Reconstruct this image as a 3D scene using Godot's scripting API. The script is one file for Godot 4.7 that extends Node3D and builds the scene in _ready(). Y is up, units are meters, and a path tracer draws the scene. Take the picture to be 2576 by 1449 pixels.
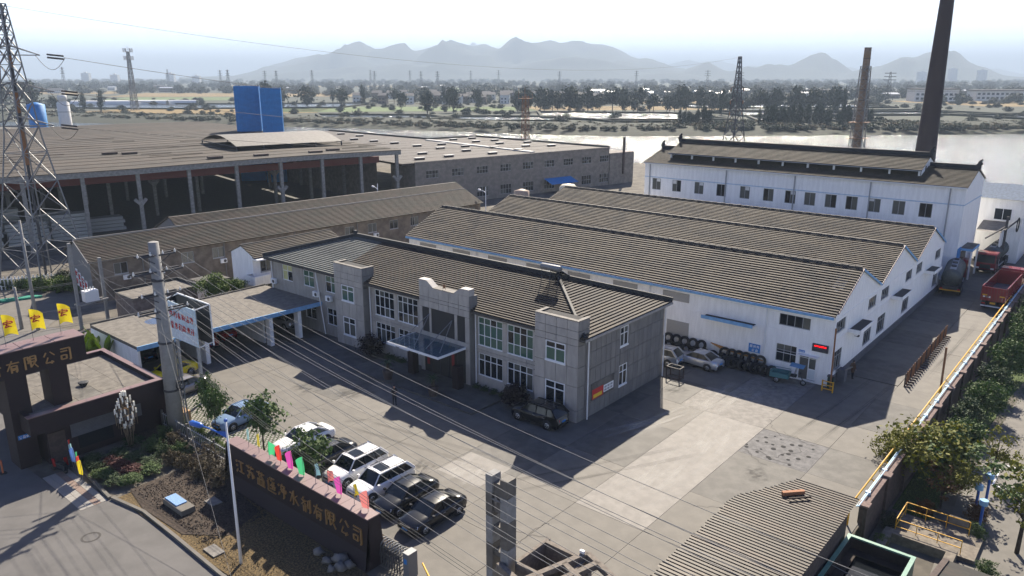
extends Node3D
# World axes: x runs along the office front, -z runs away from the road (t = -z). Metres, y up.

var M := {}
var T := {}
var rng := RandomNumberGenerator.new()
var names := {}
var unit_box := BoxMesh.new()
var unit_cyl := CylinderMesh.new()
var crowns := {}
var GLYPH := {
	"江": "0817 0514 0012 3898 6861 3191", "苏": "0898 3937 6967 157571 4632 1220 8492",
	"蓝": "0898 3937 6967 2745 5784 6563 1484 1410 3430 6460 8480 0090",
	"遥": "1827 061612 1101 0090 3989 4857 6766 8776 4585 6562 3494 4232 3282 8284",
	"净": "0817 0113 4936 4878 7866 3686 8684 2595 3484 6661 6150", "水": "4941 4130 0737 3701 8755 5591",
	"剂": "2928 0757 4704 1754 2420 4440 7873 9991 9181", "有": "0797 4902 3530 3575 7571 7160 3373 3272",
	"限": "0900 0939 3927 2736 3624 4989 8985 4787 4585 4941 4163 6490 8563", "公": "3916 6996 4521 2181 7260",
	"司": "1989 8980 8070 1767 1454 5451 5111 1114", "备": "4917 3878 7814 2896 2474 2420 2070 7074 4440 2272",
	"以": "1812 1233 4846 7862 6230 6691", "所": "3918 1811 1644 3834 1838 9968 6812 6696 8680",
	"的": "2917 1711 1747 4741 4111 1444 6946 5787 8781 8171 5463", "洁": "0817 0514 0012 3797 6964 4484 4340 4383 8380 4080",
	"是": "2979 7975 2925 2575 2777 0494 5450 5282 3320 2090", "我": "4928 0696 3830 0253 6961 6193 8271 8898",
	"们": "2907 1610 4938 3730 4898 9890 9080", "责": "1888 4946 2777 0696 2575 2521 7571 4843 4310 5390",
	"任": "3907 1610 8948 3595 6861 4181", "原": "1999 1900 3777 3733 7773 3575 3373 5350 3221 7291",
	"材": "0747 2920 2604 2744 5797 7970 7643", "料": "2920 0646 0827 4837 2604 2644 6857 6554 5394 8980",
	"仓": "4904 4997 2565 6563 6343 2521 2181", "库": "4948 1898 1800 3686 4534 3383 6560 2292",
	"全": "4906 4996 2565 2373 4541 1181", "安": "4948 0797 0705 9795 1585 4611 1162 2481"}

func V(s: float, y: float, t: float) -> Vector3:
	return Vector3(s, y, -t)

# From a position given ahead (z < 0) and to the right (x) of where the photographer hovers.
func C(x: float, z: float, y := 0.0) -> Vector3:
	return Vector3(x * 0.76492 + z * 0.64412, y, -(x * 0.64412 - z * 0.76492))

func numbered(called: String) -> String:
	var n: int = names.get(called, 0)
	names[called] = n + 1
	return called if n == 0 else "%s_%03d" % [called, n]

func tag(o: Node3D, label: String, category: String, group := "") -> Node3D:
	o.set_meta("label", label)
	o.set_meta("category", category)
	if group != "":
		o.set_meta("group", group)
	return o

func thing(called: String, label: String, category: String, at := Vector3.ZERO, turn := 0.0, group := "") -> Node3D:
	var o := Node3D.new()
	o.name = numbered(called)
	add_child(o)
	o.position = at
	o.rotation.y = turn
	return tag(o, label, category, group)

func copy(o: Node3D, at: Vector3, turn := 0.0, label := "") -> Node3D:
	var base := String(o.name)
	if base.length() > 4 and base[-4] == "_" and base.right(3).is_valid_int():
		base = base.left(-4)
	var c: Node3D = o.duplicate()
	c.name = numbered(base)
	add_child(c)
	c.position = at
	c.rotation.y = turn
	if label != "":
		c.set_meta("label", label)
	return c

# One named mesh under parent; at is where its axes stand in the world.
func mi(parent: Node3D, called: String, mesh: Mesh, m: Material, at := Transform3D.IDENTITY) -> MeshInstance3D:
	var o := MeshInstance3D.new()
	o.name = numbered(called) if parent == self else called
	o.mesh = mesh
	o.material_override = m
	parent.add_child(o, true)
	o.transform = at if parent == self else parent.global_transform.affine_inverse() * at
	return o

func structure(called: String, mesh: Mesh, m: Material, at := Transform3D.IDENTITY) -> MeshInstance3D:
	var o := mi(self, called, mesh, m, at)
	o.set_meta("kind", "structure")
	return o

# A box given by its ranges along the front (s), upwards (y) and away (t).
func bx(parent: Node3D, called: String, s0: float, s1: float, y0: float, y1: float, t0: float, t1: float, m: Material) -> MeshInstance3D:
	var b := Basis.from_scale(Vector3(absf(s1 - s0), absf(y1 - y0), absf(t1 - t0)))
	return mi(parent, called, unit_box, m, Transform3D(b, V((s0 + s1) / 2, (y0 + y1) / 2, (t0 + t1) / 2)))

func along(a: Vector3, b: Vector3) -> Basis:
	var y := (b - a).normalized()
	var x := y.cross(Vector3.UP if absf(y.y) < 0.95 else Vector3.RIGHT).normalized()
	return Basis(x, y, x.cross(y))

# A square bar and a round rod from a to b.
func bar(parent: Node3D, called: String, a: Vector3, b: Vector3, w: float, m: Material, w2 := -1.0) -> MeshInstance3D:
	var k := along(a, b)
	return mi(parent, called, unit_box, m, Transform3D(Basis(k.x * w, k.y * a.distance_to(b), k.z * (w if w2 < 0 else w2)), (a + b) / 2))

func rod(parent: Node3D, called: String, a: Vector3, b: Vector3, r: float, m: Material) -> MeshInstance3D:
	var k := along(a, b)
	return mi(parent, called, unit_cyl, m, Transform3D(Basis(k.x * r, k.y * a.distance_to(b), k.z * r), (a + b) / 2))

# Collects faces for one mesh.
class Build:
	var st := SurfaceTool.new()
	func _init(smooth := false) -> void:
		st.begin(Mesh.PRIMITIVE_TRIANGLES)
		st.set_smooth_group(0 if smooth else -1)
	func tri(a: Vector3, b: Vector3, c: Vector3, ua := Vector2.ZERO, ub := Vector2.ZERO, uc := Vector2.ZERO) -> void:
		st.set_uv(ua); st.add_vertex(a)
		st.set_uv(ub); st.add_vertex(b)
		st.set_uv(uc); st.add_vertex(c)
	func quad(a: Vector3, b: Vector3, c: Vector3, d: Vector3, u0 := Vector2.ZERO, u1 := Vector2(1, 1)) -> void:
		var ub := Vector2(u1.x, u0.y)
		var ud := Vector2(u0.x, u1.y)
		tri(a, b, c, u0, ub, u1)
		tri(a, c, d, u0, u1, ud)
	func box(s0: float, s1: float, y0: float, y1: float, t0: float, t1: float) -> void:
		var p := []
		for i in 8:
			p.append(Vector3(s1 if i & 1 else s0, y1 if i & 2 else y0, -(t1 if i & 4 else t0)))
		for f in [[0, 2, 3, 1], [4, 5, 7, 6], [0, 4, 6, 2], [1, 3, 7, 5], [2, 6, 7, 3], [0, 1, 5, 4]]:
			quad(p[f[0]], p[f[1]], p[f[2]], p[f[3]])
	func bar(a: Vector3, b: Vector3, w: float) -> void:
		var y := (b - a).normalized()
		var x := y.cross(Vector3.UP if absf(y.y) < 0.95 else Vector3.RIGHT).normalized() * w / 2
		var z := x.cross(y)
		var q := [x + z, x - z, -x - z, -x + z]
		for i in 4:
			quad(a + q[i], b + q[i], b + q[(i + 1) % 4], a + q[(i + 1) % 4])
		quad(a + q[0], a + q[1], a + q[2], a + q[3])
		quad(b + q[3], b + q[2], b + q[1], b + q[0])
	func tube(pts: Array, radii: Array, n := 8, caps := true) -> void:
		var rings := []
		for i in pts.size():
			var d: Vector3 = (pts[mini(i + 1, pts.size() - 1)] - pts[maxi(i - 1, 0)]).normalized()
			var x := d.cross(Vector3.UP if absf(d.y) < 0.95 else Vector3.RIGHT).normalized()
			var z := x.cross(d)
			var ring := []
			for k in n:
				var a := TAU * k / n
				ring.append(pts[i] + (x * cos(a) + z * sin(a)) * float(radii[i]))
			rings.append(ring)
		for i in pts.size() - 1:
			for k in n:
				quad(rings[i][k], rings[i + 1][k], rings[i + 1][(k + 1) % n], rings[i][(k + 1) % n])
		if caps:
			for k in n:
				tri(pts[0], rings[0][k], rings[0][(k + 1) % n])
				tri(pts[-1], rings[-1][(k + 1) % n], rings[-1][k])
	func done() -> ArrayMesh:
		st.generate_normals()
		return st.commit()

func sheet(pts: Array, y: float, thick := 0.0) -> ArrayMesh:
	var b := Build.new()
	var p := PackedVector2Array()
	for q in pts:
		p.append(Vector2(q[0], q[1]))
	var idx := Geometry2D.triangulate_polygon(p)
	for i in range(0, idx.size(), 3):
		var v := [p[idx[i]], p[idx[i + 1]], p[idx[i + 2]]]
		b.tri(V(v[0].x, y, v[0].y), V(v[1].x, y, v[1].y), V(v[2].x, y, v[2].y))
	if thick > 0.0:
		for i in p.size():
			var a := p[i]
			var c := p[(i + 1) % p.size()]
			b.quad(V(a.x, y, a.y), V(c.x, y, c.y), V(c.x, y - thick, c.y), V(a.x, y - thick, a.y))
	return b.done()

# A surface whose colour is mottled by a computed noise; metres is the size of one repeat.
func noise_tex(key: String, sd: int, freq: float, octaves: int, lo: float, hi: float, size := 512, kind := FastNoiseLite.TYPE_SIMPLEX_SMOOTH) -> void:
	var n := FastNoiseLite.new()
	n.seed = sd
	n.noise_type = kind
	n.frequency = freq
	n.fractal_octaves = octaves
	n.fractal_gain = 0.6
	var im := n.get_seamless_image(size, size)
	im.convert(Image.FORMAT_L8)
	var d := im.get_data()
	var lut := PackedByteArray()
	for i in 256:
		lut.append(int(255.0 * lerpf(lo, hi, smoothstep(0.12, 0.88, i / 255.0))))
	for i in d.size():
		d[i] = lut[d[i]]
	im = Image.create_from_data(size, size, false, Image.FORMAT_L8, d)
	im.convert(Image.FORMAT_RGB8)
	T[key] = ImageTexture.create_from_image(im)

func bump_tex(key: String, sd: int, freq: float, octaves: int, strength: float, size := 512) -> void:
	var n := FastNoiseLite.new()
	n.seed = sd
	n.frequency = freq
	n.fractal_octaves = octaves
	var im := n.get_seamless_image(size, size)
	im.convert(Image.FORMAT_RGBA8)
	im.bump_map_to_normal_map(strength)
	T[key] = ImageTexture.create_from_image(im)

func mat(key: String, c: Color, rough := 0.85, tex := "", metres := 8.0, metal := 0.0) -> StandardMaterial3D:
	if M.has(key):
		return M[key]
	var m := StandardMaterial3D.new()
	m.albedo_color = c
	m.roughness = rough
	m.metallic = metal
	if tex != "":
		m.albedo_texture = T[tex]
		m.uv1_triplanar = true
		m.uv1_world_triplanar = true
		m.uv1_scale = Vector3.ONE / metres
	M[key] = m
	return m

func lin(r: float, g: float, b: float) -> Color:
	return Color(r, g, b).linear_to_srgb()

func tile_mat(key: String, sd: int, cols: Array, rough := 0.8) -> void:
	var im := Image.create(128, 64, false, Image.FORMAT_RGB8)
	var r := RandomNumberGenerator.new()
	r.seed = sd
	var n := FastNoiseLite.new()
	n.seed = sd
	n.frequency = 0.05
	for y in 64:
		for x in 128:
			var patch := n.get_noise_2d(x, y * 2) * 1.3
			var k := clampi(int((r.randf() * 0.75 + 0.25 + patch) * cols.size()), 0, cols.size() - 1)
			var c: Color = cols[k]
			var f := r.randf_range(0.9, 1.08)
			im.set_pixel(x, y, Color(c.r * f, c.g * f, c.b * f).linear_to_srgb())
	var m := StandardMaterial3D.new()
	m.albedo_texture = ImageTexture.create_from_image(im)
	m.texture_filter = BaseMaterial3D.TEXTURE_FILTER_NEAREST
	m.roughness = rough
	M[key] = m

func make_materials() -> void:
	noise_tex("mottle", 3, 0.012, 6, 0.9, 1.0)
	noise_tex("stain", 8, 0.016, 6, 0.82, 1.0)
	noise_tex("grain", 5, 0.05, 4, 0.95, 1.0)
	noise_tex("blotch", 11, 0.01, 6, 0.74, 1.0)
	noise_tex("soil", 21, 0.03, 5, 0.55, 1.0)
	noise_tex("streak", 27, 0.02, 5, 0.95, 1.0)
	bump_tex("rough_bump", 31, 0.06, 4, 2.0)
	mat("concrete", lin(0.124, 0.113, 0.095), 0.75, "mottle", 11)
	mat("concrete_b", lin(0.103, 0.096, 0.084), 0.75, "stain", 13)
	mat("concrete_c", lin(0.137, 0.125, 0.106), 0.75, "mottle", 9)
	mat("concrete_new", lin(0.241, 0.224, 0.198), 0.8, "mottle", 7)
	mat("concrete_pale", lin(0.211, 0.195, 0.172), 0.8, "stain", 6)
	mat("concrete_patch", lin(0.17, 0.165, 0.16), 0.9, "stain", 5)
	mat("road", lin(0.115, 0.109, 0.103), 0.8, "mottle", 16)
	mat("crack", lin(0.06, 0.055, 0.05), 0.95)
	mat("base_ground", lin(0.148, 0.131, 0.104), 0.95, "blotch", 21)
	mat("earth", lin(0.075, 0.052, 0.035), 0.95, "soil", 3)
	mat("dry_grass", lin(0.17, 0.115, 0.045), 0.95, "soil", 2.5)
	mat("grass", lin(0.09, 0.14, 0.025), 0.95, "soil", 2)
	mat("paver", lin(0.27, 0.255, 0.23), 0.9, "grain", 3)
	mat("paver_red", lin(0.22, 0.16, 0.13), 0.9, "grain", 3)
	mat("turf", lin(0.07, 0.12, 0.03), 0.95, "soil", 1.5)
	mat("office_wall", lin(0.34, 0.325, 0.3), 0.75, "mottle", 6).uv1_scale = Vector3(0.2, 0.06, 0.2)
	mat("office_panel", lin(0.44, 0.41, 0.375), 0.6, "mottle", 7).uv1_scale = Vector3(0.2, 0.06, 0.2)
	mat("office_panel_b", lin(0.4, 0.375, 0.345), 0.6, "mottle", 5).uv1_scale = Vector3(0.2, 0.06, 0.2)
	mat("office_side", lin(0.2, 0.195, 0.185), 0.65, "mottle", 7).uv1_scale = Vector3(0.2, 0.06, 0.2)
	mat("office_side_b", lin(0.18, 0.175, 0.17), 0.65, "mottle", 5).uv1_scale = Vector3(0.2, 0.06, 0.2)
	mat("joint", lin(0.035, 0.034, 0.033), 0.9)
	mat("white_wall", lin(0.88, 0.88, 0.87), 0.8, "streak", 5).uv1_scale = Vector3(0.22, 0.03, 0.22)
	mat("white_stain", lin(0.86, 0.86, 0.85), 0.8, "streak", 5).uv1_scale = Vector3(0.15, 0.02, 0.15)
	mat("blocked_up", lin(0.36, 0.35, 0.33), 0.95, "grain", 3)
	mat("plinth", lin(0.12, 0.125, 0.14), 0.9, "mottle", 5)
	mat("blue_trim", lin(0.2, 0.42, 0.68), 0.7, "mottle", 4)
	mat("dorm_wall", lin(0.212, 0.174, 0.136), 0.9, "blotch", 9)
	mat("dorm_grey", lin(0.21, 0.205, 0.2), 0.9, "grain", 2)
	mat("factory_wall", lin(0.25, 0.225, 0.2), 0.9, "stain", 12)
	mat("column", lin(0.27, 0.27, 0.26), 0.85, "stain", 5)
	mat("shed_roof", lin(0.041, 0.028, 0.016), 0.85, "blotch", 23)
	mat("shed_roof_b", lin(0.036, 0.026, 0.015), 0.85, "stain", 17)
	mat("shed_roof_c", lin(0.049, 0.034, 0.020), 0.85, "stain", 19)
	mat("factory_roof", lin(0.045, 0.034, 0.031), 0.8, "blotch", 15)
	mat("skylight", lin(0.5, 0.48, 0.43), 0.4)
	mat("girder_red", lin(0.14, 0.03, 0.025), 0.6)
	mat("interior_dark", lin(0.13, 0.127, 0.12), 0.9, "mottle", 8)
	mat("precast", lin(0.4, 0.42, 0.42), 0.85, "grain", 5)
	mat("flat_roof", lin(0.174, 0.157, 0.131), 0.9, "stain", 7)
	mat("flat_roof_b", lin(0.148, 0.139, 0.122), 0.9, "blotch", 8)
	mat("wine", lin(0.017, 0.0075, 0.009), 0.75, "mottle", 3)
	mat("granite_cap", lin(0.2, 0.13, 0.125), 0.45, "grain", 2)
	mat("gold", lin(0.42, 0.25, 0.1), 0.4, "", 1, 0.4)
	mat("frame_white", lin(0.78, 0.79, 0.8), 0.4)
	mat("frame_grey", lin(0.3, 0.31, 0.32), 0.5)
	mat("glass_dark", lin(0.012, 0.016, 0.02), 0.06)
	mat("glass_green", lin(0.055, 0.12, 0.09), 0.06)
	mat("glass_grey", lin(0.1, 0.105, 0.095), 0.12)
	mat("glass_lit", lin(0.5, 0.5, 0.25), 0.3)
	mat("pipe_white", lin(0.7, 0.71, 0.72), 0.5)
	mat("pipe_grey", lin(0.32, 0.33, 0.34), 0.6)
	mat("ridge_black", lin(0.02, 0.022, 0.025), 0.7)
	mat("eave_dark", lin(0.06, 0.055, 0.05), 0.8)
	mat("steel", lin(0.19, 0.195, 0.2), 0.55, "", 1, 0.35)
	mat("steel_rust", lin(0.22, 0.1, 0.04), 0.7)
	mat("steel_dark", lin(0.05, 0.05, 0.055), 0.8)
	mat("pole_concrete", lin(0.28, 0.275, 0.26), 0.85, "mottle", 3)
	mat("insulator", lin(0.75, 0.74, 0.7), 0.3)
	mat("wire", lin(0.05, 0.05, 0.05), 0.7)
	mat("wire_pale", lin(0.14, 0.14, 0.14), 0.6)
	mat("bluesheet", lin(0.014, 0.2, 0.52), 0.6, "mottle", 9)
	mat("chimney", lin(0.026, 0.012, 0.014), 0.8, "grain", 6)
	mat("brick_stack", lin(0.25, 0.18, 0.125), 0.85, "stain", 5)
	mat("rubber", lin(0.014, 0.014, 0.015), 0.85)
	mat("yellow_paint", lin(0.68, 0.36, 0.02), 0.5)
	mat("pale_blue_pipe", lin(0.5, 0.68, 0.78), 0.45)
	mat("corrugated", lin(0.050, 0.036, 0.021), 0.6, "stain", 5)
	mat("corrugated_b", lin(0.067, 0.045, 0.026), 0.6, "stain", 4)
	mat("tank_green", lin(0.13, 0.28, 0.21), 0.5, "mottle", 3)
	mat("rust_dark", lin(0.03, 0.018, 0.012), 0.85, "stain", 3)
	mat("wall_brown", lin(0.09, 0.065, 0.055), 0.9, "stain", 4)
	mat("bark", lin(0.05, 0.04, 0.03), 0.95)
	mat("cloth_black", lin(0.012, 0.013, 0.017), 0.8)
	mat("cloth_brown", lin(0.09, 0.05, 0.03), 0.85)
	mat("skin", lin(0.4, 0.24, 0.17), 0.6)
	mat("hair", lin(0.01, 0.01, 0.01), 0.6)
	mat("red_sign", lin(0.5, 0.03, 0.03), 0.6)
	mat("blue_sign", lin(0.02, 0.19, 0.52), 0.5)
	mat("lamp_blue", lin(0.02, 0.11, 0.42), 0.35)
	mat("lamp_shell", lin(0.85, 0.83, 0.74), 0.35)
	mat("field_gold", lin(0.223, 0.149, 0.040), 0.95, "stain", 60)
	mat("field_green", lin(0.099, 0.155, 0.037), 0.95, "stain", 60)
	mat("field_brown", lin(0.112, 0.087, 0.056), 0.95, "stain", 70)
	mat("far_land", lin(0.038, 0.048, 0.025), 0.95, "blotch", 140)
	mat("bank", lin(0.035, 0.044, 0.018), 0.95, "soil", 35)
	mat("hill", lin(0.035, 0.05, 0.03), 1.0, "blotch", 900)
	mat("house_white", lin(0.6, 0.6, 0.58), 0.85)
	mat("house_roof", lin(0.09, 0.085, 0.085), 0.85)
	mat("tin_roof", lin(0.65, 0.66, 0.67), 0.3, "", 1, 0.4)
	var w := mat("water", lin(0.05, 0.065, 0.07), 0.13)
	w.specular_mode = BaseMaterial3D.SPECULAR_SCHLICK_GGX
	bump_tex("wave_bump", 41, 0.05, 3, 5.0)
	w.normal_enabled = true
	w.normal_texture = T["wave_bump"]
	w.normal_scale = 1.5
	w.uv1_triplanar = true
	w.uv1_world_triplanar = true
	w.uv1_scale = Vector3.ONE / 13.0
	var p := mat("pond", lin(0.06, 0.075, 0.08), 0.12)
	p.normal_enabled = true
	p.normal_texture = T["wave_bump"]
	p.normal_scale = 1.1
	p.uv1_triplanar = true
	p.uv1_world_triplanar = true
	p.uv1_scale = Vector3.ONE / 12.0
	mat("tank_water", lin(0.01, 0.012, 0.014), 0.04)
	var cg := mat("canopy_glass", Color(0.3, 0.42, 0.46, 0.5), 0.08)
	cg.transparency = BaseMaterial3D.TRANSPARENCY_ALPHA
	for q in [["leaf_dark", 0.06, 0.105, 0.03], ["leaf_mid", 0.105, 0.175, 0.04], ["leaf_bright", 0.13, 0.2, 0.02], ["leaf_yellow", 0.25, 0.25, 0.022],
			["leaf_orange", 0.2, 0.1, 0.035], ["leaf_far", 0.04, 0.062, 0.03], ["leaf_far_b", 0.055, 0.075, 0.032], ["leaf_red", 0.13, 0.035, 0.03],
			["leaf_dry", 0.13, 0.1, 0.05], ["leaf_purple", 0.03, 0.016, 0.016], ["reed", 0.16, 0.13, 0.06], ["leaf_banana", 0.22, 0.3, 0.02]]:
		var lm := mat(q[0], lin(q[1], q[2], q[3]), 0.8, "soil", 1.7)
		lm.backlight_enabled = true
		lm.backlight = lin(q[1] * 1.2, q[2] * 1.25, q[3] * 0.8)
	for n in ["leaf_far", "leaf_far_b", "reed"]:
		M[n].uv1_scale = Vector3.ONE / 9.0
	tile_mat("tiles_office", 7, [Color(0.024, 0.019, 0.016), Color(0.035, 0.026, 0.021), Color(0.040, 0.031, 0.024), Color(0.049, 0.037, 0.025)])
	tile_mat("tiles_grey", 9, [Color(0.075, 0.085, 0.085), Color(0.092, 0.102, 0.1), Color(0.105, 0.115, 0.11)])
	tile_mat("tiles_warehouse", 13, [Color(0.021, 0.018, 0.017), Color(0.036, 0.029, 0.025), Color(0.049, 0.039, 0.030), Color(0.058, 0.044, 0.030), Color(0.073, 0.058, 0.041)])
	tile_mat("tiles_dorm", 17, [Color(0.021, 0.019, 0.016), Color(0.028, 0.025, 0.019), Color(0.034, 0.026, 0.020), Color(0.040, 0.028, 0.022)])
	tile_mat("tiles_white", 19, [Color(0.041, 0.035, 0.024), Color(0.053, 0.044, 0.032), Color(0.064, 0.053, 0.037)])

# ---- pieces shared by the buildings ----

# Tile courses from the eave line (e0 to e1) up to the ridge line (r0 to r1), each course a piece of its own.
func tile_slope(parent: Node3D, e0: Vector3, e1: Vector3, r0: Vector3, r1: Vector3, pitch: float, m: Material, lift := 0.1) -> void:
	var up := ((r0 + r1) - (e0 + e1)) / 2
	var n := (e1 - e0).normalized().cross(up.normalized()).normalized()
	if n.y < 0:
		n = -n
	var b := Build.new()
	b.quad(e0, e1, r1, r0)
	mi(parent, "roof_deck", b.done(), M.eave_dark)
	var k := maxi(2, int(round(up.length() / pitch)))
	var shift := rng.randi() % 64
	var dir := (e1 - e0).normalized()
	for i in k:
		var f0 := float(i) / k
		var f1 := float(i + 1) / k
		var a := e0.lerp(r0, f0)
		var c := e1.lerp(r1, f0)
		var d := e1.lerp(r1, f1)
		var e := e0.lerp(r0, f1)
		var lo := n * (lift + 0.02 + rng.randf_range(-0.004, 0.004))
		var hi := n * 0.02
		var u0 := (a - e0).dot(dir) / 0.33 / 128.0
		var u1 := (c - e0).dot(dir) / 0.33 / 128.0
		var v := (i + shift) / 64.0
		b = Build.new()
		b.quad(a + lo, c + lo, d + hi, e + hi, Vector2(u0, v + 0.002), Vector2(u1, v + 0.0136))
		b.quad(a - n * 0.01, c - n * 0.01, c + lo, a + lo, Vector2(u0, v + 0.002), Vector2(u1, v + 0.0136))
		mi(parent, "tile_course", b.done(), m)

# A wall face from a to b (seen with a on its left) with openings [u0, u1, y0, y1] measured from a; reveals are depth deep.
func wall_face(parent: Node3D, called: String, a: Vector3, b: Vector3, y0: float, y1: float, holes: Array, m: Material, depth := 0.16, top := []) -> void:
	var along_u := b - a
	along_u.y = 0
	var length := along_u.length()
	var u := along_u / length
	var n := Vector3(u.z, 0, -u.x) * -1.0
	var us := [0.0, length]
	var ys := [y0, y1]
	for q in holes:
		us.append_array([q[0], q[1]])
		ys.append_array([q[2], q[3]])
	us.sort()
	ys.sort()
	var w := Build.new()
	var o := Vector3(a.x, 0, a.z)
	for i in us.size() - 1:
		for j in ys.size() - 1:
			if us[i + 1] - us[i] < 0.001 or ys[j + 1] - ys[j] < 0.001:
				continue
			var mu: float = (us[i] + us[i + 1]) / 2
			var my: float = (ys[j] + ys[j + 1]) / 2
			var inside := false
			for q in holes:
				if mu > q[0] and mu < q[1] and my > q[2] and my < q[3]:
					inside = true
			if not inside:
				w.quad(o + u * us[i] + Vector3.UP * ys[j], o + u * us[i] + Vector3.UP * ys[j + 1], o + u * us[i + 1] + Vector3.UP * ys[j + 1], o + u * us[i + 1] + Vector3.UP * ys[j])
	for q in holes:
		var c := [o + u * q[0] + Vector3.UP * q[2], o + u * q[1] + Vector3.UP * q[2], o + u * q[1] + Vector3.UP * q[3], o + u * q[0] + Vector3.UP * q[3]]
		for i in 4:
			w.quad(c[i], c[(i + 1) % 4], c[(i + 1) % 4] - n * depth, c[i] - n * depth)
	for q in top:
		w.tri(o + u * q[0] + Vector3.UP * y1, o + u * q[1] + Vector3.UP * q[2], o + u * q[3] + Vector3.UP * y1)
	mi(parent, called, w.done(), m)

# A framed window in an opening: c is the middle of its sill line, u points to the right of someone facing it, n outwards.
func window(parent: Node3D, c: Vector3, u: Vector3, n: Vector3, w: float, h: float, cols: Array, rows: Array, frame: Material, glass: Material, bar_w := 0.06, sill := true) -> MeshInstance3D:
	var f := Build.new()
	var at := func(x: float, y: float) -> Vector3: return c + u * (x - w / 2) + Vector3.UP * y
	var xs := [0.0]
	for q in cols:
		xs.append(q * w)
	xs.append(w)
	var ys := [0.0]
	for q in rows:
		ys.append(q * h)
	ys.append(h)
	for i in xs.size():
		var x: float = clampf(xs[i], bar_w / 2, w - bar_w / 2)
		f.bar(at.call(x, 0.0), at.call(x, h), bar_w)
	for j in ys.size():
		var y: float = clampf(ys[j], bar_w / 2, h - bar_w / 2)
		f.bar(at.call(bar_w, y), at.call(w - bar_w, y), bar_w * 0.96)
	var o := mi(parent, "window", f.done(), frame)
	for i in xs.size() - 1:
		for j in ys.size() - 1:
			var p := Build.new()
			var k := n * (-0.01 + rng.randf_range(-0.004, 0.004))
			p.quad(at.call(xs[i], ys[j]) + k, at.call(xs[i], ys[j + 1]) + k, at.call(xs[i + 1], ys[j + 1]) + k, at.call(xs[i + 1], ys[j]) + k)
			mi(o, "pane", p.done(), glass if rng.randf() < 0.8 else (M.glass_grey if glass == M.glass_dark else M.glass_dark))
	if sill:
		bar(o, "sill", at.call(-0.04, -0.03) + n * 0.05, at.call(w + 0.04, -0.03) + n * 0.05, 0.06, frame, 0.14)
	return o

# Stroke lettering standing proud of a face: o is the lower left corner of the first character.
func writing(parent: Node3D, called: String, text: String, o: Vector3, u: Vector3, up: Vector3, size: float, step: float, m: Material, stroke := 0.09) -> void:
	var n := u.cross(up).normalized()
	for i in text.length():
		var b := Build.new()
		if not GLYPH.has(text[i]):
			continue
		for line in GLYPH[text[i]].split(" "):
			for k in range(0, line.length() - 3, 2):
				var p0 := Vector2(int(line[k]), int(line[k + 1])) / 9.0
				var p1 := Vector2(int(line[k + 2]), int(line[k + 3])) / 9.0
				var a := o + u * (i * step + p0.x * size * 0.9) + up * p0.y * size + n * 0.02
				var c := o + u * (i * step + p1.x * size * 0.9) + up * p1.y * size + n * 0.02
				b.bar(a, c, stroke * size * (1.25 if absf(p0.x - p1.x) < 0.15 else 0.9))
		mi(parent, called, b.done(), m)

func ac_unit(parent: Node3D, c: Vector3, u: Vector3, n: Vector3) -> void:
	var b := Build.new()
	b.box(-0.42, 0.42, 0, 0.56, 0, 0.32)
	var o := mi(parent, "air_conditioner", b.done(), M.frame_white, Transform3D(Basis(u, Vector3.UP, n), c + n * 0.38))
	var d := Build.new()
	d.tube([Vector3(0.14, 0.28, 0.0), Vector3(0.14, 0.28, 0.02)], [0.2, 0.2], 12)
	mi(o, "fan_grille", d.done(), M.steel_dark, Transform3D(Basis(u, Vector3.UP, n), c + n * 0.39))
	bar(o, "bracket", c + u * 0.3 - Vector3.UP * 0.03, c + u * 0.3 - Vector3.UP * 0.03 + n * 0.42, 0.04, M.steel_dark)
	bar(o, "bracket", c - u * 0.3 - Vector3.UP * 0.03, c - u * 0.3 - Vector3.UP * 0.03 + n * 0.42, 0.04, M.steel_dark)

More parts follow.
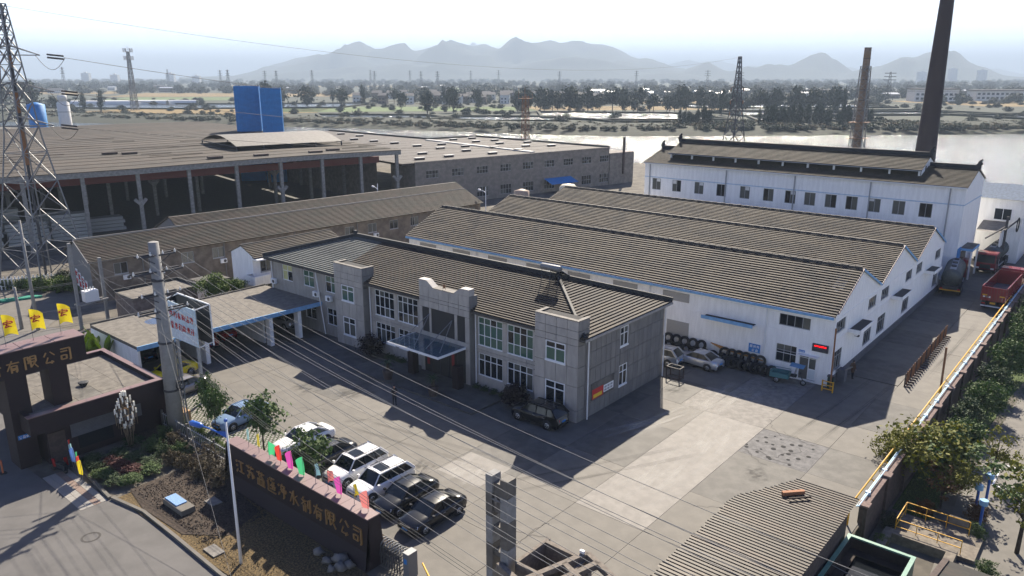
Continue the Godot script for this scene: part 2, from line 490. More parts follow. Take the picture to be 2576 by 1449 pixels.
func _ready() -> void:
	rng.seed = 20
	unit_cyl.top_radius = 1.0
	unit_cyl.bottom_radius = 1.0
	unit_cyl.height = 1.0
	unit_cyl.radial_segments = 10
	unit_cyl.rings = 1
	# camera
	var cam := Camera3D.new()
	cam.name = "camera"
	cam.fov = 41.36
	cam.near = 0.2
	cam.far = 40000.0
	add_child(cam)
	cam.position = Vector3(0, 26.4, 0)
	cam.rotation = Vector3(deg_to_rad(-15.47), deg_to_rad(40.1), 0)
	cam.current = true
	# sky and exposure
	var sky_mat := ProceduralSkyMaterial.new()
	sky_mat.sky_top_color = Color(0.08, 0.21, 0.45)
	sky_mat.sky_horizon_color = Color(1.33, 1.4, 1.45)
	sky_mat.sky_curve = 0.08
	sky_mat.ground_horizon_color = Color(0.6, 0.63, 0.64)
	sky_mat.ground_bottom_color = Color(0.2, 0.2, 0.18)
	sky_mat.sun_angle_max = 70.0
	sky_mat.sun_curve = 0.16
	var sky := Sky.new()
	sky.sky_material = sky_mat
	var env := Environment.new()
	env.background_mode = Environment.BG_SKY
	env.sky = sky
	env.background_energy_multiplier = 1.0
	env.tonemap_mode = Environment.TONE_MAPPER_LINEAR
	env.tonemap_exposure = 2.35
	env.sdfgi_enabled = true
	env.ssao_enabled = true
	env.ssil_enabled = true
	# haze of the autumn day: hills some seven kilometres off are nearly gone
	env.fog_enabled = true
	env.fog_density = 0.00022
	env.fog_light_color = Color(0.84, 0.92, 1.0)
	var we := WorldEnvironment.new()
	we.name = "environment"
	we.environment = env
	add_child(we)
	# sun: ahead and a little to the right, forty degrees up
	var sun := DirectionalLight3D.new()
	sun.name = "sun"
	sun.light_color = Color(1.0, 0.955, 0.885)
	sun.light_energy = 1.6
	sun.light_angular_distance = 0.53
	sun.shadow_enabled = true
	add_child(sun)
	sun.look_at_from_position(Vector3.ZERO, Vector3(0.58, -1.0, 1.035))
	make_materials()
	for c in [["flag_cyan", 0.35, 0.62, 0.62], ["flag_yellow", 0.75, 0.6, 0.02], ["flag_green", 0.07, 0.5, 0.2], ["flag_red", 0.75, 0.06, 0.04], ["flag_pink", 0.62, 0.08, 0.38], ["flag_salmon", 0.7, 0.22, 0.2], ["flag_blue", 0.1, 0.2, 0.5]]:
		var fm := mat(c[0], lin(c[1], c[2], c[3]), 0.7)
		fm.backlight_enabled = true
		fm.backlight = lin(c[1] * 0.8, c[2] * 0.8, c[3] * 0.8)
	make_crowns()
	build_land()
	build_hills()
	build_yard()
	build_office()
	build_carport()
	build_warehouses()
	build_white_hall()
	build_dormitory()
	build_white_house()
	build_shed()
	build_factory()
	build_gatehouse()
	build_sign_wall()
	build_chimneys()
	build_pylons()
	build_utility_poles()
	build_foreground()
	build_right_side()
	build_vehicles()
	build_small_things()
	build_people()
	build_greenery()
	build_far_shore()

# ---- setting ----

func cpts(a: Array) -> Array:
	var r := []
	for q in a:
		var p := C(q[0], q[1])
		r.append([p.x, -p.z])
	return r

func build_land() -> void:
	# the works' side of the river: the yard level, and the lower lot beyond the boundary wall
	var low := -2.0
	structure("ground", sheet([[-10.2, -150], [-10.2, 116], [9, 190], [-60, 222], [-190, 205], [-500, 150], [-900, 60], [-900, -150]], -0.03), M.base_ground)
	structure("ground", sheet([[-10.2, -150], [300, -150], [300, 60], [120, 175], [30, 196], [9, 190], [-10.2, 116]], low), M.base_ground)
	# river
	structure("river", sheet(cpts([[-2600, -1000], [-900, -330], [-100, -180], [700, -120], [2600, -150], [2600, -700], [400, -480], [-200, -520], [-1000, -760], [-2600, -1500]]), -2.6), M.water)
	# quay edge of the near bank
	var b := Build.new()
	var line := [[120, 175], [30, 196], [9, 190], [-60, 222], [-190, 205], [-500, 150], [-900, 60]]
	for i in line.size() - 1:
		var p: Array = line[i]
		var q: Array = line[i + 1]
		b.quad(V(p[0], 0, p[1]), V(q[0], 0, q[1]), V(q[0], -3.2, q[1] + 4), V(p[0], -3.2, p[1] + 4))
	structure("river_bank", b.done(), M.bank)
	# far shore: bank, levee, then the plain out to the hills
	var shore := [[-2600, -1480], [-1000, -740], [-560, -590], [-330, -520], [-155, -472], [-74, -448], [0, -410], [65, -390], [110, -394], [165, -399], [225, -403], [300, -412], [420, -430], [700, -470], [2600, -700]]
	b = Build.new()
	var n := FastNoiseLite.new()
	n.frequency = 0.03
	for i in shore.size() - 1:
		var parts := int(maxf(1, absf(shore[i + 1][0] - shore[i][0]) / 12.0))
		parts = mini(parts, 30)
		for k in parts:
			var prev := []
			for e in 2:
				var f := float(k + e) / parts
				var x: float = lerpf(shore[i][0], shore[i + 1][0], f)
				var z: float = lerpf(shore[i][1], shore[i + 1][1], f)
				var w := n.get_noise_1d(x) * 7.0
				prev.append([C(x, z - w, -2.75), C(x, z - 10 - w, -1.2), C(x, z - 24 - w * 0.5, 0.5 + n.get_noise_1d(x + 90) * 0.4), C(x, z - 40, 1.2), C(x, z - 52, 1.2), C(x, z - 62, -0.1)])
			for j in 5:
				b.quad(prev[0][j], prev[0][j + 1], prev[1][j + 1], prev[1][j])
	structure("river_bank", b.done(), M.bank)
	var plain := shore.map(func(q): return [q[0], q[1] - 60])
	plain.append_array([[16000, -3000], [16000, -17000], [-16000, -17000], [-16000, -3000]])
	structure("plain", sheet(cpts(plain), -0.12), M.far_land)
	# ponds and fields on the plain: each a sheet lying a little higher
	var ponds := [[[-470, -800], [-290, -780], [-140, -810], [-150, -690], [-290, -660], [-440, -690]], [[-700, -780], [-500, -800], [-480, -720], [-690, -700]],
		[[-140, -560], [-60, -552], [-38, -505], [-120, -496]], [[-40, -535], [30, -530], [32, -482], [-14, -476], [-52, -500]],
		[[20, -600], [118, -585], [140, -492], [50, -490], [20, -520]], [[52, -488], [140, -490], [139, -470], [60, -470]],
		[[152, -610], [330, -640], [360, -560], [160, -540]], [[160, -530], [235, -528], [232, -478], [150, -476]],
		[[250, -620], [330, -600], [328, -560], [260, -556]], [[310, -560], [520, -600], [520, -500], [330, -500]], [[150, -760], [330, -790], [340, -690], [160, -680]]]
	for q in ponds:
		structure("pond", sheet(cpts(q), 0.05), M.pond)
		var dike := Build.new()
		for i in q.size():
			var a: Array = q[i]
			var c: Array = q[(i + 1) % q.size()]
			dike.bar(C(a[0], a[1], 0.1), C(c[0], c[1], 0.1), 2.2)
		structure("dike", dike.done(), M.bank)
	for q in [["field_gold", [[-620, -1330], [-240, -1330], [-200, -1100], [-560, -1080]]], ["field_gold", [[-330, -700], [-160, -700], [-150, -600], [-210, -570], [-340, -590]]],
			["field_green", [[-230, -720], [10, -720], [20, -640], [-150, -610], [-205, -600]]], ["field_gold", [[10, -730], [180, -730], [180, -650], [20, -640]]],
			["field_brown", [[-560, -640], [-330, -640], [-270, -560], [-480, -560]]], ["field_gold", [[420, -900], [900, -940], [900, -760], [440, -720]]],
			["field_gold", [[80, -900], [230, -900], [230, -810], [80, -800]]], ["field_green", [[-520, -1060], [-300, -1060], [-280, -930], [-480, -900]]],
			["field_gold", [[-1300, -1500], [-700, -1500], [-640, -1250], [-1200, -1200]]], ["field_gold", [[300, -1250], [800, -1300], [800, -1150], [330, -1120]]], ["field_green", [[-300, -1900], [300, -1900], [300, -1500], [-250, -1500]]], ["field_gold", [[-900, -2500], [-200, -2500], [-200, -2100], [-800, -2100]]]]:
		structure("field", sheet(cpts(q[1]), -0.04), M[q[0]])

# A range of hills whose crest follows a skyline, with spurs running down towards the plain.
func hill_range(line: Array, dist: float, depth: float, sd: int) -> void:
	var n := FastNoiseLite.new()
	n.seed = sd
	n.frequency = 0.0011
	n.fractal_octaves = 5
	var cols := []
	var count := 90
	for i in count + 1:
		var f := float(i) / count * (line.size() - 1)
		var k := mini(int(f), line.size() - 2)
		var fr := f - k
		var u: float = lerpf(line[k][0], line[k + 1][0], fr)
		var v := cubic_interpolate(line[k][1], line[k + 1][1], line[maxi(k - 1, 0)][1], line[mini(k + 2, line.size() - 1)][1], fr)
		var x := (u - 2000.0) / 3092.0 * dist
		var top := maxf(4.0, 26.4 + (300.0 - v) / 3092.0 * dist)
		var col := []
		for j in 25:
			var g := j / 24.0
			var z := -dist + depth * (0.5 - g) * 1.6
			var shape := sin(clampf(g / 0.62, 0, 1) * PI / 2) if g < 0.62 else cos((g - 0.62) / 0.38 * PI / 2)
			shape = pow(maxf(shape, 0.0), 1.35)
			var wob := 1.0 + n.get_noise_2d(x, z) * 1.3 * (1.0 - smoothstep(0.35, 0.62, g) if g < 0.62 else 0.3)
			col.append(C(x * (z / -dist), z, top * shape * wob - 1.0))
		cols.append(col)
	var b := Build.new(true)
	for i in count:
		for j in 24:
			b.quad(cols[i][j], cols[i][j + 1], cols[i + 1][j + 1], cols[i + 1][j])
	structure("hills", b.done(), M.hill)

func build_hills() -> void:
	hill_range([[880, 300], [960, 288], [1060, 260], [1170, 232], [1230, 222], [1290, 237], [1350, 212], [1415, 203], [1460, 214], [1570, 188], [1640, 194], [1735, 172], [1840, 185], [1900, 178], [1950, 188], [2017, 172], [2050, 174], [2180, 171], [2262, 167], [2320, 180], [2370, 184], [2450, 219], [2550, 238], [2620, 262], [2690, 275], [2760, 290], [2840, 300]], 6400.0, 2200.0, 3)
	hill_range([[2560, 300], [2680, 270], [2763, 254], [2850, 282], [2920, 268], [3020, 262], [3090, 257], [3190, 232], [3250, 246], [3330, 284], [3380, 300]], 5600.0, 1500.0, 5)
	hill_range([[3200, 300], [3330, 282], [3430, 262], [3520, 232], [3560, 235], [3625, 210], [3700, 228], [3750, 240], [3850, 275], [3920, 296], [4050, 300]], 5200.0, 1500.0, 9)
	hill_range([[1780, 250], [1830, 200], [1846, 176], [1870, 196], [1930, 250], [2400, 260], [2630, 262], [2750, 250], [2830, 250], [2950, 265], [3400, 270], [3800, 268], [4000, 292], [4300, 300]], 10500.0, 2500.0, 11)
	hill_range([[700, 300], [1200, 285], [1500, 262], [1700, 250], [2000, 262], [2300, 245], [2600, 270], [2800, 300]], 5200.0, 900.0, 13)

func slab_of(parent: Node3D, s0: float, s1: float, t0: float, t1: float, m: Material, y := 0.0) -> void:
	bx(parent, "slab", s0 + 0.012, s1 - 0.012, y - 0.2, y + rng.randf_range(-0.006, 0.006), t0 + 0.012, t1 - 0.012, m)

func build_yard() -> void:
	var y := Node3D.new()
	y.name = "yard_pavement"
	add_child(y)
	y.set_meta("kind", "structure")
	var kinds := [M.concrete, M.concrete_b, M.concrete_c, M.concrete]
	# slab grid, five metres wide; the pale ones were poured later
	var ss := [-70.0, -65.0, -60.0, -55.0, -50.0, -45.0, -40.0, -35.0, -30.0, -25.0, -20.0, -15.0, -10.3]
	var ts := [23.6, 29.9, 36.0, 42.0, 49.4, 54.2, 59.2, 65.9]
	for i in ss.size() - 1:
		for j in ts.size() - 1:
			var sa: float = ss[i]
			var sb: float = ss[i + 1]
			if sb <= -50 and j == 0:
				continue
			if sa < -74.5 or (sb <= -30 and sb > -75 and j >= 4 and sb <= -31):
				if j <= 5:
					continue
			var m: Material = kinds[(i * 7 + j * 3 + i * j) % 4]
			if sa == -25.0 and j >= 2 and j <= 4:
				continue
			if sa == -20.0 and j == 4:
				m = M.concrete_patch
			if sa == -25.0 and j >= 5:
				m = M.concrete_pale
			if sa == -30.0 and j == 5:
				slab_of(y, sa, -27.2, ts[j], ts[j + 1], M.concrete_b)
				slab_of(y, -27.2, sb, ts[j], ts[j + 1], M.concrete_pale)
				continue
			slab_of(y, sa, sb, ts[j], ts[j + 1], m)
	slab_of(y, -25.0, -20.0, 36.0, 54.2, M.concrete_new)
	bx(y, "slab", -34.8, -31.0, -0.19, 0.006, 33.3, 36.7, M.concrete_new)
	# the lane beside the warehouses
	var lane := [59.2, 65.9, 70.0, 76.0, 82.0, 87.0, 92.0, 98.0, 104.0, 110.0, 118.0, 128.0, 140.0, 160.0]
	for j in range(1, lane.size() - 1):
		slab_of(y, -14.3, -10.3, lane[j], lane[j + 1], [M.concrete_c, M.concrete][j % 2])
		slab_of(y, -19.0, -14.3, lane[j], lane[j + 1], [M.concrete_b, M.concrete][j % 2], 0.04 if j > 1 and j < 8 else 0.0)
	# what traffic left: pale dust smears, dark tyre tracks and oil
	var im := Image.create(128, 128, false, Image.FORMAT_RGBA8)
	var sn := FastNoiseLite.new()
	sn.seed = 77
	sn.frequency = 0.045
	sn.fractal_octaves = 5
	for py in 128:
		for px in 128:
			var e := minf(minf(px, 127 - px), minf(py, 127 - py)) / 40.0
			var al := clampf((sn.get_noise_2d(px * 0.9, py * 0.35) + 0.25) * 1.6, 0, 1) * clampf(e, 0, 1)
			im.set_pixel(px, py, Color(1, 1, 1, al * 0.42))
	var smear := ImageTexture.create_from_image(im)
	for c in [["dust", 0.5, 0.48, 0.43], ["track", 0.06, 0.056, 0.05], ["oil", 0.03, 0.028, 0.027]]:
		var sm := mat("smear_" + c[0], lin(c[1], c[2], c[3]), 0.85)
		sm.albedo_texture = smear
		sm.transparency = BaseMaterial3D.TRANSPARENCY_ALPHA
	var marks := [["dust", -24.8, 57.0, 4.6, 10.0, 0.1], ["dust", -22.0, 50.0, 4.5, 9.0, -0.1], ["dust", -22.5, 43.0, 4.5, 10.0, 0.05], ["dust", -27.0, 50.0, 3.0, 12.0, 0.3], ["dust", -33.0, 34.5, 5.0, 5.0, 0.2],
		["track", -17.2, 62.0, 0.5, 22.0, 0.08], ["track", -15.4, 62.0, 0.5, 22.0, 0.08], ["track", -27.4, 40.0, 0.5, 18.0, 0.5], ["track", -25.8, 40.0, 0.5, 18.0, 0.5], ["track", -40.0, 36.0, 0.45, 16.0, 1.4], ["track", -40.0, 34.4, 0.45, 16.0, 1.4], ["track", -16.6, 84.0, 0.6, 26.0, 0.0], ["track", -18.0, 84.0, 0.6, 26.0, 0.0], ["track", -12.6, 84.0, 0.6, 24.0, 0.02],
		["oil", -36.0, 33.0, 2.0, 1.6, 0.0], ["oil", -31.0, 29.5, 1.4, 2.4, 0.2], ["oil", -46.5, 31.5, 2.4, 2.0, 0.6], ["oil", -54.0, 36.0, 3.4, 2.2, 0.3], ["oil", -17.6, 47.0, 2.4, 1.6, 0.9], ["oil", -29.0, 56.5, 1.6, 2.6, 0.4], ["oil", -50.0, 38.0, 3.0, 4.0, 0.2], ["oil", -22.8, 62.8, 2.5, 1.4, 0.1]]
	for q in marks:
		var mk := Build.new()
		var ca: float = cos(q[5])
		var sa2: float = sin(q[5])
		var corner := func(a: float, b: float) -> Vector3: return V(q[1] + a * q[3] / 2 * ca + b * q[4] / 2 * sa2, 0.014 + 0.0004 * marks.find(q), q[2] - a * q[3] / 2 * sa2 + b * q[4] / 2 * ca)
		mk.quad(corner.call(-1, -1), corner.call(1, -1), corner.call(1, 1), corner.call(-1, 1))
		mi(y, {"dust": "dust_smear", "track": "tyre_track", "oil": "oil_stain"}[q[0]], mk.done(), M["smear_" + q[0]])
	# cracks across the old slabs: fine gaps, filled with dark grit
	var cr := Build.new()
	var starts := [[-19.8, 50.0], [-17.5, 50.2], [-18.5, 53.8], [-16.0, 53.9], [-16.2, 50.0], [-26.8, 31.0], [-30.0, 33.5], [-38.0, 37.5], [-46.0, 34.0], [-51.0, 33.0], [-15.5, 44.5], [-19.0, 40.5], [-42.0, 33.0], [-24.8, 33.0], [-33.0, 31.5]]
	for q in starts:
		var p := Vector2(q[0], q[1])
		var d := Vector2.RIGHT.rotated(rng.randf() * TAU)
		for k in 9:
			var e := p + d.rotated(rng.randf_range(-0.8, 0.8)) * rng.randf_range(0.2, 0.5)
			var w := (e - p).orthogonal().normalized() * 0.018
			cr.quad(V(p.x - w.x, 0.009, p.y - w.y), V(e.x - w.x, 0.009, e.y - w.y), V(e.x + w.x, 0.009, e.y + w.y), V(p.x + w.x, 0.009, p.y + w.y))
			p = e
	mi(y, "crack", cr.done(), M.crack)
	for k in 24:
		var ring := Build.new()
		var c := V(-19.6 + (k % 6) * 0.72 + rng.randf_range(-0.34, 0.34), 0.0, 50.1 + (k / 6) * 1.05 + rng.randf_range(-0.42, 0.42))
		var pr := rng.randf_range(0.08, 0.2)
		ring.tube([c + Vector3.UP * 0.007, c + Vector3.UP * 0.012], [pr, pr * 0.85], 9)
		mi(y, "painted_pothole", ring.done(), mat("hole_shade", lin(0.02, 0.019, 0.018), 0.95))  # flat discs; the shade inside each hole is painted as near-black
	# forecourt outside the gate: road, sidewalk, verge
	structure("road", sheet([[-120, 9.0], [-120, -60], [20, -60], [20, 18.3], [-35.6, 17.4], [-47.6, 18.1], [-48.4, 16.6], [-50.2, 15.2], [-58, 14.9], [-58, 22], [-66, 30], [-75, 34], [-90, 28]], 0.0), M.road)
	var walk := Node3D.new()
	walk.name = "sidewalk"
	add_child(walk)
	walk.set_meta("kind", "structure")
	for i in 14:
		for j in 4:
			bx(walk, "paving_slab", -54.6 + i * 0.45, -54.16 + i * 0.45, -0.05, 0.012 + rng.randf_range(0, 0.006), 15.1 + j * 0.42, 15.5 + j * 0.42, M.paver if j != 2 else M.paver_red)
	structure("planting_soil", sheet([[-48.0, 17.2], [-35.4, 17.6], [-20, 18.6], [-20, 22.0], [-30, 22.6], [-46, 23.2], [-48.2, 22.0]], 0.06), M.dry_grass)
	structure("planting_soil", sheet([[-48.4, 18.2], [-45.5, 17.7], [-40.8, 17.9], [-38.6, 19.6], [-39.5, 22.3], [-46, 23.0], [-56, 24.6], [-57.2, 22.4], [-48.4, 21.6]], 0.09), M.earth)
	# kerbs round the beds
	for q in [[-48.2, 17.0, -45, 17.55], [-45, 17.55, -41, 17.5], [-41, 17.5, -35.4, 17.35], [-35.4, 17.35, -28, 18.0], [-48.3, 16.9, -53.7, 17.3], [-53.7, 17.3, -55.2, 21.2]]:
		var k := bar(self, "kerb", V(q[0], 0.08, q[1]), V(q[2], 0.08, q[3]), 0.2, M.concrete_c, 0.2)
		k.set_meta("kind", "structure")
	# turf stone paving of the parking bays beside the gate
	var turf := Node3D.new()
	turf.name = "parking_bay_pavement"
	add_child(turf)
	turf.set_meta("kind", "structure")
	bx(turf, "turf_base", -62, -42.6, -0.1, 0.004, 24.8, 29.6, M.turf)
	var blocks := Build.new()
	for i in 96:
		for j in 23:
			if (i + j) % 2 == 0:
				blocks.box(-61.9 + i * 0.2, -61.9 + i * 0.2 + 0.24, 0.0, 0.03, 24.85 + j * 0.2, 24.85 + j * 0.2 + 0.16)
	mi(turf, "grass_paver", blocks.done(), M.paver).set_meta("kind", "stuff")
	# raised entrance apron in front of the office doors
	var apron := bx(self, "entrance_apron", -53.6, -39.1, 0.0, 0.14, 41.3, 46.0, M.concrete_b)
	apron.set_meta("kind", "structure")

# Stone panels hung on a wall: o is the lower left corner as seen, u points right; openings are left out.
func clad(parent: Node3D, o: Vector3, u: Vector3, w: float, cols: int, rows: Array, holes: Array, mats: Array, gap := 0.036, thick := 0.07) -> void:
	var n := u.cross(Vector3.UP)
	var cw := w / cols
	for j in rows.size() - 1:
		for i in cols:
			var rects := [[i * cw, (i + 1) * cw, rows[j], rows[j + 1]]]
			for h in holes:
				var next := []
				for r in rects:
					if h[0] >= r[1] or h[1] <= r[0] or h[2] >= r[3] or h[3] <= r[2]:
						next.append(r)
						continue
					if h[0] > r[0]: next.append([r[0], h[0], r[2], r[3]])
					if h[1] < r[1]: next.append([h[1], r[1], r[2], r[3]])
					var a := maxf(h[0], r[0])
					var b := minf(h[1], r[1])
					if h[2] > r[2]: next.append([a, b, r[2], h[2]])
					if h[3] < r[3]: next.append([a, b, h[3], r[3]])
				rects = next
			for r in rects:
				if r[1] - r[0] < 0.06 or r[3] - r[2] < 0.06:
					continue
				var c: Vector3 = o + u * (r[0] + r[1]) / 2 + Vector3.UP * ((r[2] + r[3]) / 2 - o.y) + n * thick / 2
				mi(parent, "stone_panel", unit_box, mats[rng.randi() % mats.size()], Transform3D(Basis(u * (r[1] - r[0] - gap), Vector3.UP * (r[3] - r[2] - gap), n * thick), c))

func drainpipe(parent: Node3D, top: Vector3, bottom: Vector3, m: Material, r := 0.06) -> void:
	rod(parent, "drainpipe", top, bottom, r, m)

func build_office() -> void:
	var o := thing("office_building", "two storey grey office building with brown hipped tile roof and glass entrance canopy", "building", V(-53, 0, 46.2))
	var R := Vector3.RIGHT
	var F := Vector3.BACK
	# core behind the cladding
	bx(o, "core", -74.4, -31.75, 0, 6.95, 46.42, 58.8, M.joint)
	# plain rendered bay at the left end
	var lw := [[2.3, 4.2, 4.75, 6.5], [6.2, 8.1, 4.75, 6.5], [10.05, 11.9, 4.75, 6.5], [6.2, 8.1, 1.2, 3.0], [10.05, 11.9, 1.2, 3.0]]
	wall_face(o, "wall", V(-74.5, 0, 46.25), V(-61.6, 0, 46.25), 0, 6.95, lw, M.office_wall, 0.14)
	for i in lw.size():
		var q: Array = lw[i]
		window(o, V(-74.5 + (q[0] + q[1]) / 2, q[2], 46.35), R, F, q[1] - q[0], q[3] - q[2], [0.5], [0.62], M.frame_white, M.glass_lit if i == 0 else (M.glass_green if i < 3 else M.glass_dark))
	# left end, back and the sides
	wall_face(o, "wall", V(-74.5, 0, 58.9), V(-74.5, 0, 46.25), 0, 6.95, [], M.office_wall)
	wall_face(o, "wall", V(-31.7, 0, 58.9), V(-74.5, 0, 58.9), 0, 6.95, [], M.office_wall)
	# recessed bays between the pilasters
	var mats := [M.office_panel, M.office_panel, M.office_panel_b]
	var bays := [[-57.5, -49.3], [-43.3, -35.9]]
	for q in bays:
		var holes := []
		var x0: float = q[0] + (0.9 if q[0] < -50 else 0.45)
		for k in 2:
			holes.append([x0 - q[0] + k * 3.32, x0 - q[0] + k * 3.32 + 2.8, 3.82, 6.42])
			holes.append([x0 - q[0] + k * 3.32, x0 - q[0] + k * 3.32 + 2.8, 1.05, 3.1])
		clad(o, V(q[0], 0, 46.35), R, q[1] - q[0], 5, [0.0, 1.05, 3.1, 3.45, 3.82, 6.42, 6.95], holes, mats)
		for h in holes:
			var up: bool = h[2] > 3
			window(o, V(q[0] + (h[0] + h[1]) / 2, h[2], 46.38), R, F, 2.8, h[3] - h[2], [0.25, 0.5, 0.75], [0.36, 0.77] if up else [0.7], M.frame_white, M.glass_dark if q[0] < -50 or not up else M.glass_green, 0.062)
		bx(o, "eave_fascia", q[0], q[1], 6.8, 7.08, 45.95, 46.3, M.office_panel)
	# pilasters
	var rows := [0.0, 1.0, 3.0, 4.6, 6.4, 6.95, 7.6, 8.4]
	for q in [[-61.9, -57.45], [-35.95, -31.7]]:
		bx(o, "pilaster_core", q[0] + 0.06, q[1] - 0.06, 0, 8.34, 45.6, 47.0, M.joint)
		var w: float = q[1] - q[0]
		var wins := [[1.1, 3.05, 4.68, 6.32], [1.1, 3.05, 1.07, 3.0]]
		clad(o, V(q[0], 0, 45.6), R, w, 4, rows, wins, mats)
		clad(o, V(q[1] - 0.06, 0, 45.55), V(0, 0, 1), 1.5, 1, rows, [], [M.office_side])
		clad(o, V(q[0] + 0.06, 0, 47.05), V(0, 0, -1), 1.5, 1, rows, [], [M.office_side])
		for h in wins:
			window(o, V(q[0] + 2.07, h[2], 45.57), R, F, 1.95, h[3] - h[2], [0.5], [0.68], M.frame_white, M.glass_green if h[2] > 3 else M.glass_dark, 0.085)
		bx(o, "coping", q[0] - 0.03, q[1] + 0.03, 8.4, 8.47, 45.48, 45.85, M.concrete_pale)
		bx(o, "coping", q[1] - 0.3, q[1] + 0.03, 8.4, 8.46, 45.85, 47.1, M.concrete_pale)
		bx(o, "coping", q[0] - 0.03, q[0] + 0.3, 8.4, 8.46, 45.85, 47.1, M.concrete_pale)
	# entrance portal with its stepped parapet
	var pr := [[-49.4, -48.3, 8.85], [-44.3, -43.2, 8.85]]
	bx(o, "portal_core", -49.35, -43.25, 0, 8.2, 45.62, 46.6, M.joint)
	var glass := [[0.35, 1.2, 4.0, 6.32], [1.5, 4.4, 4.0, 6.32], [4.75, 5.7, 4.0, 6.32], [0.5, 5.7, 0.0, 3.3]]
	clad(o, V(-49.4, 0, 45.62), R, 6.2, 5, [0.0, 3.3, 4.0, 6.32, 6.95, 7.3, 8.25], glass, mats)
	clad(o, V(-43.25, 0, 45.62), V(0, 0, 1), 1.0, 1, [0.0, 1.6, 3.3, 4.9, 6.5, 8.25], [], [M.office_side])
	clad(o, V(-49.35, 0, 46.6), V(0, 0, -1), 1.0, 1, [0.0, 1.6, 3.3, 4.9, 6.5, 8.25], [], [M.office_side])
	for g in glass.slice(0, 3):
		var p := Build.new()
		p.quad(V(-49.4 + g[0], g[2], 45.63), V(-49.4 + g[0], g[3], 45.63), V(-49.4 + g[1], g[3], 45.63), V(-49.4 + g[1], g[2], 45.63))
		mi(o, "window", p.done(), mat("glass_teal", lin(0.05, 0.13, 0.115), 0.08))
	for e in 2:
		var sgn := 1.0 if e == 0 else -1.0
		var x: float = -49.4 if e == 0 else -43.2
		var shape := Build.new()
		for t in [45.55, 46.25]:
			shape.quad(V(x, 8.25, t), V(x, 8.85, t), V(x + sgn * 1.0, 8.85, t), V(x + sgn * 1.85, 8.25, t))
		shape.quad(V(x, 8.85, 45.55), V(x + sgn, 8.85, 45.55), V(x + sgn, 8.85, 46.25), V(x, 8.85, 46.25))
		shape.quad(V(x + sgn, 8.85, 45.55), V(x + sgn * 1.85, 8.25, 45.55), V(x + sgn * 1.85, 8.25, 46.25), V(x + sgn, 8.85, 46.25))
		shape.quad(V(x, 8.25, 45.55), V(x, 8.85, 45.55), V(x, 8.85, 46.25), V(x, 8.25, 46.25))
		mi(o, "parapet_shoulder", shape.done(), M.office_panel)
	bx(o, "coping", -47.6, -45.0, 8.25, 8.29, 45.5, 46.3, M.concrete_pale)
	var star := Build.new()
	for i in 10:
		var a := PI / 2 + TAU * i / 10
		var b := PI / 2 + TAU * (i + 1) / 10
		var ra := 0.36 if i % 2 == 0 else 0.15
		var rb := 0.36 if i % 2 == 1 else 0.15
		var c := V(-46.3, 8.62, 45.7)
		var pa := c + Vector3(cos(a) * ra, sin(a) * ra, 0)
		var pb := c + Vector3(cos(b) * rb, sin(b) * rb, 0)
		star.tri(c + Vector3(0, 0, 0.06), pa, pb)
		star.tri(c - Vector3(0, 0, 0.06), pb, pa)
	mi(o, "star_ornament", star.done(), M.steel_rust)
	# doors deep under the canopy, red couplets beside them
	bx(o, "lobby", -48.8, -43.8, 0.14, 3.25, 45.64, 45.66, M.glass_dark)
	for x in [-48.0, -46.9, -45.8, -44.7]:
		bar(o, "door_frame", V(x, 0.14, 45.6), V(x, 3.2, 45.6), 0.07, M.steel_dark)
	for x in [-48.35, -45.2]:
		bx(o, "red_couplet", x - 0.16, x + 0.16, 0.9, 2.6, 45.5, 45.52, mat("couplet_red", lin(0.22, 0.015, 0.015), 0.8))
	for x in [-49.3, -43.6]:
		bx(o, "entrance_pier", x - 0.35, x + 0.35, 0.14, 2.2, 44.1, 44.8, M.wine)
	# glass canopy hung on rods
	var cy := 3.62
	var cn := bx(o, "canopy", -50.0, -43.6, cy - 0.02, cy + 0.01, 42.1, 45.5, M.canopy_glass)
	for q in [[-50.0, 42.1, -43.6, 42.1], [-43.6, 42.1, -43.6, 45.5], [-50.0, 42.1, -50.0, 45.5]]:
		bar(cn, "canopy_edge", V(q[0], cy - 0.08, q[1]), V(q[2], cy - 0.08, q[3]), 0.06, M.frame_white, 0.2)
	for k in 5:
		bar(cn, "canopy_beam", V(-49.4 + k * 1.3, cy - 0.12, 42.15), V(-49.4 + k * 1.3, cy - 0.12, 45.5), 0.09, M.steel, 0.16)
	for q in [[-48.1, -49.3], [-48.1, -47.4], [-45.2, -46.0], [-45.2, -44.3]]:
		rod(cn, "hanger_rod", V(q[0], 5.75, 45.5), V(q[1], cy, 43.0), 0.035, M.steel)
	# side wall with its panels, windows and notice board
	var sh := [[5.0, 6.25, 4.72, 6.42], [5.0, 6.25, 1.2, 3.05]]
	bx(o, "side_core", -31.8, -31.72, 0, 6.95, 46.5, 58.85, M.joint)
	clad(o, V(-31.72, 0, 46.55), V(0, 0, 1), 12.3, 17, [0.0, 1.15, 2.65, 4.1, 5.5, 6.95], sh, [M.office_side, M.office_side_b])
	for h in sh:
		window(o, V(-31.71, h[2], 46.55 + 5.62), V(0, 0, -1), Vector3.RIGHT, 1.25, h[3] - h[2], [0.5], [0.66], M.frame_white, M.glass_dark, 0.07)
	var nb := bx(o, "notice_board", -31.66, -31.6, 1.3, 2.75, 47.4, 50.7, M.flat_roof_b)
	bx(nb, "red_poster", -31.6, -31.585, 1.36, 2.2, 47.5, 49.1, M.red_sign)
	bx(nb, "yellow_print", -31.585, -31.575, 1.45, 1.75, 47.65, 48.9, mat("poster_yellow", lin(0.75, 0.5, 0.03), 0.5))
	bx(nb, "paper_sheet", -31.6, -31.585, 1.5, 2.12, 49.15, 50.6, M.frame_white)
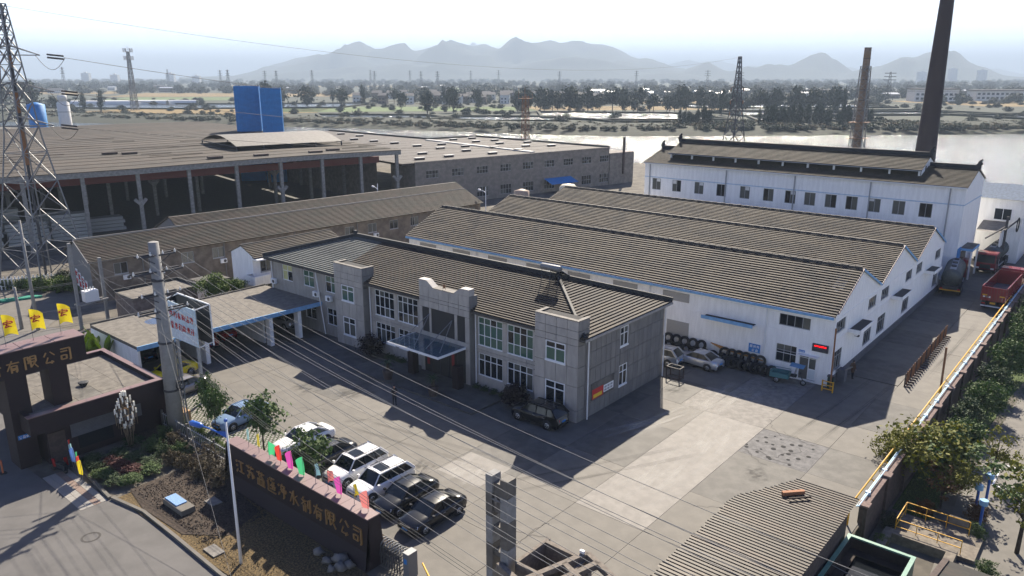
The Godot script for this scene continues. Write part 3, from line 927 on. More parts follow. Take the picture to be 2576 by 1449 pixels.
	for k in 6:
		bx(nb, "print_block", -31.585, -31.58, 1.58 + (k / 3) * 0.26, 1.76 + (k / 3) * 0.26, 49.25 + (k % 3) * 0.44, 49.58 + (k % 3) * 0.44, M.pipe_grey)
	# hipped roof
	var e := [V(-75.0, 7.0, 45.75), V(-31.2, 7.0, 45.75), V(-31.2, 7.0, 59.35), V(-75.0, 7.0, 59.35)]
	var r := [V(-66.8, 9.3, 52.5), V(-38.9, 9.3, 52.5)]
	var cut_e: Vector3 = V(-62.3, 7.0, 45.75)
	var cut_r: Vector3 = V(-62.3, 9.3, 52.5)
	tile_slope(o, e[0], cut_e, r[0], cut_r, 0.34, M.tiles_grey)
	tile_slope(o, cut_e, e[1], cut_r, r[1], 0.34, M.tiles_office)
	tile_slope(o, e[1], e[2], r[1], r[1], 0.34, M.tiles_office)
	tile_slope(o, e[2], e[3], r[1], r[0], 0.34, M.tiles_office)
	tile_slope(o, e[3], e[0], r[0], r[0], 0.34, M.tiles_office)
	for i in 4:
		var a: Vector3 = e[i] - Vector3.UP * 0.12
		var b: Vector3 = e[(i + 1) % 4] - Vector3.UP * 0.12
		bar(o, "gutter", a, b, 0.16, M.office_wall if i == 1 else M.eave_dark, 0.2)
	bx(o, "ridge", -67.0, -38.7, 9.2, 9.72, 52.38, 52.62, M.ridge_black)
	bx(o, "ridge_end", -39.0, -38.6, 9.3, 10.05, 52.36, 52.64, M.ridge_black)
	bx(o, "ridge_end", -67.1, -66.7, 9.3, 10.0, 52.36, 52.64, M.ridge_black)
	for q in [[e[0], r[0]], [e[2], r[1]], [e[3], r[0]]]:
		bar(o, "hip_ridge", q[0] + Vector3.UP * 0.18, q[1] + Vector3.UP * 0.2, 0.2, M.ridge_black, 0.42)
	bar(o, "hip_ridge", e[1] + Vector3.UP * 0.12, r[1] + Vector3.UP * 0.15, 0.2, M.ridge_black, 0.26)
	bar(o, "roof_cable", V(-37.9, 9.1, 52.3), V(-33.4, 7.6, 50.2), 0.035, M.ridge_black)
	# drainpipes
	for q in [[-57.15, 46.15], [-43.0, 46.15]]:
		drainpipe(o, V(q[0], 6.8, q[1]), V(q[0], 0.1, q[1]), M.pipe_white)
	drainpipe(o, V(-31.5, 6.75, 46.7), V(-31.5, 0.0, 46.7), M.pipe_white)
	drainpipe(o, V(-31.5, 6.75, 58.75), V(-31.5, 0.0, 58.75), M.pipe_white)
	drainpipe(o, V(-65.6, 6.9, 45.9), V(-64.6, 0.1, 46.0), M.pipe_white)
	drainpipe(o, V(-74.0, 6.8, 46.1), V(-74.0, 3.5, 46.1), M.pipe_white)
	ac_unit(o, V(-63.6, 3.9, 46.2), R, F)
	ac_unit(o, V(-65.8, 4.0, 46.2), R, F)
	ac_unit(o, V(-73.6, 4.1, 46.2), R, F)
	# planting strip at the foot of the wall
	for q in [[-57.4, -50.6], [-43.0, -36.0]]:
		var k := bx(self, "kerb", q[0], q[1], 0, 0.14, 44.95, 45.07, M.concrete_c)
		k.set_meta("kind", "structure")
	# solar water heater on the ridge
	var w := thing("solar_water_heater", "dark solar water heater with round tank on the office roof ridge", "water heater", V(-38.6, 9.0, 51.2))
	var tk := Build.new(true)
	tk.tube([V(-39.9, 10.45, 51.4), V(-39.8, 10.45, 51.4), V(-37.9, 10.45, 51.4), V(-37.8, 10.45, 51.4)], [0.24, 0.27, 0.27, 0.24], 14)
	mi(w, "water_tank", tk.done(), M.steel)
	for k in 14:
		rod(w, "vacuum_tube", V(-39.6 + k * 0.125, 10.3, 51.6), V(-39.6 + k * 0.125, 9.5, 53.0), 0.028, M.glass_dark)
	for x in [-39.8, -38.85, -37.95]:
		bar(w, "leg", V(x, 8.75, 51.2), V(x, 10.3, 51.35), 0.04, M.steel_dark)
		bar(w, "leg", V(x, 9.25, 52.9), V(x, 9.6, 52.95), 0.04, M.steel_dark)
	bar(w, "rail", V(-39.8, 9.35, 51.25), V(-37.95, 9.35, 51.25), 0.035, M.steel_dark)

func build_carport() -> void:
	var o := thing("carport", "long flat roofed carport with bright blue fascia joined to the office", "carport", V(-70, 0, 37))
	var roof := sheet([[-75.9, 27.2], [-66.0, 27.2], [-65.3, 46.3], [-74.4, 46.2], [-75.9, 46.2]], 3.45, 0.3)
	mi(o, "roof", roof, M.flat_roof)
	var edge := bar(o, "fascia", V(-66.0, 3.28, 27.15), V(-65.25, 3.28, 46.3), 0.1, M.blue_trim, 0.42)
	edge.set_meta("label", "bright blue painted fascia")
	bar(o, "parapet", V(-75.85, 3.5, 27.2), V(-75.85, 3.5, 46.2), 0.14, M.flat_roof_b, 0.2)
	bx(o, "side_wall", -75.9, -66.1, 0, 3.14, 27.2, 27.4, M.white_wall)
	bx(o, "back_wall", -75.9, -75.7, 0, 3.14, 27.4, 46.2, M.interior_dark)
	var f := 27.2
	for t in [33.6, 40.4, 43.7]:
		var s := lerpf(-66.3, -65.6, (t - f) / 19.0)
		bx(o, "pillar", s - 0.75, s, 0, 3.14, t - 0.2, t + 0.2, M.white_wall)
	for t in [33.6, 40.4]:
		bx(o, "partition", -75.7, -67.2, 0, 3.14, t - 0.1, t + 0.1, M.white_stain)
	var stain := Build.new()
	for i in 28:
		var a := TAU * i / 28
		var b := TAU * (i + 1) / 28
		var g := func(k: float) -> Vector3: return V(-72.2 + cos(k) * 1.5 * (1 + 0.15 * sin(k * 3)), 3.454, 33.3 + sin(k) * 2.7 * (1 + 0.1 * cos(k * 2)))
		stain.tri(V(-72.2, 3.454, 33.3), g.call(a), g.call(b))
	mi(o, "puddle", stain.done(), mat("puddle", lin(0.07, 0.11, 0.2), 0.35, "stain", 2))

func build_warehouses() -> void:
	var o := thing("warehouse", "row of three joined white warehouse gables under brown tile roofs", "warehouse", V(-46, 0, 65.9))
	var L := -73.0
	var Rr := -19.0
	var ridge := [[65.9, 6.75], [72.1, 9.5], [79.0, 6.65], [86.2, 9.32], [93.0, 6.5], [100.1, 9.15], [107.3, 6.35]]
	# front wall with windows and the door
	var holes := [[49.12, 51.93, 4.78, 5.86], [49.1, 50.95, 1.35, 3.0], [51.28, 52.8, 0.15, 2.4]]
	wall_face(o, "wall", V(L, 0, 65.9), V(Rr, 0, 65.9), 0, 6.75, holes, M.white_wall, 0.14)
	window(o, V(L + 50.52, 4.78, 66.0), Vector3.RIGHT, Vector3.BACK, 2.8, 1.08, [0.25, 0.5, 0.75], [], M.frame_grey, M.glass_dark, 0.05)
	window(o, V(L + 50.02, 1.35, 66.0), Vector3.RIGHT, Vector3.BACK, 1.85, 1.65, [0.38, 0.72], [0.65], M.frame_grey, M.glass_dark, 0.05)
	var d := bx(o, "door", L + 52.05, L + 52.8, 0.2, 2.35, 65.98, 66.02, M.frame_white)
	bx(d, "door_pane", L + 52.15, L + 52.7, 1.25, 2.25, 65.95, 65.985, M.glass_grey)
	bx(d, "door_pane", L + 52.15, L + 52.7, 0.35, 1.15, 65.95, 65.985, mat("door_panel", lin(0.6, 0.66, 0.7), 0.5))
	bx(o, "doorway", L + 51.3, L + 52.05, 0.16, 2.38, 66.03, 66.05, M.interior_dark)
	bx(o, "door_awning", L + 51.2, L + 53.0, 2.5, 2.56, 65.4, 65.9, M.pipe_white)
	# right gables: one face with three peaks
	var gh := []
	for q in [[66.3, 68.9], [75.7, 78.25], [80.0, 82.7], [89.3, 91.9], [93.9, 96.5], [103.0, 105.8]]:
		gh.append([q[0] - 65.9, q[1] - 65.9, 4.75, 5.85])
	for q in [[66.4, 68.8], [75.3, 77.8], [79.8, 82.6], [89.3, 92.0], [103.4, 106.0]]:
		gh.append([q[0] - 65.9, q[1] - 65.9, 1.2, 3.0])
	wall_face(o, "gable_wall", V(Rr, 0, 65.9), V(Rr, 0, 107.3), 0, 6.3, gh, M.white_wall, 0.14)
	for q in gh:
		window(o, V(Rr - 0.08, q[2], 65.9 + (q[0] + q[1]) / 2), Vector3.FORWARD, Vector3.RIGHT, q[1] - q[0], q[3] - q[2], [0.25, 0.5, 0.75], [] if q[2] > 4 else [0.68], M.frame_grey, M.glass_dark, 0.05)
	for x in [Rr, L]:
		var g := Build.new()
		for i in ridge.size() - 1:
			var a: Array = ridge[i]
			var b: Array = ridge[i + 1]
			g.quad(V(x, 6.3, a[0]), V(x, a[1], a[0]), V(x, b[1], b[0]), V(x, 6.3, b[0]))
		mi(o, "gable", g.done(), M.white_wall)
	wall_face(o, "wall", V(L, 0, 107.3), V(L, 0, 65.9), 0, 6.3, [], M.white_wall)
	wall_face(o, "wall", V(Rr, 0, 107.3), V(L, 0, 107.3), 0, 6.35, [], M.white_wall)
	bx(o, "plinth", Rr, Rr + 0.08, 0, 0.75, 65.9, 107.3, M.plinth)
	bx(o, "plinth", L, L + 51, 0, 0.5, 65.83, 65.9, M.white_stain)
	# string courses: shallow ledges that throw a thin line
	for y in [5.95, 4.35, 2.2]:
		bx(o, "string_course", L, Rr + 0.02, y, y + 0.04, 65.87, 65.9, M.white_stain)
	for y in [6.15, 4.2]:
		bx(o, "string_course", Rr, Rr + 0.03, y, y + 0.04, 65.9, 107.3, M.white_stain)
	# bricked up openings along the front
	for k in 9:
		var s := -70.9 + k * 5.86
		if s + 3 < -30:
			bx(o, "blocked_window", s, s + 2.9, 5.05, 5.92, 65.84, 65.9, M.blocked_up)
	for s in [-52.7, -46.9, -41.0, -35.1]:
		bx(o, "blocked_window", s, s + 2.4, 1.3, 3.0, 65.84, 65.9, M.blocked_up)
	# roofs
	for i in 3:
		var a: Array = ridge[i * 2]
		var b: Array = ridge[i * 2 + 1]
		var c: Array = ridge[i * 2 + 2]
		var over := 0.55 if i == 0 else 0.0
		tile_slope(o, V(L - 0.1, a[1] + 0.06 - over * 0.44, a[0] - over), V(Rr + 0.12, a[1] + 0.06 - over * 0.44, a[0] - over), V(L - 0.1, b[1] + 0.06, b[0]), V(Rr + 0.12, b[1] + 0.06, b[0]), 0.37, M.tiles_warehouse)
		tile_slope(o, V(Rr + 0.12, c[1] + 0.06, c[0]), V(L - 0.1, c[1] + 0.06, c[0]), V(Rr + 0.12, b[1] + 0.06, b[0]), V(L - 0.1, b[1] + 0.06, b[0]), 0.37, M.tiles_warehouse)
		var rb := Build.new()
		for k in 90:
			var s := L + k * 0.6
			rb.box(s, s + 0.56, b[1] + 0.02, b[1] + 0.24 + 0.03 * (k % 2), b[0] - 0.14, b[0] + 0.14)
		mi(o, "ridge", rb.done(), M.eave_dark)
		for x in [Rr + 0.16, L - 0.14]:
			bar(o, "verge_board", V(x, a[1] + 0.02, a[0]), V(x, b[1] + 0.02, b[0]), 0.09, M.granite_cap if x == Rr + 0.16 else M.eave_dark, 0.16)
			bar(o, "verge_board", V(x, b[1] + 0.02, b[0]), V(x, c[1] + 0.02, c[0]), 0.09, M.blue_trim, 0.2)
	# a strip of newer tiles near the gable
	var patch := Build.new()
	for k in 9:
		for j in 3:
			if rng.randf() < 0.75:
				var f := 0.42 + k * 0.058
				var p := V(-20.5 + j * 0.33, 0, 0) + V(0, lerpf(6.8, 9.55, f) + 0.09, lerpf(65.9, 72.1, f))
				patch.quad(p, p + V(0.28, 0, 0), p + V(0.28, 0.1, 0.23), p + V(0, 0.1, 0.23))
	mi(o, "new_tile", patch.done(), M.concrete_pale).set_meta("kind", "stuff")
	bx(o, "gutter", L, Rr, 6.3, 6.5, 65.25, 65.42, M.blue_trim)
	bx(o, "eave_soffit", L, Rr, 6.5, 6.56, 65.35, 65.9, M.white_wall)
	for q in [[-25.0, 0.05], [-37.2, 0.05], [-49.0, 0.05], [-61.0, 0.05]]:
		drainpipe(o, V(q[0], 6.35, 65.75), V(q[0], q[1], 65.75), M.pipe_white, 0.07)
	# flat concrete hoods over doors and windows
	for q in [[69.8, 74.2], [83.9, 88.4], [98.0, 101.8]]:
		var hd := bx(o, "door_hood", Rr, Rr + 1.1, 4.1, 4.22, q[0], q[1], M.white_stain)
		bx(hd, "hood_edge", Rr + 1.05, Rr + 1.13, 4.08, 4.42, q[0], q[1], M.white_wall)
		bx(hd, "hood_edge", Rr, Rr + 1.05, 4.08, 4.42, q[0] - 0.02, q[0] + 0.06, M.white_wall)
		bx(hd, "hood_fill", Rr + 0.02, Rr + 1.04, 4.22, 4.26, q[0] + 0.06, q[1], M.ridge_black)
	var hd2 := bx(o, "door_hood", -31.0, -25.9, 4.2, 4.3, 64.9, 65.9, M.white_stain)
	bx(hd2, "hood_edge", -31.0, -25.9, 4.18, 4.5, 64.84, 64.92, M.blue_trim)
	bx(hd2, "hood_fill", -30.9, -26.0, 4.3, 4.34, 64.95, 65.88, M.ridge_black)
	# cameras on the gable
	for y in [3.75, 3.1]:
		var cm := bx(o, "security_camera", Rr + 0.3, Rr + 0.42, y, y + 0.12, 72.0, 72.35, M.steel_dark)
		bar(cm, "camera_arm", V(Rr, y + 0.02, 72.1), V(Rr + 0.32, y + 0.02, 72.1), 0.04, M.steel_dark)
	# signs fixed to the wall
	var sg := thing("warehouse_sign", "blue warehouse sign with white lettering on white wall", "sign", V(-25.9, 1.62, 65.8))
	bx(sg, "sign_board", -26.45, -25.35, 1.62, 2.44, 65.8, 65.83, M.blue_sign)
	writing(sg, "lettering", "原材料", V(-26.3, 2.08, 65.79), Vector3.RIGHT, Vector3.UP, 0.26, 0.31, M.frame_white, 0.12)
	writing(sg, "lettering", "仓库", V(-26.12, 1.7, 65.79), Vector3.RIGHT, Vector3.UP, 0.26, 0.36, M.frame_white, 0.12)
	var ld := thing("display_panel", "black electronic display panel with red lettering beside the warehouse door", "display", V(-20, 3.05, 65.8))
	bx(ld, "housing", -20.68, -19.3, 3.05, 3.75, 65.74, 65.86, M.steel_dark)
	var red := StandardMaterial3D.new()
	red.albedo_color = Color(0.4, 0.02, 0.02)
	red.emission_enabled = true
	red.emission = Color(1.0, 0.05, 0.08)
	red.emission_energy_multiplier = 1.3
	writing(ld, "red_lettering", "江苏净水剂有限公司", V(-20.5, 3.5, 65.735), Vector3.RIGHT, Vector3.UP, 0.13, 0.115, red, 0.14)
	var ds := thing("door_sign", "small blue name plate above the white warehouse door", "sign", V(-21.6, 2.7, 65.85))
	bx(ds, "plate", -21.85, -21.3, 2.66, 2.86, 65.84, 65.87, M.blue_sign)
	writing(ds, "lettering", "原料仓库", V(-21.82, 2.7, 65.835), Vector3.RIGHT, Vector3.UP, 0.1, 0.13, M.frame_white, 0.14)

func build_white_hall() -> void:
	var o := thing("white_factory_hall", "tall white factory hall with raised roof lantern and black ridges by the river", "building", V(-42, 0, 113.5))
	var L := -66.2
	var Rr := -18.5
	var t0 := 113.5
	var t1 := 125.4
	var holes := []
	for s in [-63.9, -60.15, -56.15, -52.3, -48.4, -44.65, -41.3, -38.4, -35.4, -32.5, -29.45, -26.3, -22.95]:
		holes.append([s - 0.8 - L, s + 0.8 - L, 8.15, 10.05])
	wall_face(o, "wall", V(L, 0, t0), V(Rr, 0, t0), 0, 12.6, holes, M.white_stain, 0.14)
	for q in holes:
		window(o, V(L + (q[0] + q[1]) / 2, q[2], t0 + 0.08), Vector3.RIGHT, Vector3.BACK, 1.6, 1.9, [0.5], [], M.frame_grey, M.glass_grey, 0.06, false)
		if rng.randf() < 0.6:
			var cs: float = L + q[0] + (0.86 if rng.randf() < 0.7 else 0.1)
			bx(o, "curtain", cs, cs + 0.62, 9.5 + rng.randf_range(-0.1, 0.15), 9.98, t0 + 0.045, t0 + 0.055, M.house_white)
	var mid := 119.5
	wall_face(o, "gable_wall", V(Rr, 0, t0), V(Rr, 0, t1), 0, 12.6, [], M.white_stain, 0.1, [[0.0, 6.0, 14.35, t1 - t0]])
	wall_face(o, "gable_wall", V(L, 0, t1), V(L, 0, t0), 0, 12.6, [], M.white_stain, 0.1, [[0.0, 5.9, 14.35, t1 - t0]])
	wall_face(o, "wall", V(Rr, 0, t1), V(L, 0, t1), 0, 12.6, [], M.white_stain)
	bx(o, "string_course", L, Rr + 0.03, 10.15, 10.3, t0 - 0.04, t0, mat("band_blue", lin(0.48, 0.6, 0.74), 0.8, "mottle", 5))
	bx(o, "string_course", L, Rr + 0.02, 7.9, 7.94, t0 - 0.03, t0, M.white_stain)
	bx(o, "string_course", Rr, Rr + 0.04, 10.15, 10.3, t0, t1, M.band_blue)
	for s in [-65.2, -51.6, -40.8, -30.2, -20.3]:
		drainpipe(o, V(s, 12.3, t0 - 0.12), V(s, 0.1, t0 - 0.12), M.pipe_grey, 0.09)
	var k := 0.42
	var ex := V(0, 12.55, t0 - 0.35)
	var bk := V(0, 12.55, t1 + 0.35)
	tile_slope(o, V(L - 0.2, 12.55, t0 - 0.35), V(Rr + 0.2, 12.55, t0 - 0.35), V(L - 0.2, 14.4, mid), V(Rr + 0.2, 14.4, mid), k, M.tiles_white)
	tile_slope(o, V(Rr + 0.2, 12.55, t1 + 0.35), V(L - 0.2, 12.55, t1 + 0.35), V(Rr + 0.2, 14.4, mid), V(L - 0.2, 14.4, mid), k, M.tiles_white)
	bx(o, "eave_board", L - 0.2, Rr + 0.2, 12.4, 12.55, t0 - 0.4, t0 - 0.3, M.pipe_white)
	# raised lantern along the ridge
	var la := -63.0
	var lb := -24.4
	tile_slope(o, V(la, 14.15, 115.2), V(lb, 14.15, 115.2), V(la, 15.75, mid), V(lb, 15.75, mid), k, M.tiles_white)
	tile_slope(o, V(lb, 14.15, 123.8), V(la, 14.15, 123.8), V(lb, 15.75, mid), V(la, 15.75, mid), k, M.tiles_white)
	bx(o, "lantern_eave", la, lb, 14.02, 14.12, 115.15, 115.3, M.pipe_grey)
	for x in [la + 0.3, lb - 0.15]:
		var g := Build.new()
		g.quad(V(x, 13.0, 115.6), V(x, 14.25, 115.6), V(x, 14.25, 123.4), V(x, 13.0, 123.4))
		g.tri(V(x, 14.25, 115.6), V(x, 15.7, mid), V(x, 14.25, 123.4))
		mi(o, "lantern_gable", g.done(), M.white_wall)
	for i in 11:
		var s := lerpf(la + 0.4, lb - 0.4, i / 10.0)
		bx(o, "lantern_post", s - 0.12, s + 0.12, 13.1, 14.1, 115.6, 115.85, M.white_stain)
	bx(o, "lantern_back", la, lb, 13.2, 14.6, 117.6, 117.7, M.interior_dark)
	for q in [[la, lb, 15.7], [L, la, 14.35], [lb, Rr, 14.35]]:
		bx(o, "ridge", q[0], q[1], q[2], q[2] + 0.62, mid - 0.15, mid + 0.15, M.ridge_black)
	for q in [[la - 0.1, 15.75], [lb + 0.1, 15.75], [L - 0.1, 14.4], [Rr + 0.1, 14.4]]:
		var f := Build.new()
		f.bar(V(q[0], q[1], mid), V(q[0], q[1] + 1.05, mid), 0.4)
		f.bar(V(q[0] - 0.35, q[1] + 0.55, mid), V(q[0] + 0.35, q[1] + 0.8, mid), 0.28)
		f.bar(V(q[0] - 0.1, q[1] + 1.0, mid), V(q[0] + 0.3, q[1] + 1.35, mid), 0.22)
		mi(o, "ridge_ornament", f.done(), M.ridge_black)
	# blue framed porch on the right hand end
	bx(o, "porch_canopy", Rr, Rr + 1.5, 3.9, 4.2, 115.6, 120.4, M.blue_trim)
	bx(o, "porch_roof", Rr, Rr + 1.4, 4.2, 4.24, 115.7, 120.3, M.flat_roof_b)
	for t in [115.8, 120.2]:
		bx(o, "porch_post", Rr + 1.25, Rr + 1.45, 0, 3.9, t - 0.1, t + 0.1, M.white_stain)
	bx(o, "porch_screen", Rr + 0.02, Rr + 0.1, 0, 4.4, 113.6, 115.6, M.bluesheet)
	bx(o, "porch_door", Rr + 0.02, Rr + 0.06, 0, 3.6, 116.2, 119.8, M.interior_dark)
	# lower white annex behind, with a sheet metal roof
	var n := thing("white_annex", "lower white annex with grey sheet roof behind the tall white hall", "building", V(-16, 0, 132))
	bx(n, "wall", -21.0, -13.6, 0, 9.3, 130.6, 139.4, M.white_stain)
	var rf := Build.new()
	rf.quad(V(-21.2, 9.3, 130.2), V(-13.4, 9.3, 130.2), V(-13.4, 11.0, 135.0), V(-21.2, 11.0, 135.0))
	rf.quad(V(-21.2, 11.0, 135.0), V(-13.4, 11.0, 135.0), V(-13.4, 9.3, 139.8), V(-21.2, 9.3, 139.8))
	for x in [-13.62, -21.0]:
		rf.tri(V(x, 9.3, 130.6), V(x, 10.95, 135.0), V(x, 9.3, 139.4))
	mi(n, "roof", rf.done(), mat("annex_sheet", lin(0.16, 0.21, 0.28), 0.9, "stain", 4))
	window(n, V(-16.2, 6.2, 130.55), Vector3.RIGHT, Vector3.BACK, 2.2, 1.7, [0.5], [], M.frame_white, M.glass_dark)
	var lo := Build.new()
	lo.quad(V(-18.5, 5.2, 125.5), V(-15.4, 5.2, 125.5), V(-15.4, 6.0, 130.5), V(-18.5, 6.0, 130.5))
	mi(n, "lean_to_roof", lo.done(), M.concrete_pale)
	bx(n, "lean_to_wall", -15.5, -15.3, 0, 5.1, 125.6, 130.5, M.white_stain)
	var w := thing("brown_workshop", "brown workshop with pale ribbed roof at the end of the lane", "building", V(-8, 0, 150))
	bx(w, "wall", -14, 2, 0, 9.0, 143, 158, M.wall_brown)
	var wr := Build.new()
	wr.quad(V(-14.4, 9.0, 142.4), V(2.4, 9.0, 142.4), V(2.4, 11.4, 150.5), V(-14.4, 11.4, 150.5))
	wr.quad(V(-14.4, 11.4, 150.5), V(2.4, 11.4, 150.5), V(2.4, 9.0, 158.6), V(-14.4, 9.0, 158.6))
	mi(w, "roof", wr.done(), M.concrete_pale)
	bx(w, "gateway", -10.0, -6.0, 0, 5.5, 142.9, 143.0, M.interior_dark)

func build_dormitory() -> void:
	# built along its own axes, then turned: x runs along the long front, front faces +z
	var o := thing("dormitory", "long brown rendered dormitory with grey tile roof and air conditioners", "building")
	var Lg := 63.0
	var R := Vector3.RIGHT
	var F := Vector3.BACK
	var holes := []
	for k in 15:
		holes.append([2.6 + k * 4.1, 4.2 + k * 4.1, 3.1, 4.5])
	wall_face(o, "wall", Vector3(0, 0, 0), Vector3(Lg, 0, 0), 0, 5.2, holes, M.dorm_wall, 0.12)
	for i in holes.size():
		var q: Array = holes[i]
		window(o, Vector3((q[0] + q[1]) / 2, q[2], -0.07), R, F, 1.6, 1.4, [0.5], [], M.frame_grey, [M.glass_grey, M.glass_dark, M.glass_grey][i % 3], 0.06)
		if i % 4 != 2:
			ac_unit(o, Vector3((q[0] + q[1]) / 2 + 0.5, 2.35, 0), R, F)
	wall_face(o, "gable_wall", Vector3(0, 0, -9), Vector3(0, 0, 0), 0, 5.2, [], M.dorm_grey, 0.1, [[0.0, 4.5, 7.05, 9.0]])
	wall_face(o, "gable_wall", Vector3(Lg, 0, 0), Vector3(Lg, 0, -9), 0, 5.2, [], M.dorm_wall, 0.1, [[0.0, 4.5, 7.05, 9.0]])
	wall_face(o, "wall", Vector3(Lg, 0, -9), Vector3(0, 0, -9), 0, 5.2, [], M.dorm_wall)
	# first stretch lower, the rest a little higher with its own gable
	tile_slope(o, Vector3(-0.25, 5.1, 0.5), Vector3(Lg + 0.3, 5.1, 0.5), Vector3(-0.25, 7.1, -4.5), Vector3(Lg + 0.3, 7.1, -4.5), 0.34, M.tiles_dorm)
	tile_slope(o, Vector3(Lg + 0.3, 5.1, -9.5), Vector3(-0.25, 5.1, -9.5), Vector3(Lg + 0.3, 7.1, -4.5), Vector3(-0.25, 7.1, -4.5), 0.34, M.tiles_dorm)
	bar(o, "ridge", Vector3(-0.25, 7.16, -4.5), Vector3(Lg + 0.3, 7.16, -4.5), 0.16, M.dorm_grey, 0.2)
	tile_slope(o, Vector3(12.3, 7.0, -4.3), Vector3(Lg + 0.3, 7.0, -4.3), Vector3(12.3, 8.1, -7.0), Vector3(Lg + 0.3, 8.1, -7.0), 0.34, M.tiles_dorm)
	tile_slope(o, Vector3(Lg + 0.3, 5.8, -12.8), Vector3(12.3, 5.8, -12.8), Vector3(Lg + 0.3, 8.1, -7.0), Vector3(12.3, 8.1, -7.0), 0.34, M.tiles_dorm)
	for x in [12.5, Lg + 0.1]:
		var g := Build.new()
		g.tri(Vector3(x, 7.05, -4.4), Vector3(x, 8.05, -7.0), Vector3(x, 5.8, -12.6))
		g.quad(Vector3(x, 0, -9.1), Vector3(x, 6.9, -4.4), Vector3(x, 5.8, -12.6), Vector3(x, 0, -12.6))
		mi(o, "upper_gable", g.done(), M.dorm_grey)
	wall_face(o, "rear_wing_wall", Vector3(Lg, 0, -12.6), Vector3(12.5, 0, -12.6), 0, 5.8, [], M.dorm_wall)
	bar(o, "verge", Vector3(-0.3, 5.1, 0.5), Vector3(-0.3, 7.1, -4.5), 0.12, M.dorm_grey, 0.16)
	for k in 6:
		drainpipe(o, Vector3(6.0 + k * 10.5, 5.0, 0.08), Vector3(6.0 + k * 10.5, 0, 0.08), M.dorm_grey)
	# plaques with red characters on the near gable
	for i in 4:
		var pl := Build.new()
		pl.box(-0.05, -0.02, 1.1 - i * 0.12, 3.3 - i * 0.3, 5.4 - i * 1.15, 6.2 - i * 1.15)
		var po := mi(o, "plaque", pl.done(), M.frame_white)
		writing(po, "red_character", ["安", "全", "公", "水"][i], Vector3(-0.05, 2.4 - i * 0.3, -6.12 + i * 1.15), Vector3(0, 0, 1), Vector3.UP, 0.66, 0.7, M.red_sign, 0.13)
		writing(po, "red_character", ["全", "有", "水", "安"][i], Vector3(-0.05, 1.4 - i * 0.2, -6.12 + i * 1.15), Vector3(0, 0, 1), Vector3.UP, 0.66, 0.7, M.red_sign, 0.13)
	o.position = V(-95.5, 0, 35.2)
	o.rotation.y = atan2(62.7, 5.8)
	# squat brown hut in front of it
	var h := thing("brown_hut", "small flat roofed brown hut with black parapet between dormitory and carport", "hut", V(-85, 0, 38))
	bx(h, "wall", -87.2, -82.7, 0, 3.0, 34.3, 41.6, mat("hut_wall", lin(0.2, 0.165, 0.15), 0.9, "stain", 5))
	bx(h, "roof", -87.3, -82.6, 3.0, 3.1, 34.2, 41.7, M.flat_roof)
	for q in [[-87.3, -87.1, 34.2, 41.7], [-87.3, -82.6, 41.5, 41.7], [-82.75, -82.6, 34.2, 41.7], [-87.3, -82.6, 34.2, 34.35]]:
		bx(h, "parapet", q[0], q[1], 3.1, 3.4 if q[1] < -87 or q[2] > 41 else 3.16, q[2], q[3], M.ridge_black)
	bx(h, "window_opening", -82.7, -82.66, 1.4, 2.6, 37.5, 39.3, M.glass_dark)

func build_white_house() -> void:
	var o := thing("white_house", "small white house with balcony and brown tile roof beside the office", "house", V(-80, 0, 48))
	bx(o, "wall", -84.3, -79.7, 0, 6.0, 47.2, 60.0, M.white_wall)
	for t in [47.2, 60.0]:
		var g := Build.new()
		g.tri(V(-84.3, 6.0, t), V(-82.0, 6.95, t), V(-79.7, 6.0, t))
		mi(o, "gable", g.done(), M.white_wall)
	tile_slope(o, V(-79.2, 5.85, 47.15), V(-79.2, 5.85, 60.2), V(-82.0, 7.0, 47.15), V(-82.0, 7.0, 60.2), 0.34, M.tiles_office)
	tile_slope(o, V(-84.8, 5.85, 60.2), V(-84.8, 5.85, 47.15), V(-82.0, 7.0, 60.2), V(-82.0, 7.0, 47.15), 0.34, M.tiles_office)
	bar(o, "ridge", V(-82.0, 7.05, 47.1), V(-82.0, 7.05, 60.2), 0.18, M.eave_dark)
	bx(o, "eave_slab", -79.7, -78.6, 5.6, 5.75, 47.2, 50.0, M.white_wall)
	window(o, V(-79.68, 4.0, 48.9), Vector3(0, 0, -1), Vector3.RIGHT, 1.5, 1.45, [0.5], [], M.frame_grey, M.glass_grey)
	window(o, V(-79.68, 1.3, 48.9), Vector3(0, 0, -1), Vector3.RIGHT, 1.5, 1.3, [0.5], [], M.frame_grey, M.glass_dark)
	bx(o, "balcony_floor", -79.7, -77.9, 2.9, 3.05, 46.2, 49.8, M.white_wall)
	bx(o, "balcony_parapet", -78.0, -77.85, 2.9, 4.0, 46.2, 49.8, M.white_wall)
	bx(o, "balcony_parapet", -79.7, -78.0, 2.9, 4.0, 46.15, 46.28, M.white_wall)
	var stair := Build.new()
	for t in [46.2, 47.1]:
		stair.quad(V(-79.7, 2.9, t), V(-79.7, 4.0, t), V(-84.0, 1.1, t), V(-84.0, 0.0, t))
	stair.quad(V(-79.7, 4.0, 46.2), V(-84.0, 1.1, 46.2), V(-84.0, 1.1, 47.1), V(-79.7, 4.0, 47.1))
	mi(o, "stair_flank", stair.done(), M.white_wall)
	var s := thing("white_outhouse", "tiny white outhouse with flat roof and green door by the house stairs", "hut", V(-85, 0, 44.5))
	bx(s, "wall", -87.5, -84.9, 0, 2.6, 43.6, 46.6, M.white_wall)
	bx(s, "roof", -87.8, -84.6, 2.6, 2.72, 43.3, 46.9, M.eave_dark)
	bx(s, "door", -84.9, -84.86, 0, 2.1, 44.2, 45.2, mat("door_green", lin(0.12, 0.18, 0.15), 0.4))

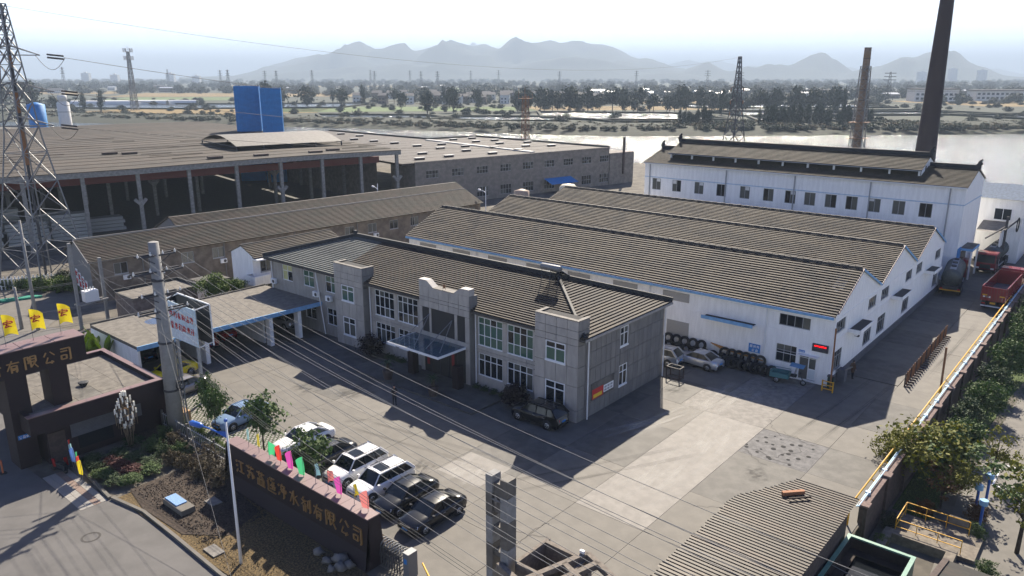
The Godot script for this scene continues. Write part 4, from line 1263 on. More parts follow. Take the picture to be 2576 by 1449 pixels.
func build_shed() -> void:
	# local axes: x along the open front, front faces +z
	var o := thing("precast_shed", "vast open sided shed with dusty brown roof on concrete columns", "shed")
	var prof := [[-70.0, 11.9], [-40.0, 12.3], [-8.0, 12.1], [18.0, 12.0], [30.0, 12.0], [50.0, 12.3], [61.0, 12.35], [79.5, 12.2]]
	var bands := 26
	var mats := [M.shed_roof, M.shed_roof_b, M.shed_roof_c, M.shed_roof]
	for j in bands:
		var z0 := 0.6 - j * 5.0
		var z1 := z0 - 5.05
		var b := Build.new()
		var rise := 0.5 * sin(PI * j / bands)
		var rise1 := 0.5 * sin(PI * (j + 1) / bands)
		for i in prof.size() - 1:
			var lift := 0.05
			var end: float = prof[i + 1][0]
			b.quad(Vector3(prof[i][0], prof[i][1] + rise + lift, z0), Vector3(end, prof[i + 1][1] + rise + lift, z0), Vector3(end, prof[i + 1][1] + rise1, z1), Vector3(prof[i][0], prof[i][1] + rise1, z1))
			b.quad(Vector3(prof[i][0], prof[i][1] + rise - 0.04, z0), Vector3(prof[i][0], prof[i][1] + rise + lift, z0), Vector3(end, prof[i + 1][1] + rise + lift, z0), Vector3(end, prof[i + 1][1] + rise - 0.04, z0))
		mi(o, "roof_band", b.done(), mats[(j * 7 + j / 3) % 4])
	# ribs where the sheets lap: short worn seams
	for k in 26:
		var x := rng.randf_range(5, 76)
		var z := rng.randf_range(-60, -2)
		var s := Build.new()
		var l := rng.randf_range(3, 14)
		s.box(x, x + l, 12.35 + 0.5 * sin(PI * -z / 130.0), 12.42 + 0.5 * sin(PI * -z / 130.0), -z, -z + 0.35)
		mi(o, "lap_strip", s.done(), M.shed_roof_c)
	for q in [[43.0, -4.0], [51.0, -3.0], [61.5, -2.6], [66.0, -4.5], [30.0, -24.0], [33.0, -22.0]]:
		var s := Build.new()
		s.box(q[0], q[0] + 2.6, 12.4, 12.75, -q[1], -q[1] + 0.9)
		mi(o, "roof_hatch", s.done(), M.wall_brown)
	# edge beam and columns
	for i in prof.size() - 1:
		bar(o, "edge_beam", Vector3(prof[i][0], prof[i][1] - 0.45, 0.35), Vector3(prof[i + 1][0], prof[i + 1][1] - 0.45, 0.35), 0.35, M.column, 0.9)
	for k in 17:
		var x := 78.8 - 8.1 * k
		for r in 3:
			var z: float = -0.1 - r * 24.0
			if r > 0 and k > 12:
				continue
			var c := bar(o, "column", Vector3(x, 0, z), Vector3(x, 11.6, z), 0.56, M.column)
			if (k + r) % 3:
				continue
			bar(c, "bracket", Vector3(x - 0.9, 7.0, z), Vector3(x, 6.0, z), 0.5, M.column)
			bar(c, "bracket", Vector3(x + 0.9, 7.0, z), Vector3(x, 6.0, z), 0.5, M.column)
	for r in 3:
		var z := -1.0 - r * 24.0
		if r > 0:
			bar(o, "crane_girder", Vector3(-60, 7.5, z), Vector3(79, 7.5, z), 0.45, M.column, 0.8)
		bar(o, "crane_girder", Vector3(-60, 9.7, z - 7.0), Vector3(79, 9.7, z - 7.0), 0.6, M.girder_red, 1.3)
	for k in 6:
		bar(o, "roof_truss", Vector3(74 - k * 16.0, 11.2, -2), Vector3(74 - k * 16.0, 11.2, -125), 0.4, M.girder_red, 0.7)
	var fl := Build.new()
	fl.quad(Vector3(-70, 0.02, 0), Vector3(79.5, 0.02, 0), Vector3(79.5, 0.02, -130), Vector3(-70, 0.02, -130))
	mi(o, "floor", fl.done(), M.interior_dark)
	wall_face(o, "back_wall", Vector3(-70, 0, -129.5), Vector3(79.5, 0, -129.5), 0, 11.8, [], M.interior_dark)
	wall_face(o, "end_wall", Vector3(79.6, 0, -129.5), Vector3(79.6, 0, -10), 0, 11.6, [], M.factory_wall)
	# curved sheet monitor on the roof
	var v := Build.new(true)
	for i in 10:
		var za := -14.0 - i * 2.1
		var zb := -14.0 - (i + 1) * 2.1
		var ya := 13.1 + 1.9 * sin(PI * (i + 0.6) / 11.2)
		var yb := 13.1 + 1.9 * sin(PI * (i + 1.6) / 11.2)
		v.quad(Vector3(51.5, ya, za), Vector3(73.8, ya, za), Vector3(73.8, yb, zb), Vector3(51.5, yb, zb))
	var mo := mi(o, "roof_monitor", v.done(), mat("monitor_sheet", lin(0.15, 0.14, 0.125), 0.7, "stain", 8))
	for x in [51.6, 57.0, 62.5, 68.0, 73.7]:
		bar(mo, "monitor_post", Vector3(x, 12.2, -14.0), Vector3(x, 13.4, -14.0), 0.2, M.steel_dark)
		bar(mo, "monitor_post", Vector3(x, 12.2, -35.0), Vector3(x, 13.4, -35.0), 0.2, M.steel_dark)
		bar(mo, "monitor_tie", Vector3(x, 13.2, -14.0), Vector3(x, 13.2, -35.0), 0.14, M.steel_dark)
	o.position = V(-133.4, 0, 26.7)
	o.rotation.y = atan2(0.981, 0.196)
	# what stands inside: stacks of precast slabs, tanks
	var proto: Node3D = null
	var spots := []
	for q in [[8, -8, 7], [14.5, -9, 6], [21, -10, 7], [4, -20, 8], [12, -22, 7], [20, -21, 5], [-2, -8, 8], [27, -14, 4]]:
		spots.append(q)
	for q in spots:
		var st := thing("slab_stack", "stack of long pale concrete slabs lying under the shed roof", "concrete slabs", Vector3.ZERO, 0, "precast slab stacks in the open shed")
		for k in int(q[2]):
			var sl := Build.new()
			var off := rng.randf_range(-0.2, 0.2)
			sl.box(-2.9 + off, 2.9 + off, k * 0.62 + 0.03, k * 0.62 + 0.55, -1.3, 1.3)
			mi(st, "slab", sl.done(), M.precast)
		st.transform = o.transform * Transform3D(Basis.IDENTITY, Vector3(q[0], 0, q[1]))
	for q in [[58, -8], [61.5, -12], [66, -7]]:
		var tk := thing("storage_tank", "rusty horizontal steel tank lying inside the open shed", "tank", Vector3.ZERO, 0, "rusty tanks lying in the open shed")
		var tb := Build.new(true)
		tb.tube([Vector3(-3.2, 1.4, 0), Vector3(-3, 1.4, 0), Vector3(3, 1.4, 0), Vector3(3.2, 1.4, 0)], [0.7, 1.1, 1.1, 0.7], 14)
		mi(tk, "shell", tb.done(), M.corrugated_b)
		for x in [-2.0, 2.0]:
			var sd := Build.new()
			sd.box(x - 0.3, x + 0.3, 0.02, 0.6, -0.9, 0.9)
			mi(tk, "saddle", sd.done(), M.column)
		tk.transform = o.transform * Transform3D(Basis.IDENTITY, Vector3(q[0], 0, q[1]))
	# blue clad towers rising behind the roof
	for q in [["blue_tower", "broad blue sheet clad tower with shaded side face rising behind the brown shed roof", -68.6, -204.0, 6.0], ["blue_tower", "narrow blue sheet clad tower standing right beside the broad blue one", -61.6, -201.0, 4.9]]:
		var tw := thing(q[0], q[1], "tower", C(q[2], q[3]), deg_to_rad(54), "blue clad towers behind the shed")
		var w: float = q[4]
		var n := int(w / 0.6)
		for f in 4:
			var turn := Basis(Vector3.UP, f * PI / 2)
			for i in n:
				var p := Build.new()
				p.box(-w / 2 + i * w / n + 0.015, -w / 2 + (i + 1) * w / n - 0.015, 0, 24.2 - absf(q[4] - 6.2) * 0.4, -w / 2 - 0.03 - 0.02 * (i % 2), -w / 2 + 0.03)
				mi(tw, "cladding_sheet", p.done(), M.bluesheet, tw.global_transform * Transform3D(turn, Vector3.ZERO))
		var cp := Build.new()
		cp.box(-w / 2, w / 2, 23.4, 23.5, -w / 2, w / 2)
		mi(tw, "top_deck", cp.done(), M.bluesheet, tw.global_transform)
	var sl := thing("blue_silo", "squat blue silo half hidden by the lattice pylon", "silo", C(-158, -260))
	var sb := Build.new(true)
	sb.tube([Vector3(0, 0, 0), Vector3(0, 17.5, 0), Vector3(0, 18.3, 0)], [2.7, 2.7, 0.4], 18)
	mi(sl, "shell", sb.done(), M.bluesheet, sl.global_transform)
	var ws := thing("white_silo", "slim white silo with a small cap beside the blue silo", "silo", C(-150, -262))
	sb = Build.new(true)
	sb.tube([Vector3(0, 0, 0), Vector3(0, 18.0, 0), Vector3(0, 18.8, 0), Vector3(0, 18.9, 0), Vector3(0, 20.5, 0)], [1.9, 1.9, 1.0, 1.4, 1.4], 16)
	mi(ws, "shell", sb.done(), M.house_white, ws.global_transform)
	for y in [5.0, 10.0, 15.0]:
		var bd := Build.new()
		bd.tube([Vector3(0, y, 0), Vector3(0, y + 0.25, 0)], [1.97, 1.97], 16)
		mi(ws, "band", bd.done(), M.pipe_grey, ws.global_transform)

func build_factory() -> void:
	var o := thing("brown_factory", "long brown two storey factory with dark flat roof dotted by skylights", "building")
	var R := Vector3.RIGHT
	var F := Vector3.BACK
	var x0 := 83.0
	var x1 := 139.8
	var holes := []
	for k in 9:
		var x := 85.6 + k * 6.55
		if k > 4:
			x = 112.2 + (k - 4) * 6.1
		holes.append([x - x0, x - x0 + 3.1, 5.9, 7.5])
		holes.append([x - x0, x - x0 + 3.2, 0.8, 3.0])
	wall_face(o, "wall", Vector3(x0, 0, 0), Vector3(x1, 0, 0), 0, 9.1, holes, M.factory_wall, 0.2)
	for q in holes:
		window(o, Vector3(x0 + (q[0] + q[1]) / 2, q[2], -0.1), R, F, q[1] - q[0], q[3] - q[2], [0.25, 0.5, 0.75], [0.5], M.frame_grey, M.glass_dark, 0.07)
	wall_face(o, "wall", Vector3(x1, 0, 0), Vector3(135.0, 0, -50), 0, 9.1, [], M.factory_wall)
	wall_face(o, "wall", Vector3(x0, 0, -10), Vector3(x0, 0, 0), 0, 9.1, [], M.factory_wall)
	bx(o, "parapet", x0, x1, 9.1, 9.45, -0.15, 0.2, M.factory_wall)
	# roof laid in long felt strips
	var out := [[80.0, 0.1], [139.9, 0.1], [134.8, 49.9], [118.5, 50.5], [112.2, 100.8], [80.0, 114.0]]
	mi(o, "roof", sheet(out, 9.3, 0.4), M.factory_roof)
	var strip := mat("felt_b", lin(0.055, 0.042, 0.038), 0.8, "stain", 11)
	for k in 17:
		var t := 1.5 + k * 3.0
		var lim := 139.0 - t * 0.1
		if k % 2 == 0:
			bx(o, "felt_strip", 80.5, lim, 9.3, 9.325, t, t + 1.6, strip)
	for q in [[[112.2, 100.8], [118.5, 50.5]], [[118.5, 50.5], [134.8, 49.9]], [[134.8, 49.9], [139.9, 0.1]]]:
		bar(o, "roof_kerb", V(q[0][0], 9.5, q[0][1]), V(q[1][0], 9.5, q[1][1]), 0.4, M.ridge_black, 0.5)
	var sk := [[108.5, 72.6], [107.7, 83.1], [101.1, 61.8], [102.3, 52.6], [103.4, 43.4], [103.8, 32.7], [104.7, 23.4], [94.0, 14.6], [95.3, 5.8], [87.2, 4.9], [106.0, 14.2], [106.9, 5.1], [111.3, 32.8], [112.7, 24.1], [122.4, 43.6], [123.3, 34.1], [124.9, 25.7], [129.3, 44.3], [130.0, 34.6], [117.0, 8.0], [125.0, 15.0], [131.0, 12.0], [116.5, 17.0], [133.0, 24.0]]
	for q in sk:
		var s := bx(o, "skylight", q[0] - 1.3, q[0] + 1.3, 9.7, 9.8, q[1] - 0.6, q[1] + 0.6, M.skylight)
		bx(s, "skylight_kerb", q[0] - 1.0, q[0] + 1.0, 9.32, 9.7, q[1] - 0.5, q[1] + 0.5, M.wall_brown)
	bx(o, "roof_light_strip", 115.8, 117.0, 9.33, 9.6, 2.0, 48.0, M.skylight)
	# lower annex with its stove pipe
	bx(o, "annex", 139.9, 148.6, 0, 7.9, -0.2, 9.0, M.factory_wall)
	rod(o, "stove_pipe", Vector3(144.7, 2.5, 0.35), Vector3(144.7, 11.6, 0.35), 0.32, M.wall_brown)
	var aw := Build.new()
	aw.quad(Vector3(118, 2.2, 3.2), Vector3(126.5, 2.2, 3.2), Vector3(126.5, 3.3, 0.2), Vector3(118, 3.3, 0.2))
	mi(o, "awning", aw.done(), M.bluesheet)
	o.position = V(-133.4, 0, 26.7)
	o.rotation.y = atan2(0.981, 0.196)
	var lt := thing("low_store", "low brown store with flat dark roof between factory and white hall", "building", V(-70, 0, 112))
	bx(lt, "wall", -82.0, -67.5, 0, 4.3, 112.0, 124.0, M.wall_brown)
	bx(lt, "roof", -82.4, -67.2, 4.3, 4.5, 111.6, 124.4, M.flat_roof_b)
	for y in [3.4, 3.0]:
		rod(lt, "pipe_run", V(-86, y, 110.9), V(-67.3, y, 110.9), 0.12, M.corrugated_b)
	for s in [-85, -79, -73, -68]:
		bar(lt, "pipe_stand", V(s, 0, 110.9), V(s, 3.4, 110.9), 0.12, M.column)
	# tank on legs behind the warehouses
	var wt := thing("water_tank", "rusty round water tank on a steel stand behind the warehouse gables", "tank", V(-75.5, 0, 92.0))
	var tb := Build.new(true)
	tb.tube([V(-75.5, 6.6, 92.0), V(-75.5, 9.2, 92.0), V(-75.5, 9.5, 92.0)], [1.2, 1.2, 0.3], 16)
	mi(wt, "tank", tb.done(), mat("tank_tan", lin(0.45, 0.33, 0.24), 0.6, "stain", 3))
	for a in 4:
		var p := V(-75.5 + (1 if a & 1 else -1), 0, 92.0 + (1 if a & 2 else -1))
		bar(wt, "leg", p, p + Vector3.UP * 6.6, 0.12, M.steel_dark)
	bx(wt, "deck", -76.8, -74.2, 6.5, 6.6, 90.7, 93.3, M.steel_dark)
	var dt := thing("domed_tank", "cream domed tank top peeping over the warehouse roofs", "tank", V(-75.6, 0, 104.5))
	tb = Build.new(true)
	tb.tube([V(-75.6, 0, 104.5), V(-75.6, 8.4, 104.5), V(-75.6, 8.9, 104.5), V(-75.6, 9.05, 104.5)], [1.5, 1.5, 1.1, 0.2], 18)
	mi(dt, "shell", tb.done(), mat("tank_cream", lin(0.55, 0.5, 0.38), 0.6))

func build_gatehouse() -> void:
	var o := thing("gatehouse", "dark red granite gatehouse with sign beam and flat grey roof", "gatehouse", V(-60, 0, 20))
	bx(o, "wall", -65.3, -56.2, 0, 3.7, 16.2, 23.6, M.wine)
	bx(o, "roof", -65.4, -55.5, 3.7, 3.85, 15.2, 24.2, M.flat_roof)
	# big square roof slabs
	for i in 6:
		for j in 5:
			bx(o, "roof_slab", -65.0 + i * 1.55 + 0.01, -65.0 + (i + 1) * 1.55 - 0.01, 3.85, 3.88 + rng.randf_range(0, 0.012), 15.5 + j * 1.65 + 0.01, 15.5 + (j + 1) * 1.65 - 0.01, [M.flat_roof, M.flat_roof_b, M.flat_roof][(i * 3 + j * 2) % 3])
	# parapets: front, near, far and back
	bx(o, "parapet", -55.65, -55.2, 2.9, 4.2, 15.05, 24.3, M.wine)
	bx(o, "parapet", -65.4, -55.65, 2.9, 4.2, 15.05, 15.4, M.wine)
	bx(o, "parapet", -65.4, -55.65, 2.9, 4.2, 24.0, 24.3, M.wine)
	bx(o, "parapet", -65.7, -65.35, 2.9, 4.2, 15.05, 24.3, M.wine)
	for q in [[-55.7, -55.15, 15.0, 24.35], [-65.75, -65.3, 15.0, 24.35]]:
		bx(o, "coping", q[0], q[1], 4.2, 4.26, q[2], q[3], M.granite_cap)
	bx(o, "coping", -65.3, -55.7, 4.2, 4.25, 23.95, 24.35, M.granite_cap)
	# gate posts and the beam that carries the characters
	for t in [[14.6, 15.9], [17.3, 18.5]]:
		bx(o, "post", -58.9, -57.0, 0 if t[0] < 16 else 3.88, 6.7, t[0], t[1], M.wine)
	var beam := bx(o, "sign_beam", -58.9, -57.0, 6.7, 8.5, 2.0, 19.9, M.wine)
	for k in 9:
		bx(beam, "beam_cap", -58.95, -56.95, 8.5, 8.56, 2.0 + k * 2.0, 3.96 + k * 2.0, M.granite_cap)
	writing(beam, "gold_character", "备有限公司", V(-56.98, 7.05, 13.75), Vector3(0, 0, -1), Vector3.UP, 0.85, 1.1, M.gold, 0.1)
	# window with roller shutter, and the door under the roof edge
	bx(o, "window_pane", -56.2, -56.16, 0.5, 1.5, 18.2, 20.6, M.glass_dark)
	for k in 14:
		bx(o, "shutter_slat", -56.2, -56.14, 1.5 + k * 0.11, 1.6 + k * 0.11, 17.8, 22.8, M.plinth)
	bx(o, "door", -56.2, -56.15, 0, 2.3, 16.3, 17.4, M.wall_brown)
	var bs := bx(o, "name_plate", -56.98, -56.94, 2.2, 2.5, 14.75, 15.7, M.blue_sign)
	writing(bs, "lettering", "公司安全", V(-56.93, 2.26, 14.8), Vector3(0, 0, -1), Vector3.UP, 0.18, 0.22, M.frame_white, 0.14)
	# wing wall towards the yard
	bx(o, "wing_wall", -56.9, -56.4, 0, 2.4, 23.6, 25.4, M.wine)
	var cb := bx(self, "cardboard_bundle", -56.6, -55.4, 0.0, 0.9, 24.9, 26.2, mat("cardboard", lin(0.4, 0.25, 0.13), 0.9))
	tag(cb, "stack of flattened cardboard beside the gatehouse wing wall", "cardboard")
	# bowl left on the roof
	var bw := thing("roof_bowl", "small dark bowl standing alone on the gatehouse roof", "bowl", V(-60.2, 3.9, 18.9))
	var bb := Build.new(true)
	bb.tube([V(-59.4, 3.9, 20.2), V(-59.4, 4.15, 20.2), V(-59.4, 4.17, 20.2)], [0.22, 0.38, 0.3], 14)
	mi(bw, "bowl", bb.done(), M.ridge_black)
	# flags on the beam
	for q in [[15.4, 0.4], [17.1, 0.25], [18.9, 0.3]]:
		flag(V(-58.3, 8.56, q[0]), "yellow printed flag on the gatehouse sign beam", M.flag_yellow, 2.3, 1.35, q[1] + 1.2, "yellow flags on the sign beam", true)

func flag(at: Vector3, label: String, m: Material, pole_h: float, size: float, turn: float, group: String, printed := false) -> void:
	var o := thing("flag", label, "flag", at, turn, group)
	var x := o.global_transform
	rod(o, "flagpole", at, at + Vector3.UP * pole_h, 0.014, M.wire_pale)
	var b := Build.new(true)
	var n := 6
	for i in n:
		for j in 4:
			var g := func(u: int, v: int) -> Vector3:
				var f := float(u) / n
				return Vector3(f * size * 0.62, pole_h - size * 1.15 * v / 4.0 * (1.0 - 0.25 * f) - f * f * size * 0.35, sin(f * 5.0 + v * 0.6) * 0.09 * size)
			b.quad(g.call(i, j), g.call(i + 1, j), g.call(i + 1, j + 1), g.call(i, j + 1))
	var c := mi(o, "cloth", b.done(), m, x)
	if printed:
		writing(c, "red_print", "安", x * Vector3(0.06, pole_h - size * 0.75, 0.1), x.basis.x, Vector3.UP, size * 0.42, 1, M.red_sign, 0.12)

func build_sign_wall() -> void:
	var o := thing("company_sign_wall", "long dark red granite sign wall with gold characters and battered foot", "sign wall", V(-37, 0, 23.3))
	var a := -44.2
	var b := -29.6
	# battered lower part, upright upper part
	var w := Build.new()
	w.quad(V(a, 0, 22.6), V(a, 0.9, 23.0), V(b, 0.9, 23.0), V(b, 0, 22.6))
	w.quad(V(a, 0.9, 23.0), V(a, 3.1, 23.0), V(b, 3.1, 23.0), V(b, 0.9, 23.0))
	w.quad(V(a, 0, 24.1), V(b, 0, 24.1), V(b, 3.1, 23.8), V(a, 3.1, 23.8))
	for x in [a, b]:
		w.quad(V(x, 0, 22.6), V(x, 0.9, 23.0), V(x, 3.1, 23.0), V(x, 3.1, 23.8))
		w.tri(V(x, 0, 22.6), V(x, 3.1, 23.8), V(x, 0, 24.1))
	mi(o, "wall_body", w.done(), M.wine)
	for k in 12:
		var s := lerpf(a, b, k / 12.0)
		var e := lerpf(a, b, (k + 1) / 12.0)
		bx(o, "capstone", s + 0.01, e - 0.01, 3.1, 3.17, 22.95, 23.85, M.granite_cap)
	writing(o, "gold_character", "江苏蓝遥净水剂有限公司", V(-43.0, 1.35, 22.98), Vector3.RIGHT, Vector3.UP, 0.95, 1.2, M.gold, 0.075)
	var cols := [["flag_cyan", 0.35, 0.62, 0.62, "pale blue"], ["flag_yellow", 0.75, 0.6, 0.02, "yellow"], ["flag_green", 0.07, 0.5, 0.2, "green"], ["flag_red", 0.75, 0.06, 0.04, "red"], ["flag_pink", 0.62, 0.08, 0.38, "magenta"], ["flag_salmon", 0.7, 0.22, 0.2, "salmon"], ["flag_blue", 0.08, 0.15, 0.4, "dark blue"]]
	var order := [[0, "pale blue flag at the tree end of the sign wall", 2.6, 0.35], [1, "yellow flag between pale blue and green flags on the sign wall", 2.6, 0.5], [2, "small green flag between the yellow and red flags on the sign wall", 0.1, 0.75], [3, "red flag between green and magenta flags on the sign wall", 3.0, 0.85], [4, "large magenta flag between red and green flags on the sign wall", 3.0, 1.15], [2, "large green flag next to the magenta flag on the sign wall", 3.1, 1.1], [0, "limp pale blue flag in front of a white car on the sign wall", 2.0, 0.6], [5, "rolled up red flag on the sign wall between pale blue and pink flags", 1.5, 0.3], [4, "pink flag beside the yellow flag at the gate end of the sign wall", 3.0, 0.95], [1, "narrow yellow flag beside the pink flag at the gate end", 2.0, 0.5], [5, "salmon flag drooping at the gate end of the sign wall", 3.2, 0.9]]
	for i in order.size():
		var q: Array = order[i]
		flag(V(-42.2 + i * 1.2, 3.17, 23.5), q[1], M[cols[q[0]][0]], 1.25, 0.55 + 0.45 * float(q[3]), q[2], "flags along the sign wall")
	# planter behind the wall and the folding gate at its end
	var pl := thing("concrete_planter", "low grey concrete planter trough behind the sign wall", "planter", V(-36, 0, 24.6))
	bx(pl, "trough", -42, -29.4, 0, 0.9, 24.15, 24.9, M.concrete_c)
	bx(pl, "soil", -41.9, -29.5, 0.9, 0.93, 24.25, 24.8, M.earth)
	var g := thing("folding_gate", "dark steel folding driveway gate drawn up beside the sign wall", "gate", V(-28.9, 0, 24.0))
	for k in 9:
		var s := -29.7 + k * 0.22
		var fr := Build.new(true)
		var pts := []
		for i in 9:
			var an := PI * i / 8.0
			pts.append(V(s + 0.04 * sin(an), 1.25 + 0.3 * sin(an), 24.0 - 0.34 * cos(an)))
		fr.tube(pts, [0.035, 0.035, 0.035, 0.035, 0.035, 0.035, 0.035, 0.035, 0.035], 6)
		var hoop := mi(g, "hoop", fr.done(), M.steel)
		for z in [23.66, 24.34]:
			bar(hoop, "upright", V(s, 0.1, z), V(s, 1.25, z), 0.05, M.steel_dark)
		for y in [0.35, 0.8, 1.15]:
			bar(hoop, "cross_bar", V(s, y, 23.66), V(s, y, 24.34), 0.04, M.steel_dark)
	for k in 8:
		var s := -29.7 + k * 0.22
		bar(g, "link", V(s, 0.3, 23.64), V(s + 0.22, 1.1, 23.64), 0.035, M.steel_dark)
	bx(g, "motor_box", -27.7, -27.25, 0.05, 1.6, 23.7, 24.35, M.steel)
	bx(g, "blue_logo_plate", -27.62, -27.4, 0.95, 1.25, 23.685, 23.7, M.blue_sign)

func build_chimneys() -> void:
	var o := thing("tall_chimney", "very tall dark red tapering chimney running out of the picture beside the river", "chimney", C(104.5, -195))
	var at := o.global_transform
	# courses of the shaft
	var hgt := 60.0
	for k in 24:
		var y0 := hgt * k / 24.0
		var y1 := hgt * (k + 1) / 24.0
		var b := Build.new(true)
		b.tube([Vector3(0, y0, 0), Vector3(0, y1 + 0.01, 0)], [lerpf(2.55, 1.2, y0 / hgt), lerpf(2.55, 1.2, y1 / hgt)], 24, false)
		mi(o, "shaft_ring", b.done(), M.chimney, at)
	var rungs := Build.new()
	for k in 150:
		var y := 2.0 + k * 0.38
		var r := lerpf(2.55, 1.2, y / hgt)
		var d := Vector3(0.7, 0, 0.7).rotated(Vector3.UP, 0.35)
		rungs.bar(d * r * 1.0 + Vector3(0, y, 0), d * (r * 1.0 + 0.35) + Vector3(0, y, 0), 0.07)
	mi(o, "climbing_rung", rungs.done(), M.steel_dark, at).set_meta("kind", "stuff")
	var s := thing("brick_chimney", "slim rusty chimney inside a steel lattice mast behind the white hall", "chimney", C(90, -202))
	at = s.global_transform
	for k in 13:
		var y0 := 33.5 * k / 13.0
		var b := Build.new(true)
		b.tube([Vector3(0, y0, 0), Vector3(0, y0 + 2.53, 0)], [1.0 - k * 0.012, 0.99 - k * 0.012], 18, k == 12)
		mi(s, "shaft_ring", b.done(), M.brick_stack, at)
		var h := Build.new()
		h.tube([Vector3(0, y0 + 2.5, 0), Vector3(0, y0 + 2.62, 0)], [1.05 - k * 0.012, 1.05 - k * 0.012], 18)
		mi(s, "steel_band", h.done(), M.steel_dark, at)
	lattice(s, at, 29.0, 3.6, 2.0, 12, M.steel, 0.1)
	for y in [11.0, 15.0]:
		var pf := Build.new()
		pf.box(-2.2, 2.2, y, y + 0.1, -2.2, 2.2)
		mi(s, "platform", pf.done(), M.steel_rust, at)

# Four legs and crossed braces, tapering from base to top width; every member is a piece of its own.
func lattice(parent: Node3D, at: Transform3D, h: float, w0: float, w1: float, n: int, m: Material, thick: float, bend := 0.0, wb := 0.0) -> void:
	var width := func(y: float) -> float:
		if bend > 0.0:
			return lerpf(w0, wb, y / bend) if y < bend else lerpf(wb, w1, (y - bend) / (h - bend))
		return lerpf(w0, w1, y / h)
	var corner := func(i: int, y: float) -> Vector3:
		var w: float = width.call(y) / 2.0
		return at * Vector3(w if i == 0 or i == 3 else -w, y, w if i < 2 else -w)
	var y0 := 0.0
	for i in 4:
		if bend > 0.0:
			bar(parent, "leg", corner.call(i, 0.0), corner.call(i, bend), thick * 1.7, m)
			bar(parent, "leg", corner.call(i, bend), corner.call(i, h), thick * 1.5, m)
		else:
			bar(parent, "leg", corner.call(i, 0.0), corner.call(i, h), thick * 1.6, m)
	var total := 0.0
	var steps := []
	for k in n:
		var st: float = width.call(h * k / n) + 0.6
		steps.append(st)
		total += st
	for k in n:
		var y1: float = y0 + steps[k] / total * h
		for i in 4:
			var j := (i + 1) % 4
			bar(parent, "brace", corner.call(i, y0), corner.call(j, y1), thick, m)
			bar(parent, "brace", corner.call(j, y0), corner.call(i, y1), thick, m)
			bar(parent, "strut", corner.call(i, y1), corner.call(j, y1), thick * 0.9, m)
		y0 = y1

func wire(a: Vector3, b: Vector3, sag: float, r: float, label: String, group: String, m: Material, called := "power_line") -> void:
	var k := Build.new(true)
	var pts := []
	var rad := []
	for i in 25:
		var f := i / 24.0
		pts.append(a.lerp(b, f) - Vector3.UP * sag * 4.0 * f * (1.0 - f))
		rad.append(r)
	k.tube(pts, rad, 5, false)
	tag(mi(self, called, k.done(), m), label, "wire", group)

func pylon(label: String, at: Vector3, turn: float, h: float, w0: float, n: int, thick: float, arms: Array, arm_len: float, m: Material) -> Node3D:
	var o := thing("lattice_pylon", label, "pylon", at, turn)
	var x := o.global_transform
	lattice(o, x, h, w0, w0 * 0.12, n, m, thick, h * 0.55, w0 * 0.38)
	for y in arms:
		for sgn in [-1, 1]:
			var tip: Vector3 = x * Vector3(sgn * arm_len, y, 0)
			for q in [[0.4, 0.0], [0.4, 1.1], [-0.4, 0.0], [-0.4, 1.1]]:
				bar(o, "cross_arm", x * Vector3(sgn * 0.7, y + q[1], q[0] * 1.4), tip, thick, m)
			bar(o, "insulator_string", tip, tip - Vector3.UP * 1.3, thick * 1.8, M.steel_rust)
	return o

